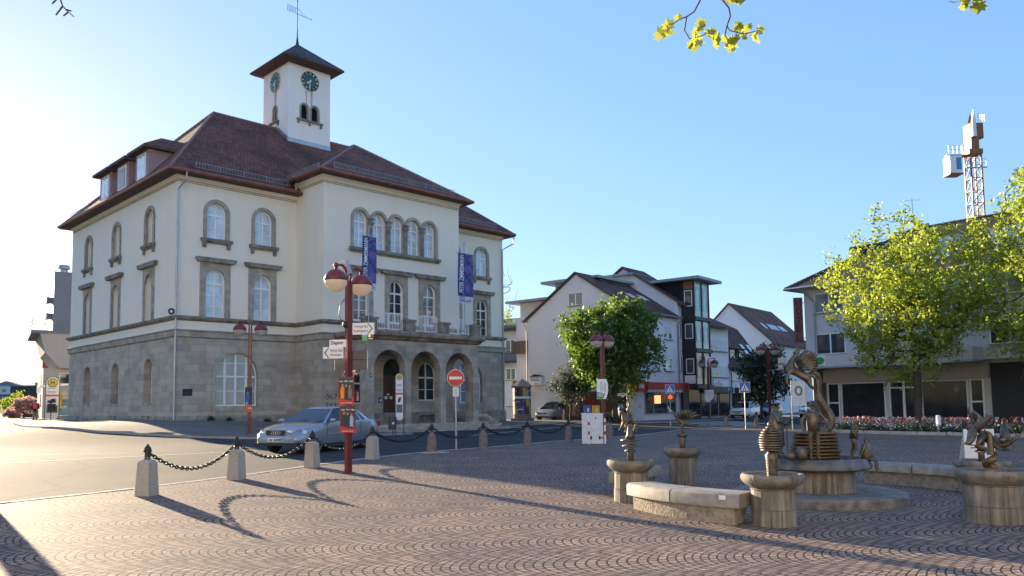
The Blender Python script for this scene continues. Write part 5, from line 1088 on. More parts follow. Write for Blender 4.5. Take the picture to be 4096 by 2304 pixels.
# white gabled house with the travel agency
B1 = street('gabled_house', 'white gabled house with a red travel agency front')
r_ = gable_house(B1, 0, 7.5, 0, 10.46, 8.85, 5.3, 12.3, -.3, m_whr, m_t2, m_t2)
for x in (3.2, 5.2): b = MB(); b.quad(*[(x + dx, y, 8.85 + y * .651 + .235) for dx, y in ((0, 1.9), (1.1, 1.9), (1.1, 2.7), (0, 2.7))]); b.build('skylight', m_pale, r_)
b = MB(); b.tube([(-.3, -.42, 8.75), (7.6, -.42, 8.75)], .09, 8); b.tube([(7.55, -.42, 8.7), (7.4, -.1, 8.2), (7.4, -.1, .3)], .055, 6); b.build('gutter', m_gut, r_)
b = MB(); b.tube([(-.28, 10.88, 8.75), (7, 10.88, 8.75)], .09, 8); b.tube([(-.2, 10.85, 8.7), (-.12, 10.5, 7.9), (-.12, 10.5, .5)], .055, 6); b.build('gutter', m_gut, r_)
rwin(B1, X0, 4.66, 9.7, 6.13, 10.78, 1, m_mid)
for x0, z0, x1, z1, sh in ((.25, 4.15, 1.8, 5.35, 0), (2.85, 4.2, 4.2, 5.37, .8), (5.05, 4.2, 6.38, 5.34, 0), (2.95, 6.85, 4.22, 8.0, .9), (5.05, 6.85, 6.38, 8.0, .55), (.4, 6.85, 1.7, 8.0, .5)): rwin(B1, Y0, x0, z0, x1, z1, 1, m_mid if sh else m_pale, sh)
b = MB(); b.prism(rect(1.1, 2.62, 9.2, 3.2), Y0, -.55, -.0); F_ = b.build('shop_fascia', m_dred, B1)
b = MB(); b.text('DER', 8.1, 2.76, .75, .26, fr(-.55), -.02, .03); b.prism(rect(8.4, 3.05, 8.6, 3.09), fr(-.55), -.02, -.005); b.build('lettering', m_wht, F_)
b = MB(); b.prism(rect(-.55, 2.45, .6, 3.35), Y0, -.62, .55); Bx = b.build('sign_box', m_dred, B1)
b = MB(); mx = lf(-.55); b.text('DER', -.1, 2.72, -.45, .34, mx, -.02, .03).text('DER', -.35, 2.72, .75, .34, fr(-.62), -.02, .03); b.prism(rect(-.1, 3.1, .25, 3.15), fr(-.62), -.02, -.005); b.prism(rect(-.45, 3.1, -.2, 3.15), mx, -.02, -.005); b.build('lettering', m_wht, Bx)
b = MB()
for k in range(44): x = 1.15 + k * .135; b.mat(k % 2).prism([(x, 2.4), (x + .135, 2.4), (x + .135, 2.62), (x, 2.62)], Y0, -.5, -.46)
b.build('awning', [M('awning_green', (.1, .22, .15), .7), m_wht], B1)
b = MB(); b.ring(rect(1.45, .62, 6.75, 2.42), rect(1.55, .72, 6.65, 2.34), Y0, -.06, .06)
for x in (2.9, 5.2): b.prism(rect(x - .05, .7, x + .05, 2.35), Y0, -.05, .05)
w = b.build('shop_window', m_flat, B1); MB().add([(1.55, -.01, .72), (6.65, -.01, .72), (6.65, -.01, 2.34), (1.55, -.01, 2.34)], [(0, 1, 2, 3)]).build('pane', m_shop, w)
b = MB(); b.prism(rect(3.1, 1.5, 4.1, 2.15), Y0, -.03, -.014); b.build('window_display', m_warm, w)
b = MB(); b.ball((5.05, -.4, 2.0), .17, (1, 1, .85), 12, 8); b.tube([(5.05, -.4, 2.1), (5.05, -.4, 2.5)], .01, 4); b.build('paper_lantern', m_glow, B1)
b = MB(); b.prism(rect(.05, .25, 1.3, 2.25), Y0, -.04, 0); D = b.build('door', M('shop_door_white', (.55, .56, .57), .5, var=.1), B1); b = MB(); b.text('zv', .4, 1.2, .5, .2, Y0, -.046); b.build('scrawl', m_txt, D)
b = MB(); b.prism(rect(.25, 3.52, 1.8, 4.05), Y0, -.04, 0); b.mat(1).text('StudioPro', .42, 3.66, 1.2, .24, Y0, -.045, .01); b.build('shop_sign', [M('sign_teal', (.0, .16, .15), .5), m_wht], B1)
b = MB(); b.prism(rect(2.9, 5.75, 4.25, 6.35), Y0, -.03, 0); b.mat(1).text('Nachhilfe', 3.0, 6.05, 1.1, .2, Y0, -.035, .01).text('Schule', 3.0, 5.82, .8, .15, Y0, -.035, .01); b.build('wall_sign', [m_wht, M('sign_sea_green', (.02, .25, .25), .5)], B1)
b = MB(); b.prism([(8.82, 3.2), (9.95, 3.2), (9.95, 3.9), (9.4, 4.02), (8.82, 3.9)], X0, -.5, -.1); b.mat(1).text('GANZHORN', 9.88, 3.52, -.95, .16, lf(-.5), -.01, .03).text('Gasthof CARL', 9.88, 3.74, -.95, .13, lf(-.5), -.01, .02); b.mat(2).prism(rect(9.05, 3.28, 9.45, 3.32), lf(-.5), -.01, -.002); b.prism([(8.75, 3.9), (10.0, 3.9), (9.4, 4.1)], X0, -.56, -.04); b.build('hanging_sign', [m_wht, M('sign_blue_text', (.0, .15, .3), .5), m_txt], B1)
b = MB(); b.prism(rect(9.75, 2.05, 10.2, 2.65), X0, -.02, 0); b.build('notice', m_whr2, B1)
b = MB(); b.prism(rect(.6, .0, 6.9, 2.55), X0, -.02, .0); s_ = b.build('shop_recess', m_fbr, B1)
b = MB(); b.prism(rect(5.1, .5, 6.75, 2.4), X0, -.06, -.02); b.mat(1).prism([(5.4, 1.95), (6.5, 2.1), (6.5, 2.3), (5.45, 2.2)], X0, -.07, -.06); b.mat(2).prism([(5.6, .6), (6.2, .6), (6.1, 1.5), (5.9, 1.75), (5.6, 1.5)], X0, -.07, -.06); b.build('shop_picture', [M('picture_brown', (.16, .1, .075), .6, var=.5, vs=4), m_srd, M('picture_tan', (.35, .24, .17), .6, var=.3)], s_)
b = MB(); b.prism(rect(3.6, .2, 4.6, 2.2), X0, -.05, -.02); b.build('red_panel', M('deep_red', (.16, .012, .015), .5, var=.2), s_)
# taller house behind with the dark glass bay
B3 = street('bay_house', 'tall white house with a dark steel and glass corner bay')
gable_house(B3, 7.58, 11.3, 0.02, 10.6, 10.2, 5.3, 13.7, -.3, m_whr, m_t2, m_t2, .6)
b = MB(); b.box(7.56, 4.6, 9.6, 11.2, 9.4, 13.0); b.build('dormer_wall', m_whr, B3); b = MB(); b.box(7.1, 4.2, 13.0, 11.3, 9.8, 13.2); b.build('dormer_roof', m_flat, B3)
for z0, z1 in ((7.2, 8.4), (4.3, 5.5)): rwin(B3, Y0, 7.85, z0, 8.2, z1, 0, m_dark)
b = MB(); b.box(8.28, -1.2, 2.9, 8.4, .1, 12.05); b.box(8.28, -.1, 9.9, 8.5, 3.4, 12.05); b.box(11.1, -1.2, 2.9, 11.24, .1, 12.05)
for z in (2.75, 5.85, 8.6): b.box(8.2, -1.4, z, 11.35, .1, z + .28)
b.box(8.28, -.2, 9.9, 11.24, 3.4, 12.0)
for x in (8.28, 9.72, 11.12): b.box(x, -1.24, 2.9, x + .12, -1.1, 12.05)
BY = b.build('bay', m_anth, B3)
b = MB(); b.box(7.6, -2.0, 12.06, 12.3, 3.6, 12.3); b.build('bay_roof', m_flat, BY)
for z0, z1, mt in ((3.1, 5.8, m_mid), (6.2, 8.55, m_bay), (8.95, 12.0, m_bay)):
    for x0, x1 in ((8.42, 9.7), (9.86, 11.1)):
        b = MB(); b.add([(x0, -1.16, z0), (x1, -1.16, z0), (x1, -1.16, z1), (x0, -1.16, z1)], [(0, 1, 2, 3)]); b.build('pane', mt, BY)
        b = MB(); b.ring(rect(x0 + .2, z0 + .55, x1 - .2, z1 - .55), rect(x0 + .26, z0 + .61, x1 - .26, z1 - .61), fr(-1.16), -.03, .0); b.prism(rect(x0, z1 - .5, x1, z1 - .44), fr(-1.16), -.02, 0); b.build('glazing_bar', m_zinc, BY)
ML = lf(8.28)
for z0, z1 in ((9.8, 11.2), (7.0, 8.3), (4.0, 5.3)): rwin(BY, ML, -1.05, z0, -.3, z1, 0, m_dark, sill=False)
b = MB(); b.prism(rect(-1.1, 11.3, -.25, 11.95), ML, -.02, 0); b.build('infill_panel', M('copper_panel', (.25, .09, .05), .6, var=.3), BY)
b = MB(); b.prism(rect(-1.15, 3.15, -.15, 3.85), ML, -.03, 0); b.mat(1).text('Blank Immobilien', -.2, 3.25, -.85, .1, ML, -.035, .01); b.build('wall_sign', [m_wht, M('sign_blue_grey', (.1, .25, .4), .5)], BY)
b = MB(); b.prism(rect(9.75, 4.6, 10.9, 5.5), fr(-1.16), -.25, -.2); b.build('hanging_sign', m_wht, BY)
b = MB(); b.box(7.6, -.1, -.2, 11.3, .0, 2.75); b.mat(1); b.prism(rect(9.0, .5, 11.1, 2.6), fr(-.1), -.02, 0); b.mat(2); b.box(7.6, -.3, -.2, 8.0, -.1, 2.75); b.build('shop_front', [m_fbr, m_shop, m_anth], B3)
# middle house with roller shutters and shops
B4 = street('shop_house', 'white house with grey roller shutters over brown shop fronts')
r_ = gable_house(B4, 11.3, 17.86, 0.05, 8, 8.7, 4, 10.6, -.3, m_whr, m_t2, m_t2, .8)
b = MB(); b.quad(*[(x, y, 8.7 + y * .475 + .25) for x, y in ((13.2, .6), (15.6, .6), (15.6, 2.2), (13.2, 2.2))]); b.build('skylight', m_pale, r_)
b = MB(); b.box(12.8, 2.6, 9.5, 14.2, 3.6, 10.9); b.build('chimney', m_anth, r_)
for z in (6.3, 3.88):
    for k, (x0, x1) in enumerate(((13.6, 15.35), (15.75, 17.55))): rwin(B4, Y0, x0, z, x1, z + 1.12, 1, m_dark, .6 if k == 0 else 1.)
    b = MB(); b.prism(rect(13.5, z - .12, 17.65, z - .05), Y0, -.05, 0); b.build('string_course', m_gut, B4)
b = MB(); b.prism(rect(11.4, 2.4, 17.8, 2.95), Y0, -.35, 0); b.mat(1).prism(rect(15.3, 2.45, 17.8, 2.93), Y0, -.37, -.35); b.mat(2).text('V', 16.5, 2.55, .3, .28, Y0, -.39, .02); F_ = b.build('shop_fascia', [m_fbr, M('fascia_navy', (.015, .03, .09), .5), m_wht], B4)
b = MB(); b.prism(rect(14.2, 3.08, 16.3, 3.66), Y0, -.04, 0); b.mat(1).text('BESTATTUNG', 14.5, 3.16, 1.5, .14, Y0, -.045, .02); b.prism([(15.1, 3.36), (15.5, 3.36), (15.3, 3.6)], Y0, -.045, -.04); b.build('wall_sign', [m_shut, m_srd], B4)
for x0, x1 in ((11.5, 13.3), (13.6, 15.0), (15.3, 17.7)): b = MB(); b.ring(rect(x0, .3, x1, 2.38), rect(x0 + .08, .38, x1 - .08, 2.3), Y0, -.06, .02); w = b.build('shop_window', m_fbr, B4); b = MB(); b.prism(rect(x0 + .08, .38, x1 - .08, 2.3), Y0, -.02, 0); b.build('pane', m_shop, w)
# low old house with a steep brown roof
B5 = street('old_house', 'low old white house under a steep brown roof with dormers')
r_ = gable_house(B5, 17.9, 27.2, 0.02, 6.4, 4.95, 3.1, 9.1, -.3, m_whr, m_t2, m_t2, .3)
for x0 in (19.0, 21.2):
    b = MB(); b.box(x0, .45, 5.6, x0 + 1.3, 2.0, 6.75); dm = b.build('dormer', m_fbr, B5); b = MB(); b.prism([(x0 - .2, 6.7), (x0 + 1.5, 6.7), (x0 + 1.5, 6.8), (x0 - .2, 6.8)], Y0, .1, 2.5); b.build('dormer_roof', m_soff, dm); rwin(dm, fr(.45), x0 + .15, 5.85, x0 + 1.15, 6.6, 1, m_mid, sill=False)
for x in (24.3, 26.0): b = MB(); b.quad(*[(x + dx, y, 4.95 + y * 1.347 + .25) for dx, y in ((0, .8), (.7, .8), (.7, 1.7), (0, 1.7))]); b.build('skylight', m_pale, r_)
for x in (18.35, 19.75, 21.15, 22.5, 24.5, 26.2): rwin(B5, Y0, x, 3.58, x + .55, 4.4, 0, m_dark)
b = MB(); b.prism(rect(18.9, 2.42, 24.4, 2.9), Y0, -.5, 0); b.mat(1).text('KUNSTGALERIE', 22.0, 2.55, 2.0, .2, Y0, -.52, .01); b.build('shop_fascia', [m_fbr, m_flat], B5)
for x0, x1 in ((18.2, 20.4), (20.7, 22.6), (23.0, 26.8)): b = MB(); b.prism(rect(x0, .3, x1, 2.36), Y0, -.03, 0); b.build('shop_window', m_shop, B5)
b = MB(); b.box(20.4, -.95, 1.1, 20.46, -.1, 2.6); b.mat(1)
for k, ch in enumerate('KUNST'): b.text(ch, -.75, 2.3 - k * .3, .45, .22, lf(20.4), -.01, .03)
b.build('flag_sign', [m_anth, m_wht], B5)
b = MB(); b.tube([(18.0, -.1, .1), (18.0, -.1, 4.4), (18.3, -.3, 4.7)], .05, 6); b.build('downpipe', m_anth, B5)
# big far gable
B6 = street('gabled_house', 'big far white house with a long red brown roof and skylights', 31.1, 94.9)
r_ = gable_house(B6, 0, 14, 0, 10.4, 8.7, 5.2, 13.6, -.5, m_whr, m_t3, m_t3, .5)
for x in (2.9, 5.0, 6.0, 7.0, 8.6, 9.6): b = MB(); b.quad(*[(x + dx, y, 8.7 + y * .942 + .26) for dx, y in ((0, 1.7), (.7, 1.7), (.7, 2.5), (0, 2.5))]); b.build('skylight', m_pale, r_)
for x in (2.6, 6, 9.5): rwin(B6, Y0, x, 6.6, x + 1.2, 7.8, 1, m_dark)
# rear flat roofed block with balconies
B2 = street('apartment_block', 'pale flat roofed block with brown balconies behind the gabled house')
b = MB(); b.box(2, 10.5, -.3, 9, 13.35, 9.3); b.box(6, 13.35, -.3, 12, 20, 9.3); b.build('wall', m_whr2, B2)
b = MB(); b.box(2.3, 9.9, 9.3, 9, 13.1, 10.75); b.prism(rect(10.0, 9.4, 13.05, 10.65), lf(2.3), -.02, 0); P_ = b.build('penthouse', m_whr2, B2)
b = MB()
for k in range(14): b.prism(rect(10.05, 9.42 + k * .09, 11.6, 9.48 + k * .09), lf(2.3), -.06 - .02 * (k % 2), -.02); b.prism(rect(11.7, 9.42 + k * .09, 13.0, 9.48 + k * .09), lf(2.3), -.06 - .02 * (k % 2), -.02)
b.build('blind', m_shut, P_)
b = MB(); b.box(1.6, 9.2, 10.76, 9.4, 14.3, 10.96); b.build('penthouse_roof', m_flat, B2)
b = MB(); b.box(2.6, 4.6, 10.9, 9, 9.3, 12.1); U_ = b.build('upper_storey', m_bay, B2); b = MB(); b.box(1.6, 4.2, 12.12, 9.4, 10.2, 12.34); b.build('upper_roof', m_flat, B2)
M2 = lf(2)
for z0, z1 in ((6.1, 7.2), (2.6, 3.65)): b = MB(); b.box(1.2, 10.7, z0, 2, 13.2, z1); b.build('balcony', m_brick, B2)
for z0, z1 in ((7.2, 8.3), (3.7, 4.6)): rwin(B2, M2, 10.75, z0, 11.9, z1, 1, m_dark)
M6 = lf(6)
for z0, z1 in ((6.6, 7.9), (3.95, 5.1)): rwin(B2, M6, 16.7, z0, 17.9, z1, 1, m_dark); rwin(B2, M6, 14.4, z0, 15.6, z1, 1, m_dark)
for z0, z1 in ((1.4, 2.5),): rwin(B2, M6, 16.4, z0, 17.8, z1, 0, m_mid, 1.); rwin(B2, M6, 14.6, z0, 15.9, z1, 0, m_mid, 1.)
for z in (5.75, 8.9):
    b = MB(); b.box(4.9, 13.5, z - .15, 6, 19.5, z); 
    for k in range(46): b.box(4.92, 13.5 + k * .13, z, 4.95, 13.56 + k * .13, z + .85)
    b.box(4.9, 13.5, z + .85, 4.97, 19.5, z + .9); b.build('balcony', m_anth, B2)
# ---------------------------------------------------------------- hotel on the right
HO = thing('hotel', 'pale hotel building with a dark tiled roof behind the trees', 'hotel', (20.69, 56, 0), math.atan2(-.785, .62))
m_hot = plaster('hotel_render', (.62, .60, .60), .14); m_t4 = tiles('dark_pantiles', (.06, .045, .042), 'x', .34, .36); m_t4s = tiles('dark_pantiles_side', (.06, .045, .042), 'y', .34, .36)
b = MB(); b.box(.1, 0, 3.9, 30, 11, 9.5); b.box(.4, .9, -.3, 30, 11, 3.9); b.build('wall', m_hot, HO)
b = MB(); e = .95; A, B_, C_, D_ = (-.3 - .5, -e, 9.5), (31, -e, 9.5), (31, 12, 9.5), (-.8, 12, 9.5); r0_, r1_ = (5.4, 5.5, 13.5), (27, 5.5, 13.5)
b.mat(0).quad(A, B_, r1_, r0_); b.quad(C_, D_, r0_, r1_); b.mat(1).quad(D_, A, r0_); b.quad(B_, C_, r1_); b.mat(2).quad(*[(p[0], p[1], 9.44) for p in (A, B_, C_, D_)])
for p, q in ((A, B_), (D_, A)): b.quad(p, q, (q[0], q[1], 9.36), (p[0], p[1], 9.36))
r_ = b.build('roof', [m_t4, m_t4s, m_hot], HO)
bb = MB(); caps(A, r0_, .12); caps(r0_, r1_, .12); bb.build('hip_tiles', m_soff, r_)
b = MB(); b.tube([(-.85, -e - .05, 9.45), (31, -e - .05, 9.45)], .09, 8); b.tube([(.4, -e, 9.4), (.9, -.1, 8.5), (.9, -.1, 4.0)], .06, 6); b.build('gutter', m_zinc, r_)
b = MB(); b.box(2.2, 3.0, 10.2, 8, 7.5, 12.25); b.box(2.05, 2.9, 12.25, 8.1, 7.6, 12.5); b.build('roof_box', m_anth, HO)
b = MB(); b.box(7.6, .4, 10.1, 10.4, 3.5, 11.7); dm = b.build('dormer', m_hot, HO); rwin(dm, fr(.4), 7.9, 10.35, 10.1, 11.5, 1, m_pale)
b = MB(); b.box(12.2, .4, 10.1, 15, 3.5, 11.7); dm = b.build('dormer', m_hot, HO); rwin(dm, fr(.4), 12.5, 10.35, 14.7, 11.5, 1, m_pale)
for k in range(7): x = .9 + k * 3.7; rwin(HO, Y0, x, 7.65, x + 2.15, 9.03, 1, m_mid); rwin(HO, Y0, x, 4.75, x + 2.15, 6.2, 1, m_dark)
b = MB(); b.box(-1.2, -1.5, 3.86, 11.6, .0, 4.62); b.mat(1); b.box(-1.3, -1.62, 3.74, 11.7, .0, 3.86); b.build('canopy', [m_hot, m_zinc], HO)
b = MB(); m5 = fr(-1.5); b.prism(rect(-.5, 3.9, 2.4, 4.6), m5, -.04, -.0); b.mat(1)
for x in (.75, 2.0): b.prism([(x + .32 * math.cos(a) * (1 if math.sin(a) < 0 else 1.15), 4.25 + .26 * math.sin(a)) for a in [k * .5236 for k in range(12)]], m5, -.06, -.04)
b.mat(2).text('Apotheke am Markt', -.4, 4.35, .7, .1, m5, -.06).text('Gesund leben', -.4, 4.05, .7, .1, m5, -.06); b.build('banner', [m_wht, m_grn, m_txt], HO)
b = MB(); b.box(.4, .5, 2.8, 11.6, .9, 3.74); b.mat(1); b.box(.5, .1, -.3, 1.0, .9, 3.74); b.build('lintel', [m_bei, M('pillar_brown', (.2, .14, .11), .8, var=.2)], HO)
HG = fr(.9)
for x0, x1, nm_ in ((1.1, 2.0, 0), (2.1, 5.2, 0), (5.45, 7.35, 1), (7.5, 10.3, 0), (10.4, 11.2, 0)):
    b = MB(); b.ring(rect(x0, .34, x1, 2.78), rect(x0 + .09, .43, x1 - .09, 2.69), HG, -.08, .0)
    if nm_: b.prism(rect((x0 + x1) / 2 - .08, .4, (x0 + x1) / 2 + .08, 2.7), HG, -.07, 0); b.prism(rect(x0, 2.3, x1, 2.4), HG, -.07, 0)
    elif x1 - x0 < 1.2: b.prism(rect(x0, 1.35, x1, 1.45), HG, -.07, 0)
    w = b.build('shop_door' if nm_ else 'shop_window', m_frame, HO); b = MB(); b.prism(rect(x0 + .09, .43, x1 - .09, 2.69), HG, -.02, 0); b.build('pane', m_shop, w)
b = MB(); b.prism(rect(11.6, -.2, 22, 3.7), HG, -.05, 0); b.build('passage_shade', m_black, HO)  # flat black panel, painting the shadow inside an open passage
b = MB(); b.box(.4, .3, -.3, 11.5, .9, .34); b.build('base', m_hot, HO)
t = thing('hotel_sign', 'vertical red hotel sign on brackets at the hotel corner', 'hotel sign', (20.33, 56.0, 0), R_(-8)); b = MB(); b.box(-.29, -.14, 5.65, .29, .14, 8.87); b.build('box', M('sign_dull_red', (.17, .055, .06), .5, var=.15), t); b = MB()
for k, ch in enumerate('HOTEL'): b.text(ch, -.2, 8.28 - k * .62, .4, .46, fr(-.14), -.03, .02)
b.build('lettering', M('letter_dark_red', (.06, .02, .025), .5), t); b = MB()
for z in (8.5, 6.0): b.tube([(.29, 0, z), (.7, .1, z)], .025, 5)
b.build('bracket', m_anth, t)
t = thing('roof_aerial', 'thin television aerial on the hotel roof ridge', 'aerial', (26.5, 51.5, 12.9)); b = MB(); b.tube([(0, 0, 0), (0, 0, 1.9)], .025, 5); b.tube([(-.55, 0, 1.75), (.55, 0, 1.8)], .014, 4); b.build('mast', m_zinc, t)
# ---------------------------------------------------------------- tower crane beyond the hotel
m_cry = M('crane_yellow', (.26, .095, .012), .5, var=.2); CR = thing('tower_crane', 'yellow tower crane with a white cab above the hotel roof', 'crane', (65.5, 110, 0))
b = MB()
for sx in (-.75, .75):
    for sy in (-.75, .75): b.tube([(sx, sy, 0), (sx, sy, 36)], .13, 4)
for k in range(20):
    z = k * 1.8
    for sx, sy, ex, ey_ in ((-.75, -.75, .75, -.75), (.75, -.75, .75, .75), (.75, .75, -.75, .75), (-.75, .75, -.75, -.75)): b.tube([(sx, sy, z), (ex, ey_, z + 1.8)], .06, 4, False); b.tube([(sx, sy, z), (ex, ey_, z)], .06, 4, False)
b.build('mast', m_cry, CR)
b = MB(); b.box(-.95, -.95, 35.8, .95, .95, 36.5); b.box(-.6, -.9, 36.5, .5, .9, 40.2); b.add([(-.5, 0, 40.2), (.45, 0, 40.2), (-.05, 0, 41.9)], [(0, 1, 2)]); b.box(.6, -.4, 38.2, 1.5, .4, 40.4); b.build('slewing_head', m_cry, CR)
b = MB(); b.prism([(-.55, 38.2), (.0, 38.2), (.0, 40.4), (-.25, 42.0), (-.5, 40.4)], Z, -1.3, -.95); b.build('jib_end', m_wht, CR)
b = MB(); b.box(-3.7, -.8, 33.1, -2.0, .9, 35.6); b.mat(1).prism(rect(-2.8, 33.6, -2.1, 35.3), fr(-.8), -.02, 0); b.mat(2); b.box(-3.8, -.9, 32.9, -1.9, 1., 33.1); b.box(-3.8, -.4, 35.6, -.6, .4, 35.85); b.build('cab', [m_wht, glass('cab_glass', (.01, .12, .25)), m_cry], CR)
b = MB()
for (x0, x1, z) in ((-3.8, -2.0, 35.85), (-1.9, -.7, 35.85), (-1.3, 1.4, 33.9), (.6, 1.5, 40.4)):
    for h in (.6, 1.15): b.tube([(x0, -.8, z + h), (x1, -.8, z + h)], .035, 4)
    for k in range(4): x = x0 + (x1 - x0) * k / 3; b.tube([(x, -.8, z), (x, -.8, z + 1.15)], .035, 4)
b.box(-1.4, -1.0, 33.75, 1.4, -.75, 33.9); b.build('handrail', m_zinc, CR)
# ---------------------------------------------------------------- buildings and slope at the end of the left street
m_con = plaster('pale_concrete', (.5, .45, .38), .15); m_sla = M('slate_cladding', (.16, .18, .21), .6, var=.1); m_redp = M('red_panel', (.5, .03, .05), .5)
t = thing('office_block', 'grey slab block with beige overhanging storeys past the hall', 'building', (-47.2, 82, 0), R_(33)); b = MB(); b.box(-.4, 0, 9.4, 6, 9, 16.0); b.build('tower_wall', m_sla, t); b = MB(); b.box(-1.2, -2, 0, 6, 10, 5.8); b.build('lower_wall', m_con, t)
b = MB(); b.prism([(.2, 5.8), (2.5, 5.8), (8, 6.6), (8, 9.3), (-1.6, 9.3), (-1.1, 7.4)], Z, -2.4, 9); b.build('overhang', m_con, t); b = MB(); b.box(-2.4, -2.5, 9.3, 8, 9, 9.6)
for h in (10.2, 10.7): b.tube([(-2.3, -2.4, h), (0, -2.4, h)], .04, 4); b.tube([(-2.3, -2.4, h), (-2.3, 6, h)], .04, 4)
for x in (-2.3, -1.2, 0): b.tube([(x, -2.4, 9.5), (x, -2.4, 10.7)], .04, 4)
b.build('terrace', m_sla, t)
for z in (12.9, 11.2): b = MB(); b.box(-1.0, 1, z, -.4, 3, z + .5); b.build('balcony', m_sla, t)
b = MB(); b.lathe([(.35, 16), (.35, 16.5), (.6, 16.6), (.5, 17.0), (.2, 17.05)], (.6, 2), 10); b.build('roof_vent', m_zinc, t)
for z in (2.2, 4.2): rwin(t, fr(-2), .2, z, 2.2, z + 1.1, 1, m_dark); rwin(t, lf(-1.2), 1, z, 3, z + 1.1, 1, m_dark)
t = thing('office_building', 'white low building with red panels on the left street', 'building', (-65.2, 110, 0), R_(30)); b = MB(); b.box(0, 0, 0, 12, 22, 8.3); b.build('wall', m_whr, t); b = MB(); b.box(-.03, -.05, 7.4, 12, .02, 8.32); b.build('roof_panel', m_redp, t); b = MB(); b.box(-.03, -.05, 5.0, 6, .02, 5.6); b.build('storey_panel', m_redp, t)
for z in (2.6, 5.9): 
    for k in range(5): rwin(t, lf(0), 2 + k * 3.6, z, 4.4 + k * 3.6, z + 1.2, 1, m_dark)
t = thing('flat_building', 'dark flat building at the end of the left street', 'building', (-82.2, 130, 0), R_(8)); b = MB(); b.box(0, 0, -2, 10, 10, 5.5); b.build('wall', m_anth, t); b = MB(); b.box(-.15, -.15, 5.5, 10, 10, 5.7); b.build('roof', m_sla, t)
b = MB(); hp = [(-420, 330), (-180, 330), (-120, 420), (-420, 520)]; 
vs = []; nx_, ny_ = 24, 10
for j in range(ny_):
    for i in range(nx_): x = -430 + i * 15; y = 300 + j * 25; vs.append((x, y, -6 + 20 * math.sin(min(1, j / 7) * 1.57) * (.75 + .25 * math.sin(i * .6 + 1)) + rnd.uniform(-.6, .6)))
b.add(vs, [(j * nx_ + i, j * nx_ + i + 1, (j + 1) * nx_ + i + 1, (j + 1) * nx_ + i) for j in range(ny_ - 1) for i in range(nx_ - 1)])
struct(b.build('hills', M('wooded_slope', (.045, .06, .045), .95, var=.4, vs=.08), smooth=True))
for k, (x, y, w, h, l) in enumerate(((-236, 392, 10, 9, 'pale block of flats on the far left slope'), (-262, 400, 12, 7, 'low pale house high on the far left slope'), (-112, 178, 9, 6, 'white house with a grey roof at the far left edge'))):
    t = thing('distant_house', l, 'house', (x, y, (6, 7, -3)[k]), R_(15)); b = MB(); b.box(0, 0, -4, w, 8, h); b.build('wall', m_whr2, t); b = MB(); b.prism([(-.4, h), (w + .4, h), (w / 2, h + (2.4 if k else .8))], Z, -.4, 8.4); b.build('roof', m_sla, t); b = MB()
    for i in range(3):
        for j in range(max(1, int(h / 3))): b.prism(rect(1 + i * w / 3.4, 1 + j * 2.8, 2.6 + i * w / 3.4, 2.4 + j * 2.8), Z, -.05, 0)
    b.build('window_row', m_dark, t)
t = thing('bus_shelter', 'glass bus shelter with a slatted roof beside the hall', 'bus shelter', (-35.2, 60.2, gz(-35.2, 60.2)), R_(35)); b = MB(); 
for x in (0, 1.9): b.tube([(x, 0, 0), (x, 0, 2.7)], .05, 6)
for x in (0, 1.9): b.tube([(x, 1.6, 0), (x, 1.6, 2.7)], .05, 6)
b.build('post', m_wht, t); b = MB(); b.prism([(-.6, 2.6), (2.2, 2.8), (2.2, 2.95), (-.6, 2.75)], Z, -.5, 1.9)
for k in range(5): b.box(-.62, -.5 + k * .5, 2.2, -.5, -.3 + k * .5, 2.62)
b.build('roof', m_wht, t); b = MB(); b.box(0, 1.58, .3, 1.9, 1.61, 2.5); b.box(1.88, 0, .3, 1.91, 1.6, 2.5); b.build('pane', m_bay, t); b = MB(); b.box(.2, 1.1, .4, 1.7, 1.5, .46); b.build('seat', m_wht, t); b = MB(); b.box(.3, 1.5, 1.0, 1.1, 1.56, 2.1); b.build('timetable_case', m_yel, t)
# ---------------------------------------------------------------- fountain
m_fst = M('fountain_stone', (.17, .16, .145), .85, var=.45, vs=5, bump=.35, bs=18, c2=(.28, .25, .205)); m_fdk = M('wet_stone', (.11, .115, .115), .45, var=.5, vs=6, bump=.3)
def stave_stone():
    m_, t, p, o = nodes('stained_staves'); p.inputs['Roughness'].default_value = .75
    tc = N(t, 'ShaderNodeTexCoord'); mp = N(t, 'ShaderNodeMapping'); mp.inputs['Scale'].default_value = (9, 9, .7); t.links.new(tc.outputs['Object'], mp.inputs[0])
    n1 = N(t, 'ShaderNodeTexNoise', i_2=1.3, i_3=6., i_4=.7); t.links.new(mp.outputs[0], n1.inputs[0])
    n2 = N(t, 'ShaderNodeTexNoise', i_2=3., i_3=5.); t.links.new(tc.outputs['Object'], n2.inputs[0])
    c = mix(t, 1., ramp(t, n1.outputs[0], [(.3, (.075, .07, .06)), (.5, (.2, .18, .145)), (.72, (.36, .32, .26))]).outputs[0], ramp(t, n2.outputs[0], [(.3, (.65, .65, .65)), (.7, (1.15, 1.15, 1.1))]).outputs[0], 'MULTIPLY')
    t.links.new(c, p.inputs['Base Color']); bp = N(t, 'ShaderNodeBump', i_0=.3, i_1=.01); t.links.new(n1.outputs[0], bp.inputs['Height']); t.links.new(bp.outputs[0], p.inputs['Normal']); return m_
m_stv = stave_stone()
m_brz = M('bronze', (.085, .077, .062), .48, .6, var=.45, vs=7, bump=.25, bs=50, c2=(.2, .17, .125)); m_brg = M('golden_bronze', (.17, .115, .055), .5, .6, var=.45, vs=8, bump=.2)
m_wat = glass('basin_water', (.03, .045, .045), .03)
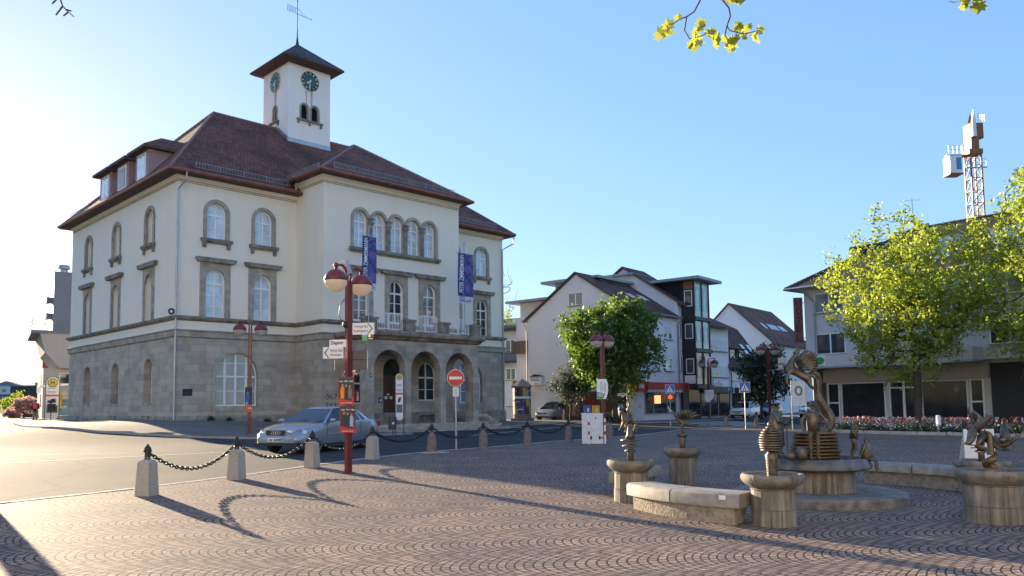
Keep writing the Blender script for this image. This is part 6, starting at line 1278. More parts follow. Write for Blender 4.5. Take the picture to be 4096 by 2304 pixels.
def skin(name, pts, edges, mat, parent=None, sub=1, root=0):
    me = bpy.data.meshes.new(name); bm = bmesh.new(); L = bm.verts.layers.skin.verify()
    vs = []
    for i, p in enumerate(pts): v = bm.verts.new(p[:3]); v[L].radius = (p[3], p[4] if len(p) > 4 else p[3]); v[L].use_root = (i == root); vs.append(v)
    for a, c in edges: bm.edges.new((vs[a], vs[c]))
    bm.to_mesh(me); bm.free(); o = bpy.data.objects.new(name, me); COL.objects.link(o)
    o.modifiers.new('skin', 'SKIN'); s_ = o.modifiers.new('sub', 'SUBSURF'); s_.levels = s_.render_levels = sub
    dg = bpy.context.evaluated_depsgraph_get(); m2 = bpy.data.meshes.new_from_object(o.evaluated_get(dg)); o.modifiers.clear(); o.data = m2; m2.materials.clear(); m2.materials.append(mat); bpy.data.meshes.remove(me)
    for p in m2.polygons: p.use_smooth = True
    if parent: o.parent = parent
    return o
def human(name, parent, mat, loc, rz, H, pose, lean=0.):
    """one continuous body; pose gives elbow and hand points, knees and feet as fractions of the height"""
    d = dict(pel=(0, 0, .52), wai=(0, .0, .61), che=(0, -.01, .73), nec=(0, 0, .835), hd=(0, -.01, .895), tp=(0, -.005, .955), sl=(-.105, 0, .81), sr=(.105, 0, .81), el=(-.15, .02, .64), er=(.15, .02, .64), wl=(-.16, -.05, .5), wr=(.16, -.05, .5), hl=(-.16, -.07, .45), hr=(.16, -.07, .45), pl=(-.055, 0, .49), pr=(.055, 0, .49), kl=(-.06, -.01, .28), kr=(.06, -.01, .28), al=(-.06, .015, .05), ar=(.06, .015, .05), tl=(-.065, -.08, .022), tr=(.065, -.08, .022))
    d.update(pose); R = dict(pel=.075, wai=.065, che=.082, nec=.034, hd=.052, tp=.04, sl=.042, sr=.042, el=.029, er=.029, wl=.02, wr=.02, hl=.024, hr=.024, pl=.058, pr=.058, kl=.04, kr=.04, al=.026, ar=.026, tl=.024, tr=.024)
    ks = list(d); M_ = Matrix.Translation(loc) @ Matrix.Rotation(rz, 4, 'Z') @ Matrix.Rotation(lean, 4, 'X') @ Matrix.Scale(H, 4)
    pts = [tuple(M_ @ Vector(d[k])) + (R[k] * H,) for k in ks]; E = [('pel', 'wai'), ('wai', 'che'), ('che', 'nec'), ('nec', 'hd'), ('hd', 'tp'), ('che', 'sl'), ('sl', 'el'), ('el', 'wl'), ('wl', 'hl'), ('che', 'sr'), ('sr', 'er'), ('er', 'wr'), ('wr', 'hr'), ('pel', 'pl'), ('pl', 'kl'), ('kl', 'al'), ('al', 'tl'), ('pel', 'pr'), ('pr', 'kr'), ('kr', 'ar'), ('ar', 'tr')]
    o = skin(name, pts, [(ks.index(a), ks.index(c)) for a, c in E], mat, parent)
    b = MB(); b.M = M_; hx = Vector(d['hd'])      # nose, ears and brow give the head its face
    b.ball(hx + Vector((0, -.056, .005)), .012, (.8, 1.2, 1.3), 6, 4)
    for s in (-1, 1): b.ball(hx + Vector((s * .052, .0, .01)), .014, (.5, 1, 1.3), 6, 4); b.ball(hx + Vector((s * .02, -.047, .025)), .009, nu=6, nv=4)
    b.ball(hx + Vector((0, -.048, -.022)), .012, (1.4, .6, .5), 6, 4)
    f = b.build('face', mat, o, smooth=True); return o, M_
FX, FY = 5.2, 13.75; fz = gz(FX, FY)
FO = thing('fountain', 'round stone fountain with bronze townsfolk and a leaping winged horse', 'fountain', (FX, FY, fz))
b = MB(); b.lathe([(1.42, -.1), (1.42, .12), (1.39, .15), (.0, .16)], n=56); b.build('plinth', m_fst, FO, angle=.6)
b = MB()
for k in range(20):
    a = 2 * math.pi * k / 20; b.M = Matrix.Rotation(a, 4, 'Z'); b.add([(.61, -.092, .15), (.61, .092, .15), (.6, .09, .54), (.6, -.09, .54), (.56, -.092, .15), (.56, .092, .15), (.56, .09, .54), (.56, -.09, .54)], [(0, 1, 2, 3), (0, 3, 7, 4), (1, 5, 6, 2)])
b.M = None; b.lathe([(.57, .15), (.57, .55)], n=24); b.build('drum', m_stv, FO)
b = MB(); b.lathe([(.58, .5), (.80, .52), (.88, .56), (.885, .6), (.84, .70), (.80, .725), (.74, .72), (.72, .62), (.0, .6)], n=40); b.build('basin', m_fdk, FO, angle=.7)
b = MB(); b.lathe([(.73, .655), (.0, .66)], n=32); b.build('water', m_wat, FO)
b = MB()
for k in range(9): r = .43 - .008 * k + rnd.uniform(-.02, .02); z = .66 + k * .057; b.lathe([(r - .04, z), (r, z + .01), (r, z + .032), (r - .04, z + .045)], (rnd.uniform(-.015, .015), rnd.uniform(-.015, .015)), 26)
b.build('plate_stack', m_brg, FO, angle=.7)
T0 = 1.17      # local height of the stack top
sw = [(.1, 0, T0 - .02), (.2, 0, T0 + .02), (.28, 0, T0 + .1), (.3, 0, T0 + .2), (.26, 0, T0 + .3), (.17, 0, T0 + .44), (.1, 0, T0 + .55), (.08, 0, T0 + .66), (.09, 0, T0 + .78), (.07, 0, T0 + .9), (.0, 0, T0 + .97), (-.08, 0, T0 + .97)]
b = MB()
for o_ in (-.03, .0, .03): b.tube([(x + o_ * .5, y + o_ * .9, z + o_ * .4) for i, (x, y, z) in enumerate(sw)], [.05, .07, .07, .06, .055, .05, .05, .045, .04, .035, .035, .03], 8)
b.build('spout_stem', m_brz, FO, smooth=True)
hp_ = [(-.12, 0, 2.13, .085), (-.26, 0, 2.17, .07), (-.4, 0, 2.24, .085), (-.37, 0, 2.36, .06), (-.28, 0, 2.47, .048), (-.24, 0, 2.55, .042), (-.29, 0, 2.535, .033), (-.33, 0, 2.5, .022),
       (-.43, .06, 2.24, .034), (-.49, .07, 2.35, .022), (-.58, .07, 2.32, .015), (-.62, .07, 2.28, .014), (-.42, -.06, 2.18, .034), (-.465, -.07, 2.1, .022), (-.475, -.07, 2.0, .016), (-.46, -.07, 1.96, .016),
       (-.09, .05, 2.06, .055), (-.03, .05, 1.95, .032), (.05, .05, 1.88, .02), (.09, .05, 1.83, .015), (-.1, -.06, 2.05, .055), (-.08, -.07, 1.94, .032), (.02, -.07, 1.87, .02), (.05, -.07, 1.8, .015), (-.05, 0, 2.14, .05)]
HE = [(0, 1), (1, 2), (2, 3), (3, 4), (4, 5), (5, 6), (6, 7), (2, 8), (8, 9), (9, 10), (10, 11), (2, 12), (12, 13), (13, 14), (14, 15), (0, 16), (16, 17), (17, 18), (18, 19), (0, 20), (20, 21), (21, 22), (22, 23), (0, 24)]
PG = skin('winged_horse', hp_, HE, m_brz, FO)
for s in (-1, 1):
    b = MB(); dx, dz = (0, 0) if s < 0 else (.06, .05)
    out = [(-.25, 2.41), (-.16, 2.45), (-.05, 2.53), (.0, 2.5), (.03, 2.45), (.05, 2.4), (.055, 2.34), (.045, 2.28), (.02, 2.23), (-.04, 2.2), (-.12, 2.19), (-.2, 2.2)]
    for k in range(2, len(out)):      # long overlapping flight feathers fanning back from the shoulder
        tx, tz = out[k]; rx, rz_ = -.27 + .008 * k, 2.38 - .016 * k; pts = [(rx + (tx - rx) * t + dx * t, s * (.06 + .1 * math.sin(1.9 * t)), rz_ + (tz - rz_) * t + .03 * math.sin(3.1 * t) + dz * t) for t in (0, .25, .5, .75, .92, 1.)]; b.tube(pts, [.02, .03, .033, .032, .022, .006], 6)
    b.build('wing', m_brz, PG, smooth=True)
b = MB()
for k in range(9): t = k / 8; b.tube([(-.25 - .1 * t, 0, 2.58 - .2 * t), (-.19 - .06 * t, rnd.uniform(-.03, .03), 2.58 - .22 * t)], [.022, .006], 5)
for s in (-1, 1): b.tube([(-.25, s * .02, 2.58), (-.265, s * .025, 2.65)], [.014, .004], 5)
b.build('mane', m_brz, PG)
b = MB(); b.tube([(-.05, 0, 2.16), (.02, 0, 2.18), (.09, 0, 2.12), (.12, .02, 2.0), (.11, .03, 1.85), (.08, .03, 1.72)], [.03, .05, .05, .045, .04, .02], 7); b.build('tail', m_brz, PG, smooth=True)
def hat(o, M_, w, h, flat_=False): b = MB(); b.M = M_; b.lathe([(w, .945), (w, .958), (.062, .962), (.055, .99 + h), (.0, .995 + h)] if not flat_ else [(.05, .94), (.075, .965), (.07, .985), (.0, .99)], (0, -.005 if not flat_ else -.015), 12); b.build('hat', m_brz, o, smooth=True)
def coat(o, M_, z0, z1, r0, r1, name='coat'): b = MB(); b.M = M_; b.lathe([(r0, z0), (r0 * .93, (z0 + z1) / 2), (r1, z1), (r1 * .8, z1 + .03)], n=14); b.build(name, m_brz, o, smooth=True)
o, M_ = human('bronze_figure', FO, m_brz, (-.33, -.82, .725), R_(-8), .94, dict(el=(-.2, -.01, .68), wl=(-.2, -.09, .55), hl=(-.19, -.13, .51), er=(.2, -.01, .68), wr=(.23, -.09, .56), hr=(.24, -.13, .52))); hat(o, M_, .085, .03); coat(o, M_, .5, .8, .095, .09, 'waistcoat'); o['label'] = 'bronze man in a round hat standing at the front of the basin'
o, M_ = human('bronze_figure', FO, m_brz, (-.72, -.15, .72), R_(70), .95, dict(el=(-.16, -.05, .66), wl=(-.1, -.16, .62), hl=(-.06, -.2, .62), er=(.16, -.05, .66), wr=(.12, -.16, .6), hr=(.08, -.2, .6))); hat(o, M_, 0, 0, True); coat(o, M_, .22, .8, .14, .1); o['label'] = 'bronze man in a flat cap and long coat at the left'
o, M_ = human('bronze_figure', FO, m_brz, (-.52, .32, .74), R_(40), .8, dict(el=(-.17, -.06, .7), wl=(-.08, -.16, .72), hl=(-.04, -.2, .74), er=(.17, -.05, .68), wr=(.1, -.18, .66), hr=(.05, -.22, .68))); b = MB(); b.M = M_; b.tube([(-.3, -.2, .5), (.0, -.2, .72), (.2, -.2, .86)], [.05, .02, .015], 6); b.build('instrument', m_brz, o); coat(o, M_, .4, .8, .1, .09); o['label'] = 'bronze musician half hidden behind the coated man'
o, M_ = human('bronze_figure', FO, m_brz, (.2, .5, .85), R_(-60), .75, dict(el=(-.16, -.1, .7), wl=(-.1, -.2, .6), hl=(-.1, -.23, .56), er=(.18, -.06, .7), wr=(.16, -.2, .62), hr=(.15, -.24, .6)), R_(14)); coat(o, M_, .45, .8, .1, .09); o['label'] = 'bronze figure leaning over behind the stem'
o, M_ = human('bronze_figure', FO, m_brz, (.5, -.25, .72), R_(60), .66, dict(er=(.2, -.06, .76), wr=(.24, -.2, .78), hr=(.24, -.26, .78), el=(-.16, .03, .66), wl=(-.12, -.05, .56), hl=(-.1, -.08, .52), kl=(-.08, -.1, .3), al=(-.09, -.02, .06), tl=(-.09, -.1, .03)), R_(8)); coat(o, M_, .48, .8, .1, .085, 'tunic'); o['label'] = 'bronze child stretching out an arm at the right'
o, M_ = human('bronze_figure', FO, m_brz, (.68, -.42, .37), R_(55), .72, dict(kl=(-.07, -.2, .46), kr=(.07, -.2, .46), al=(-.07, -.22, .2), ar=(.07, -.2, .2), tl=(-.07, -.3, .17), tr=(.07, -.28, .17), er=(.2, -.02, .66), wr=(.26, -.06, .54), hr=(.28, -.08, .5), el=(-.18, .04, .66), wl=(-.2, .1, .52), hl=(-.21, .1, .48))); coat(o, M_, .44, .8, .15, .09, 'dress'); o['label'] = 'bronze woman sitting on the basin rim at the right'
o, M_ = human('bronze_figure', FO, m_brz, (-.86, -.5, .55), R_(20), .5, dict(kl=(-.07, -.16, .5), kr=(.07, -.16, .5), al=(-.07, -.18, .25), ar=(.07, -.18, .25), tl=(-.07, -.25, .22), tr=(.07, -.25, .22))); o['label'] = 'small bronze child crouching at the left rim'
b = MB(); b.lathe([(.07, .725), (.095, .8), (.095, .87), (.075, .94), (.0, .945)], (-.52, -.75), 14); b.build('barrel', m_brz, FO, smooth=True)
b = MB(); b.ball((-.66, -.68, .8), .1, (1.1, .9, .85), 10, 7); b.tube([(-.7, -.68, .86), (-.66, -.66, .94), (-.6, -.68, .86)], .012, 5); b.build('sack', m_brz, FO, smooth=True)
b = MB(); b.tube([(-.25, .7, .7), (-.25, .7, 1.35)], .012, 5); b.tube([(.1, .72, .7), (.1, .72, 1.35)], .012, 5); b.tube([(-.32, .7, 1.35), (.4, .72, 1.35)], .012, 5); b.tube([(.4, .72, .7), (.4, .72, 1.35)], .012, 5); b.build('rail', m_brz, FO)
# ring of small bowls
def bowl(label, x, y, r, rp, zr, top):
    z = gz(x, y); t = thing('fountain_bowl', label, 'fountain bowl', (x, y, z - .01), rnd.uniform(0, 1), 'small stone bowls round the fountain')
    b = MB(); n = 14
    for k in range(n):
        b.M = Matrix.Rotation(2 * math.pi * k / n, 4, 'Z'); w = math.tan(math.pi / n) * rp * .97
        for z0, z1, dr in ((0, zr * .33, .012), (zr * .34, zr - .2, 0)): b.add([(rp + dr, -w, z0), (rp + dr, w, z0), (rp + dr - .004, w, z1), (rp + dr - .004, -w, z1), (rp - .05, -w, z0), (rp - .05, w, z0), (rp - .05, w, z1), (rp - .05, -w, z1)], [(0, 1, 2, 3), (0, 3, 7, 4), (1, 5, 6, 2), (3, 2, 6, 7)])
    b.M = None; b.lathe([(rp - .012, 0), (rp - .012, zr - .15)], n=24); b.lathe([(rp + .004, zr * .325), (rp + .022, zr * .335), (rp + .004, zr * .345)], n=24); b.lathe([(rp + .004, zr - .22), (rp + .018, zr - .21), (rp + .004, zr - .2)], n=24)
    b.build('pillar', m_stv, t)
    b = MB(); b.lathe([(rp - .02, zr - .2), (rp + .02, zr - .18), (r * .9, zr - .13), (r * .985, zr - .09), (r, zr - .055), (r * .985, zr - .02), (r * .93, zr), (r * .84, zr - .005), (r * .78, zr - .05), (r * .76, zr - .1), (.0, zr - .12)], n=36)
    for k in range(5): a = k * 1.2566; b.tube([(r * q * math.cos(a), r * q * math.sin(a), zz) for q, zz in ((.9, zr - .13), (.99, zr - .09), (1.006, zr - .055), (.99, zr - .016), (.92, zr + .003))], .006, 4, False)
    b.build('bowl', m_fst, t, angle=.8); b = MB(); b.lathe([(r * .78, zr - .055), (.0, zr - .054)], n=24); b.build('water', m_wat, t); top(t, zr); return t
def local(t): return -t.rotation_euler[2]
def top_goat(t, z):
    b = MB(); b.lathe([(.06, z - .1), (.05, z + .1), (.06, z + .12), (.055, z + .16)], n=12)
    for zz, r in ((z + .15, .1), (z + .235, .14), (z + .33, .165)): b.lathe([(.05, zz - .03), (r, zz - .012), (r, zz + .004), (.05, zz + .03)], n=18)
    b.lathe([(.09, z + .36), (.06, z + .42), (.04, z + .56), (.0, z + .58)], n=12); b.build('column', m_brz, t, smooth=True)
    g = z + .56; a = local(t); c, s = math.cos(a + R_(-150)), math.sin(a + R_(-150)); q = lambda x, y, zz, r: (x * c - y * s, x * s + y * c, g + zz, r)
    pt = [q(-.08, 0, .12, .055), q(.0, 0, .11, .05), (*q(.09, 0, .13, .06)[:3], .06), q(.13, 0, .2, .04), q(.16, 0, .26, .035), q(.21, 0, .24, .022), q(.11, .045, .04, .026), q(.13, .045, -.04, .016), q(.14, .05, -.1, .013), q(.11, -.045, .04, .026), q(.16, -.045, -.03, .016), q(.2, -.05, -.07, .013), q(-.1, .04, .05, .032), q(-.08, .04, -.03, .018), q(-.12, .04, -.11, .013), q(-.1, -.04, .05, .032), q(-.13, -.04, -.02, .018), q(-.11, -.04, -.1, .013)]
    o = skin('bronze_goat', pt, [(0, 1), (1, 2), (2, 3), (3, 4), (4, 5), (2, 6), (6, 7), (7, 8), (2, 9), (9, 10), (10, 11), (0, 12), (12, 13), (13, 14), (0, 15), (15, 16), (16, 17)], m_brz, t)
    b = MB()
    for s_ in (-1, 1): b.tube([q(.16, s_ * .02, .28, 0)[:3], q(.14, s_ * .05, .34, 0)[:3], q(.15, s_ * .06, .38, 0)[:3]], [.012, .009, .003], 5)
    b.build('horn', m_brz, o)
    b = MB(); b.tube([q(-.02, 0, .14, 0)[:3], q(.0, 0, .22, 0)[:3]] + [q(.02 + .02 * math.sin(k), .012 * math.cos(k * 2), .22 + .035 * k, 0)[:3] for k in range(1, 9)], [.02, .018] + [.016 - .0012 * k + .003 * (k % 2) for k in range(8)], 6); b.build('twisted_horn', m_brz, o, smooth=True)
def top_hive(t, z):
    b = MB(); b.lathe([(.06, z - .1), (.065, z + .05), (.075, z + .18), (.09, z + .25), (.06, z + .28), (.05, z + .32)], n=16)
    for k in range(12): b.lathe([(.066 + .001 * k, z - .04 + k * .022), (.074 + .0012 * k, z - .034 + k * .022), (.066 + .001 * k, z - .026 + k * .022)], n=16)
    b.build('ringed_neck', m_brz, t, smooth=True)
    b = MB()
    for k in range(10): t_ = k / 9; r = .155 * math.sin(R_(62 + 100 * t_)) ** .6 if t_ < .98 else .06; zz = z + .31 + k * .034; r = [.145, .155, .162, .165, .165, .16, .15, .132, .105, .065][k]; b.lathe([(r - .03, zz), (r, zz + .008), (r, zz + .024), (r - .03, zz + .034)], n=26)
    b.ball((0, 0, z + .67), .045, nu=10, nv=7); h = b.build('beehive', m_brz, t, angle=.9)
    b = MB(); a = local(t) - 2.4
    for k in range(6): b.ball((.14 * math.cos(a + k * .12), .14 * math.sin(a + k * .12), z + .57 + .02 * (k % 3)), .016, (1.4, 1, 1), 6, 4)
    b.build('bronze_bee', m_brz, h)
def top_bird(t, z):
    b = MB(); b.lathe([(.055, z - .1), (.06, z + .08), (.075, z + .2), (.07, z + .22)], n=14); b.lathe([(.075, z + .2), (.11, z + .24), (.07, z + .3), (.03, z + .33), (.022, z + .44)], n=12)
    for k in range(6): a = k * 1.047; b.tube([(.07 * math.cos(a), .07 * math.sin(a), z + .25), (.11 * math.cos(a), .11 * math.sin(a), z + .265), (.13 * math.cos(a), .13 * math.sin(a), z + .24)], [.02, .022, .006], 6)
    b.build('column', m_brz, t, smooth=True)
    a = local(t); c, s = math.cos(a + math.pi), math.sin(a + math.pi); g = z + .47; q = lambda x, y, zz, r=0: (x * c - y * s, x * s + y * c, g + zz, r)
    o = skin('bronze_bird', [q(0, 0, .05, .055), q(-.1, 0, .0, .04), q(-.22, 0, -.04, .02), q(-.32, 0, -.07, .008), q(.08, 0, .11, .05), q(.13, 0, .18, .033), q(.16, 0, .21, .028), q(.21, 0, .2, .01), q(0, .03, -.02, .02), q(.03, .03, -.08, .012), q(.07, .03, -.1, .01)], [(0, 1), (1, 2), (2, 3), (0, 4), (4, 5), (5, 6), (6, 7), (0, 8), (8, 9), (9, 10)], m_brz, t)
    for s_ in (-1, 1):
        b = MB()
        for k in range(7): an = R_(35 + 20 * k); L = .2; b.tube([q(.02 - .02 * k, s_ * .05, .1)[:3], q(.02 - .02 * k + L * .6 * math.cos(an), s_ * .08, .1 + L * .6 * math.sin(an))[:3], q(-.02 - .02 * k + L * math.cos(an) - .03, s_ * .1, .1 + L * math.sin(an))[:3]], [.02, .03, .006], 6)
        b.build('wing', m_brz, o, smooth=True)
    b = MB()
    for k in range(5): b.tube([q(.16, 0, .23)[:3], q(.22 + .01 * k, 0, .27 + .01 * k)[:3], q(.27 - .0 * k, 0, .24 + .035 * k)[:3]], [.012, .01, .004], 5)
    b.build('crest', m_steel, o, smooth=True)
def top_fish(t, z):
    b = MB(); b.lathe([(.06, z - .1), (.13, z - .04), (.1, z + .02), (.05, z + .03)], n=14); b.tube([(.06 * math.cos(k * .9), .06 * math.sin(k * .9), z + .03 * k) for k in range(8)], [.06, .07, .065, .06, .05, .05, .04, .04], 8); b.build('column', m_brg, t, smooth=True)
    a0 = local(t)
    for k, (dx, dz, tw, L) in enumerate(((-.2, .46, .5, .42), (.16, .42, 2.2, .44), (.0, .36, 1.2, .5), (-.12, .64, 3.0, .3), (.22, .5, .2, .3))):
        b = MB(); c, s = math.cos(a0), math.sin(a0); pts = []
        for j in range(9): u_ = j / 8 - .5; x = dx + L * u_; y = .1 * math.sin(tw + u_ * 5); zz = z + dz + .1 * math.sin(u_ * 5.5 + tw * 2); pts.append((x * c - y * s, x * s + y * c, zz))
        b.tube(pts, [.012, .04, .055, .06, .055, .045, .03, .02, .008], 8); e = Vector(pts[-1]); p_ = Vector(pts[-2]); d_ = (e - p_).normalized()
        b.add([tuple(e), tuple(e + d_ * .07 + Vector((0, 0, .06))), tuple(e + d_ * .04), tuple(e + d_ * .07 - Vector((0, 0, .05)))], [(0, 1, 2), (0, 2, 3)])
        for j in (3, 5): e = Vector(pts[j]); b.add([tuple(e + Vector((0, 0, .04))), tuple(e + Vector((.03, 0, .12))), tuple(e + Vector((.07, 0, .04)))], [(0, 1, 2)])
        b.build('bronze_fish', m_brz, t, smooth=True)
    b = MB(); b.tube([(0, 0, z + .2), (0, 0, z + .5)], [.05, .03], 8); b.build('stem', m_brz, t)
def top_frog(t, z):
    b = MB(); b.lathe([(.06, z - .1), (.05, z + .1), (.07, z + .14)], n=12); b.build('column', m_brg, t, smooth=True)
    a = local(t) + 3.3; c, s = math.cos(a), math.sin(a); g = z + .16; q = lambda x, y, zz, r=0: (x * c - y * s, x * s + y * c, g + zz, r)
    o = skin('bronze_frog', [q(-.06, 0, .04, .06), q(.04, 0, .08, .055), q(.12, 0, .1, .04), q(-.05, .09, .02, .03), q(.03, .12, -.02, .015), q(-.05, -.09, .02, .03), q(.03, -.12, -.02, .015)], [(0, 1), (1, 2), (0, 3), (3, 4), (0, 5), (5, 6)], m_brg, t)
    b = MB(); b.tube([q(-.02, 0, .1)[:3], q(-.04, 0, .3)[:3], q(.1, .0, .45)[:3], q(.02, .03, .6)[:3], q(.12, 0, .72)[:3]], [.05, .045, .06, .05, .02], 8)
    for k in range(4): b.tube([q(.05, 0, .42 + .07 * k)[:3], q(.16 + .03 * k, .05, .5 + .06 * k)[:3], q(.2 + .02 * k, .08, .58 + .07 * k)[:3]], [.03, .025, .004], 6)
    b.build('dragon', m_brz, t, smooth=True)
bowl('sunlit fountain bowl carrying a bronze goat on stacked discs', 1.99, 13.6, .405, .275, .72, top_goat)
bowl('fountain bowl carrying a ribbed bronze beehive', 3.58, 11.1, .43, .29, .72, top_hive)
bowl('shaded fountain bowl carrying a bronze bird with raised wings', 3.43, 16.2, .4, .28, .75, top_bird)
bowl('large fountain bowl carrying tangled bronze fishes, right edge', 6.68, 11.2, .46, .36, .74, top_fish)
bowl('fountain bowl with a bronze frog and dragon, second from the right edge', 8.3, 14.2, .46, .27, .62, top_frog)
def arc_bench(label, a0, a1, r0, r1, zt, th, parts=2):
    t = thing('stone_bench', label, 'bench', (FX, FY, gz(FX + 3.2 * math.cos((a0 + a1) / 2), FY + 3.2 * math.sin((a0 + a1) / 2))), 0, 'curved stone benches round the fountain')
    n = 8; rm = r0 - .06 if r0 > r1 else r0 + .06
    def arcseg(b, ra, rb, z0, z1, s0, s1, bev=0.):
        k = max(2, int(n * (s1 - s0) / (a1 - a0)) + 1); prof = [(ra, z0), (ra, z1 - bev), (ra + bev * (1 if rb > ra else -1), z1), (rb - bev * (1 if rb > ra else -1), z1), (rb, z1 - bev), (rb, z0)]
        vs = []; fs = []
        for i in range(k + 1):
            a = s0 + (s1 - s0) * i / k
            for r, z in prof: vs.append((r * math.cos(a), r * math.sin(a), z))
        m_ = len(prof)
        for i in range(k):
            for j in range(m_): fs.append((i * m_ + j, i * m_ + (j + 1) % m_, (i + 1) * m_ + (j + 1) % m_, (i + 1) * m_ + j))
        fs += [tuple(range(m_)), tuple(k * m_ + j for j in range(m_ - 1, -1, -1))]; b.add(vs, fs)
    b = MB(); arcseg(b, r0 - .02, r1 + .1, -.1, zt - th, a0 + .03, a1 - .03); b.build('base', m_rough, t)
    for k in range(parts): s0 = a0 + (a1 - a0) * k / parts; s1 = a0 + (a1 - a0) * (k + 1) / parts; b = MB(); arcseg(b, r0 + .05, r1, zt - th, zt, s0 + .004, s1 - .004, .035); b.build('seat_slab', m_seat, t, angle=.9)
    return t
m_rough = M('rough_stone', (.27, .24, .19), .95, var=.35, vs=9, bump=1.0, bs=28); m_seat = M('bench_stone', (.25, .235, .2), .7, var=.3, vs=5, bump=.15, c2=(.34, .31, .26))
arc_bench('sunlit curved stone bench between the goat and beehive bowls', R_(196), R_(233), 3.5, 3.0, .43, .19)
arc_bench('shaded curved stone bench between the goat and bird bowls', R_(140), R_(172), 3.5, 3.0, .43, .19, 1)
arc_bench('long dark curved stone bench behind the fountain at the right', R_(14), R_(54), 3.45, 2.95, .43, .16)
arc_bench('curved stone bench cut off at the right edge', R_(302), R_(342), 3.5, 3.0, .43, .19)
b = MB(); b.box(-.05, -.004, 0, .05, .0, .06); o = tag(b.build('bench_plaque', m_wht), 'small pale plaque on the front of the sunlit bench', 'plaque'); a_ = R_(229); o.location = (FX + 3.555 * math.cos(a_), FY + 3.555 * math.sin(a_), .29); o.rotation_euler = (0, 0, a_ + math.pi / 2)
# ---------------------------------------------------------------- the one person in view
PZ = gz(-39.6, 66); PE = thing('person', 'person walking away in a dark jacket with a red backpack', 'person', (-39.6, 66, PZ), R_(205))
o, M_ = human('body', PE, M('skin', (.42, .27, .2), .6), (0, 0, 0), 0, 1.76, dict(kl=(-.06, -.05, .28), al=(-.06, .06, .06), tl=(-.06, -.02, .02), el=(-.14, .03, .66), wl=(-.13, -.1, .58), hl=(-.12, -.14, .57), er=(.14, .03, .66), wr=(.13, -.1, .58), hr=(.12, -.14, .57)))
jk = M('jacket_dark', (.03, .027, .025), .8, var=.2); b = MB(); b.M = M_; b.lathe([(.1, .46), (.108, .6), (.115, .76), (.1, .82), (.05, .85)], n=14)
for s in (-1, 1): b.tube([(s * .105, 0, .81), (s * .145, .03, .66), (s * .13, -.1, .58)], [.052, .042, .034], 8)
b.build('jacket', jk, PE, smooth=True)
b = MB(); b.M = M_
for s in (-1, 1): b.tube([(s * .055, 0, .5), (s * .06, -.05 if s < 0 else -.01, .28), (s * .06, .06 if s < 0 else .015, .06)], [.072, .052, .042], 8)
b.build('trousers', M('trousers_khaki', (.2, .16, .11), .85, var=.2), PE, smooth=True)
b = MB(); b.M = M_; b.ball((0, .0, .93), .062, (1, 1.05, 1.05), 10, 7, -.2, 1.); b.build('hair', jk, PE, smooth=True)
b = MB(); b.M = M_; b.prism([(-.085, .58), (.085, .58), (.09, .76), (.06, .82), (-.06, .82), (-.09, .76)], lambda a, z, d: (a, d, z), .08, .19); b.build('backpack', M('backpack_red', (.55, .03, .035), .6, var=.15), PE)
# ---------------------------------------------------------------- trees
m_bark = M('bark', (.075, .06, .045), .95, var=.45, vs=9, bump=.6, bs=25); m_twig = M('twig_bark', (.09, .065, .05), .9, var=.3, vs=20)
f_lin = foliage('linden_leaves', (.11, .17, .012), (.24, .32, .02), (.38, .46, .035), .62); f_che = foliage('chestnut_leaves', (.04, .1, .012), (.075, .16, .016), (.16, .25, .022), .55)
f_dark = foliage('dark_leaves', (.02, .04, .015), (.035, .06, .02), (.06, .09, .03), .35); f_con = foliage('conifer_needles', (.012, .03, .015), (.02, .045, .022), (.035, .06, .03), .3); f_oli = foliage('grey_green_leaves', (.05, .065, .045), (.08, .1, .07), (.13, .15, .11), .4)
f_pink = foliage('cherry_blossom', (.32, .16, .14), (.5, .28, .24), (.65, .42, .36), .5)
def skeleton(rg, base, top, tips, k=2, jit=.25, up_=.3):
    nd = [Vector(base)]; par = [-1]; n0 = max(3, int((Vector(top) - Vector(base)).length / .8))
    for i in range(1, n0 + 1): nd.append(Vector(base).lerp(Vector(top), i / n0) + Vector((rg.uniform(-.06, .06), rg.uniform(-.06, .06), 0)) * (i < n0)); par.append(len(nd) - 2)
    tips = sorted(tips, key=lambda p: (p - Vector(top)).length); lo = int(n0 * .55); ti = []
    for p in tips:
        A = np.array([tuple(v) for v in nd[lo:]]); d_ = np.linalg.norm(A - np.array(tuple(p)), axis=1) + .35 * np.maximum(0, A[:, 2] - p.z); i = int(d_.argmin()) + lo; q = nd[i]
        for j in range(1, k + 1):
            t = j / k; w = q.lerp(p, t); w.z -= up_ * (p - q).length * .25 * math.sin(math.pi * t)
            if j < k: w += Vector((rg.gauss(0, 1), rg.gauss(0, 1), rg.gauss(0, 1))) * jit * (p - q).length * .2
            nd.append(w); par.append(i if j == 1 else len(nd) - 2)
        ti.append(len(nd) - 1)
    cnt = [0] * len(nd)
    for t in ti:
        while t >= 0: cnt[t] += 1; t = par[t]
    return nd, par, cnt, ti
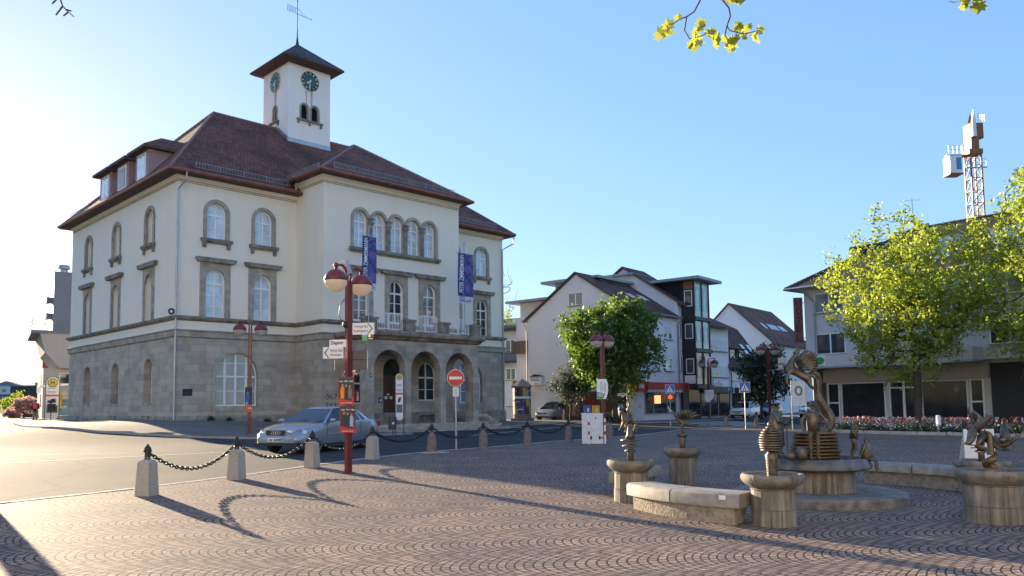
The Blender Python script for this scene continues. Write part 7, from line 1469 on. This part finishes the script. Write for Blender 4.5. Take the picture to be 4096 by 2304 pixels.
def wood(nd, par, cnt, r0, off, mat, parent, name='trunk', rmin=.012, sides=5, base_flare=1.25):
    mx = max(cnt); rad = [max(rmin, r0 * (max(c, 1) / mx) ** .5) for c in cnt]; rad[0] *= base_flare; b = MB(); done = set(); ch = {}
    for i, p in enumerate(par): ch.setdefault(p, []).append(i)
    st = [0]
    while st:      # chains of nodes as one tube each
        i = st.pop(); run = [par[i], i] if par[i] >= 0 else [i]
        while ch.get(run[-1]):
            c = sorted(ch[run[-1]], key=lambda j: -cnt[j]); run.append(c[0]); st += c[1:]
        if len(run) > 1: b.tube([nd[j] - off for j in run], [min(rad[j], rad[run[1]] * 1.1) if k == 0 and par[run[0]] >= 0 else rad[j] for k, j in enumerate(run)], max(sides, 8) if run[0] == 0 else sides)
    return b.build(name, mat, parent, smooth=True)
def leaves(rg, centres, n, spread, size, off, mat, parent, name='crown', droop=.0, asp=.62):
    C_ = np.repeat(np.array([tuple(c) for c in centres]), n, axis=0); m_ = len(C_)
    g = np.random.default_rng(rg.randrange(10 ** 6)); P = C_ + g.normal(0, 1, (m_, 3)) * spread - np.array(tuple(off)); P[:, 2] -= droop * np.abs(g.normal(0, 1, m_))
    a = g.normal(0, 1, (m_, 3)); a /= np.linalg.norm(a, axis=1)[:, None]; c = g.normal(0, 1, (m_, 3)); bb_ = np.cross(a, c); bb_ /= np.linalg.norm(bb_, axis=1)[:, None]
    s = size * (.6 + .8 * g.random(m_))[:, None]; nn = np.cross(a, bb_)
    V = np.stack([P - a * s * .5, P + bb_ * s * asp * .5 + nn * s * .06, P + a * s * .5 - nn * s * .08, P - bb_ * s * asp * .5 + nn * s * .06], 1).reshape(-1, 3)
    me = bpy.data.meshes.new(name); me.vertices.add(len(V)); me.vertices.foreach_set('co', V.ravel()); me.loops.add(m_ * 4); me.loops.foreach_set('vertex_index', np.arange(m_ * 4)); me.polygons.add(m_); me.polygons.foreach_set('loop_start', np.arange(m_) * 4); me.polygons.foreach_set('loop_total', np.full(m_, 4)); me.update(calc_edges=True)
    me.materials.append(mat); o = bpy.data.objects.new(name, me); COL.objects.link(o); o.parent = parent; return o
def tips_in(rg, c, r, n, shell=.45, keep=None):
    out = []
    while len(out) < n:
        p = Vector((rg.gauss(0, 1), rg.gauss(0, 1), rg.gauss(0, 1))).normalized() * (rg.random() ** shell)
        w = 1 + .16 * math.sin(5 * p.x + 2 * c[0]) * math.cos(4 * p.z + c[1]) + .1 * math.sin(9 * p.y + 7 * p.z)
        q = Vector((c[0] + p.x * r[0] * w, c[1] + p.y * r[1] * w, c[2] + p.z * r[2] * w))
        if keep is None or keep(q): out.append(q)
    return out
def tree(name, label, x, y, th, cc, cr3, nt, nl, spread, size, fm, seed, r0=.2, group=None, shell=.45, keep=None, z=None, droop=0., k=2, cat='tree', bark=None, extra=()):
    rg = random.Random(seed); z = gz(x, y) if z is None else z; t = thing(name, label, cat, (x, y, z), 0, group); off = Vector((x, y, z))
    nd, par, cnt, ti = skeleton(rg, (x, y, z - .1), (x, y, z + th), tips_in(rg, cc, cr3, nt, shell, keep) + [Vector(e) for e in extra], k)
    wood(nd, par, cnt, r0, off, bark or m_bark, t)
    if nl: leaves(rg, [nd[i] for i in ti] + [nd[i].lerp(nd[par[i]], .5) for i in ti], nl, spread, size, off, fm, t, 'crown', droop)
    return t
tree('chestnut_tree', 'round green chestnut in front of the white gabled house', 7.5, 58, 2.6, (7.3, 58, 5.75), (3.5, 3.3, 3.45), 380, 28, .27, .27, f_che, 3, .22, z=.15)
tree('linden_tree', 'yellow green young linden in the flower bed before the hotel', 21.9, 43.0, 3.6, (21.6, 43, 7.1), (4.3, 4.0, 4.6), 560, 17, .19, .19, f_lin, 5, .2, 'lindens before the hotel', .5)
tree('linden_tree', 'larger linden cut by the right edge of the picture', 27.3, 38.2, 4.0, (27.2, 38.0, 8.0), (5.3, 4.6, 6.2), 800, 17, .2, .19, f_lin, 8, .26, 'lindens before the hotel', .5, lambda q: abs(q.x - 28.2) < 6.5 - .75 * max(0, q.z - 8.5))
tree('street_tree', 'dark green street tree behind the second red lamp', 20.6, 66, 2.0, (20.8, 66, 3.9), (2.4, 2.4, 2.6), 110, 22, .28, .26, f_dark, 12, .12)
tree('garden_tree', 'grey green bushy tree at the left of the chestnut', 4.4, 60.5, 1.4, (4.6, 60.5, 3.2), (1.7, 1.6, 1.35), 90, 22, .22, .2, f_oli, 21, .09)
tree('bare_tree', 'thin bare tree beyond the flat roofs', -2.3, 98, 6, (-2.0, 98, 15.5), (3.2, 3, 4.5), 120, 0, 0, 0, None, 31, .16, z=0, k=3, shell=.5)
tree('birch_tree', 'pale green spring tree seen right of the hall wall', -1.6, 88, 5, (-1.5, 88, 9.2), (2.4, 2.4, 3.4), 90, 14, .3, .22, f_lin, 41, .12, z=.2, shell=.5)
tree('cherry_tree', 'pink flowering cherry, the larger one on the left street', -58.3, 95, 1.0, (-58.3, 95, 2.25), (1.35, 1.3, .95), 70, 26, .16, .2, f_pink, 51, .1, 'flowering cherries', z=.3)
tree('cherry_tree', 'small pink flowering cherry near the left edge', -60.4, 96, .6, (-60.4, 96, 1.15), (.9, .8, .65), 40, 22, .14, .2, f_pink, 52, .07, 'flowering cherries', z=.1)
tree('roadside_bush', 'small green tree below the cherries at the left edge', -70, 112, 1.0, (-70, 112, 2.4), (1.8, 1.8, 1.6), 40, 20, .25, .3, f_lin, 53, .08, z=.0, cat='tree')
# conifer with long bare limbs behind the hall
rg = random.Random(77); cx, cy = -5.6, 66.5; t = thing('conifer', 'dark conifer with long thin limbs behind the right wall of the hall', 'tree', (cx, cy, .3)); off = Vector((cx, cy, .3))
b = MB(); b.tube([(0, 0, -.3), (0, 0, 8), (.1, 0, 16)], [.3, .2, .04], 8); b.build('trunk', m_bark, t, smooth=True)
b = MB(); cs = []
for k in range(34):
    z = 3.0 + k * .4; a = k * 2.4 + rg.uniform(-.3, .3); L = (5.3 - .05 * k) * rg.uniform(.75, 1.08); pts = [(0, 0, z), (L * .4 * math.cos(a), L * .4 * math.sin(a), z + .1), (L * math.cos(a), L * math.sin(a), z - .25 + rg.uniform(-.2, .3))]
    b.tube(pts, [.05, .035, .012], 5)
    for q in range(7): u_ = .3 + q * .11; cs.append(Vector((L * u_ * math.cos(a), L * u_ * math.sin(a), z - .12 * u_)) + off)
    for q in range(5): u_ = .4 + q * .13; p_ = Vector((L * u_ * math.cos(a), L * u_ * math.sin(a), z)); a2 = a + (.9 if q % 2 else -.9); b.tube([p_, p_ + Vector((.45 * math.cos(a2), .45 * math.sin(a2), -.08))], [.014, .005], 4)
b.build('branch', m_bark, t); leaves(rg, cs, 10, .1, .14, off, f_con, t, 'foliage', .05, .25)
# low hedge by the shop corner, plants at the hall's foot
rg = random.Random(5); t = thing('hedge', 'low dark hedge below the chestnut tree', 'hedge', (7.4, 59.2, gz(7.4, 59.2))); cs = [Vector((7.4 + rg.uniform(-1.3, 1.3), 59.2 + rg.uniform(-.5, .5), gz(7.4, 59.2) + rg.uniform(.05, .65))) for _ in range(170)]; b = MB()
for k in range(12): x = rg.uniform(-1.2, 1.2); b.tube([(x, 0, 0), (x + .1, .1, .5)], .015, 4)
b.build('stem', m_bark, t); leaves(rg, cs, 22, .12, .1, t.location, f_dark, t, 'foliage')
for k, (a_, c_, l) in enumerate(((1.9, -.2, 'weeds at the plinth left of the big arched window'), (3.0, -.18, 'weeds under the big arched window'), (5.2, -.2, 'tuft of weeds at the plinth behind the left red lamp'))):
    q = P0 + u * a_ + vv * c_; z = gz(q.x, q.y) + .1; t = thing('weed_tuft', l, 'weeds', (q.x, q.y, z)); rg = random.Random(k); leaves(rg, [Vector((q.x + rg.uniform(-.2, .2), q.y + rg.uniform(-.1, .1), z + rg.uniform(0, .2))) for _ in range(12)], 12, .05, .09, t.location, f_dark, t, 'leaf_tuft')
# flower bed in front of the hotel
dirh = Vector((.62, -.785)); inn = Vector((.785, .62)); o0 = Vector((15.2, 40.0)); pts = [o0, o0 + dirh * 15, o0 + dirh * 15 + inn * 3.6, o0 + inn * 3.6]
b = MB(); pl = [tuple(p) for p in pts]; b.wall(pl, [], lambda a, z, d: (a, z, gz(a, z) + .1), 0, 0); n = len(pl)
FB = thing('flower_bed', 'long bed of tulips and low flowers before the hotel', 'flower bed', (0, 0, 0)); b.build('soil', M('soil', (.05, .04, .03), .95, var=.3, vs=5), FB)
b = MB()
for i in range(4):
    p, q = pts[i], pts[(i + 1) % 4]; k = 12
    for j in range(k): s_, e_ = p.lerp(q, j / k), p.lerp(q, (j + .97) / k); nn = Vector((-(q - p).y, (q - p).x)).normalized() * .06; P = [s_ - nn, e_ - nn, e_ + nn, s_ + nn]; b.add([(v.x, v.y, gz(v.x, v.y) + .14) for v in P] + [(v.x, v.y, gz(v.x, v.y) - .02) for v in P], [(0, 1, 2, 3), (0, 1, 5, 4), (1, 2, 6, 5), (2, 3, 7, 6), (3, 0, 4, 7)])
b.build('edging', m_kerb, FB)
rg = random.Random(9); rp2 = lambda lo, hi: o0 + dirh * rg.uniform(.2, 14.8) + inn * rg.uniform(lo, hi)
gr = []; wh = []; bl = []; rd = []
for _ in range(900): q = rp2(.15, 3.4); gr.append(Vector((q.x, q.y, gz(q.x, q.y) + rg.uniform(.12, .36))))
for _ in range(300): q = rp2(.1, 1.6); (wh if rg.random() < .6 else bl).append(Vector((q.x, q.y, gz(q.x, q.y) + rg.uniform(.3, .42))))
leaves(rg, gr, 16, .1, .12, Vector((0, 0, 0)), f_dark, FB, 'foliage')['kind'] = 'stuff'
f_wh = foliage('white_petals', (.4, .4, .4), (.6, .6, .6), (.75, .75, .72), .4); f_bl = foliage('blue_petals', (.06, .06, .2), (.1, .1, .3), (.18, .18, .42), .4); f_rd = foliage('tulip_petals', (.3, .02, .03), (.45, .05, .04), (.6, .2, .1), .45)
leaves(rg, wh, 12, .09, .05, Vector((0, 0, 0)), f_wh, FB, 'white_flowers')['kind'] = 'stuff'; leaves(rg, bl, 12, .09, .05, Vector((0, 0, 0)), f_bl, FB, 'blue_flowers')['kind'] = 'stuff'
b = MB()
for _ in range(420): q = rp2(1.2, 3.4); z = gz(q.x, q.y) + rg.uniform(.48, .72); b.mat(rg.choice((0, 0, 0, 1))); b.lathe([(.012, z - .03), (.04, z), (.042, z + .05), (.015, z + .085)], (q.x, q.y), 5); b.mat(2).tube([(q.x, q.y, z - .45), (q.x, q.y, z)], .007, 3, False)
b.build('tulips', [f_rd, f_wh, f_dark], FB)['kind'] = 'stuff'
t = thing('marker_stone', 'white marker post standing in the flower bed', 'marker post', (19.3, 36.2, gz(19.3, 36.2))); b = MB(); b.lathe([(.1, 0), (.1, .85), (.0, .88)], n=8); b.build('post', m_wht, t)
# ---------------------------------------------------------------- overhanging plane trees
f_pla = foliage('plane_leaves', (.15, .2, .015), (.24, .28, .02), (.34, .36, .05), .6)
def lobed(b, c, s, rg):
    a = Vector((rg.gauss(0, 1), rg.gauss(0, .5), rg.gauss(0, 1))).normalized(); n_ = Vector((rg.gauss(0, .6), -1, rg.gauss(0, .6))); e = a.cross(n_).normalized(); n_ = e.cross(a)
    prof = [(0, 0), (.42, -.1), (.3, .12), (.62, .22), (.42, .36), (.5, .58), (.24, .55), (0, .95)]
    pl = prof + [(-x, y) for x, y in reversed(prof[1:-1])]
    P = [c + e * x * s + a * (y - .4) * s + n_ * (abs(x) * .25 * s) for x, y in pl]; k = len(b.v); b.add([tuple(p) for p in P] + [tuple(c)], [(i, (i + 1) % len(P), len(P)) for i in range(len(P))])
rg = random.Random(14); PT = thing('plane_tree', 'plane tree whose leafy twigs hang into the top of the picture', 'tree', (8.5, -3.5, gz(8.5, -3.5))); off = PT.location.copy()
b = MB(); b.tube([(0, 0, -.2), (0, .1, 2), (-.1, .2, 4.4), (.1, .1, 6.5)], [.34, .3, .24, .14], 10); b.build('trunk', m_bark, PT, smooth=True)
def br(pts, r): b.tube([Vector(p) - off for p in pts], r, 6)
b = MB(); br([(8.45, -3.35, 4.2), (6.5, .5, 5.0), (4.2, 4.2, 5.45), (2.4, 5.9, 5.4), (1.7, 6.05, 5.25)], [.16, .11, .07, .035, .02]); b.build('limb', m_bark, PT, smooth=True); b = MB(); br([(8.5, -3.4, 4.4), (7.8, 1.5, 5.3), (4.8, 5.6, 5.2), (3.66, 6.0, 5.0)], [.14, .09, .03, .012]); b.build('limb', m_bark, PT, smooth=True)
b = MB()
for pts, r in (([(1.85, 6.0, 5.3), (1.6, 6.0, 4.95), (1.52, 6, 4.8), (1.46, 6, 4.69), (1.4, 6, 4.65), (1.34, 6, 4.63), (1.28, 6, 4.58)], .009), ([(1.4, 6, 4.65), (1.38, 6, 4.54), (1.42, 6, 4.47), (1.5, 6, 4.49), (1.55, 6, 4.51)], .006), ([(1.72, 6.1, 5.25), (1.72, 6.2, 4.91), (1.79, 6.2, 4.82), (1.8, 6.2, 4.75), (1.77, 6.2, 4.67), (1.79, 6.2, 4.63), (1.9, 6.2, 4.6), (2.04, 6.2, 4.63)], .009), ([(1.77, 6.2, 4.67), (1.75, 6.2, 4.59), (1.79, 6.2, 4.53), (1.87, 6.2, 4.56)], .006), ([(3.66, 6, 5.0), (3.63, 6, 4.85), (3.6, 6, 4.72)], .007), ([(3.63, 6, 4.85), (3.7, 6, 4.76)], .005)): br(pts, [r * (1 - .08 * i) for i in range(len(pts))])
b.build('twig', m_twig, PT, smooth=True)
b = MB()
for c in ((1.27, 6, 4.59), (1.28, 6, 4.54), (1.25, 6, 4.56), (1.42, 6, 4.48), (1.47, 6, 4.54), (1.52, 6, 4.56), (1.55, 6, 4.51), (1.46, 6, 4.46), (1.51, 6, 4.57), (1.44, 6, 4.43), (1.35, 6, 4.63), (1.67, 6, 4.46), (1.65, 6.2, 4.6), (1.67, 6.2, 4.56), (1.8, 6.2, 4.5), (1.79, 6.2, 4.54), (1.86, 6.2, 4.67), (1.91, 6.2, 4.62), (1.95, 6.2, 4.64), (2.03, 6.2, 4.63), (1.99, 6.2, 4.61), (1.76, 6.2, 4.53), (1.85, 6.2, 4.87), (1.88, 6.2, 4.86), (1.81, 6.2, 4.88), (1.89, 6.2, 4.55), (3.54, 6, 4.74), (3.6, 6, 4.72), (3.65, 6, 4.71), (3.62, 6, 4.74), (3.68, 6, 4.73), (3.57, 6, 4.71), (3.63, 6, 4.79)):
    for k in range(rg.choice((1, 2, 2))): lobed(b, Vector(c) - off + Vector((rg.gauss(0, .018), rg.gauss(0, .03), rg.gauss(0, .018))), rg.uniform(.06, .115), rg)
b.build('leaves', f_pla, PT)
t = thing('plane_tree', 'plane tree whose bare twig tips show at the top left corner', 'tree', (-10.9, 15.8, gz(-10.9, 15.8))); off = t.location.copy(); b = MB(); b.tube([(0, 0, -.2), (-.1, .1, 3), (.1, .0, 6.5), (.0, 0, 10.5)], [.24, .2, .18, .12], 10); b.build('trunk', m_bark, t, smooth=True)
b = MB(); br([(-10.9, 15.8, 10.2), (-9.8, 15.3, 10.6), (-8.85, 15, 10.3), (-8.8, 15, 9.7)], [.1, .05, .025, .018]); b.build('limb', m_bark, t, smooth=True); b = MB()
for pts in ([(-8.8, 15, 9.75), (-8.72, 15, 9.53), (-8.61, 15, 9.41), (-8.49, 15, 9.31)], [(-8.72, 15, 9.53), (-8.85, 15, 9.35)], [(-8.61, 15, 9.41), (-8.7, 15, 9.33)], [(-8.8, 15, 9.72), (-8.93, 15, 9.58)], [(-8.66, 15, 9.46), (-8.55, 15, 9.43)]): br(pts, [.018, .014, .011, .008][:len(pts)])
b.build('twig', m_twig, t, smooth=True)
# ---------------------------------------------------------------- added sunlit houses behind the camera bounce light onto the hall, mirrored in panes
for k, (x, w, h, c, l) in enumerate(((-46, 19, 15, (.78, .73, .62), 'unseen cream house added behind the camera to bounce sunlight onto the hall'), (-26, 17, 17, (.74, .66, .54), 'unseen tan house added behind the camera to bounce sunlight onto the hall'), (-8, 20, 16, (.8, .76, .7), 'unseen pale long house added behind the camera to bounce sunlight onto the hall'), (13, 16, 15, (.76, .68, .56), 'unseen ochre house added behind the camera to bounce sunlight onto the hall'))):
    t = thing('house', l, 'house', (x + w, -15 - k % 2, gz(x, -15)), math.pi); b = MB(); b.box(0, 0, -1, w, 9, h); b.build('wall', plaster('far_render', c, .15), t)
    b = MB(); b.prism([(-.4, h), (9.4, h), (4.5, h + 4)], lambda a, z, d: (d, a, z), -.3, w + .3); b.build('roof', m_t3, t)
    for j in range(4):
        for i in range(int(w / 3)): x0 = 1 + i * 2.9; b = MB(); b.prism(rect(x0, 1.2 + j * 3.5, x0 + 1.2, 2.7 + j * 3.5), fr(0), -.04, 0); b.build('window', m_dark, t)
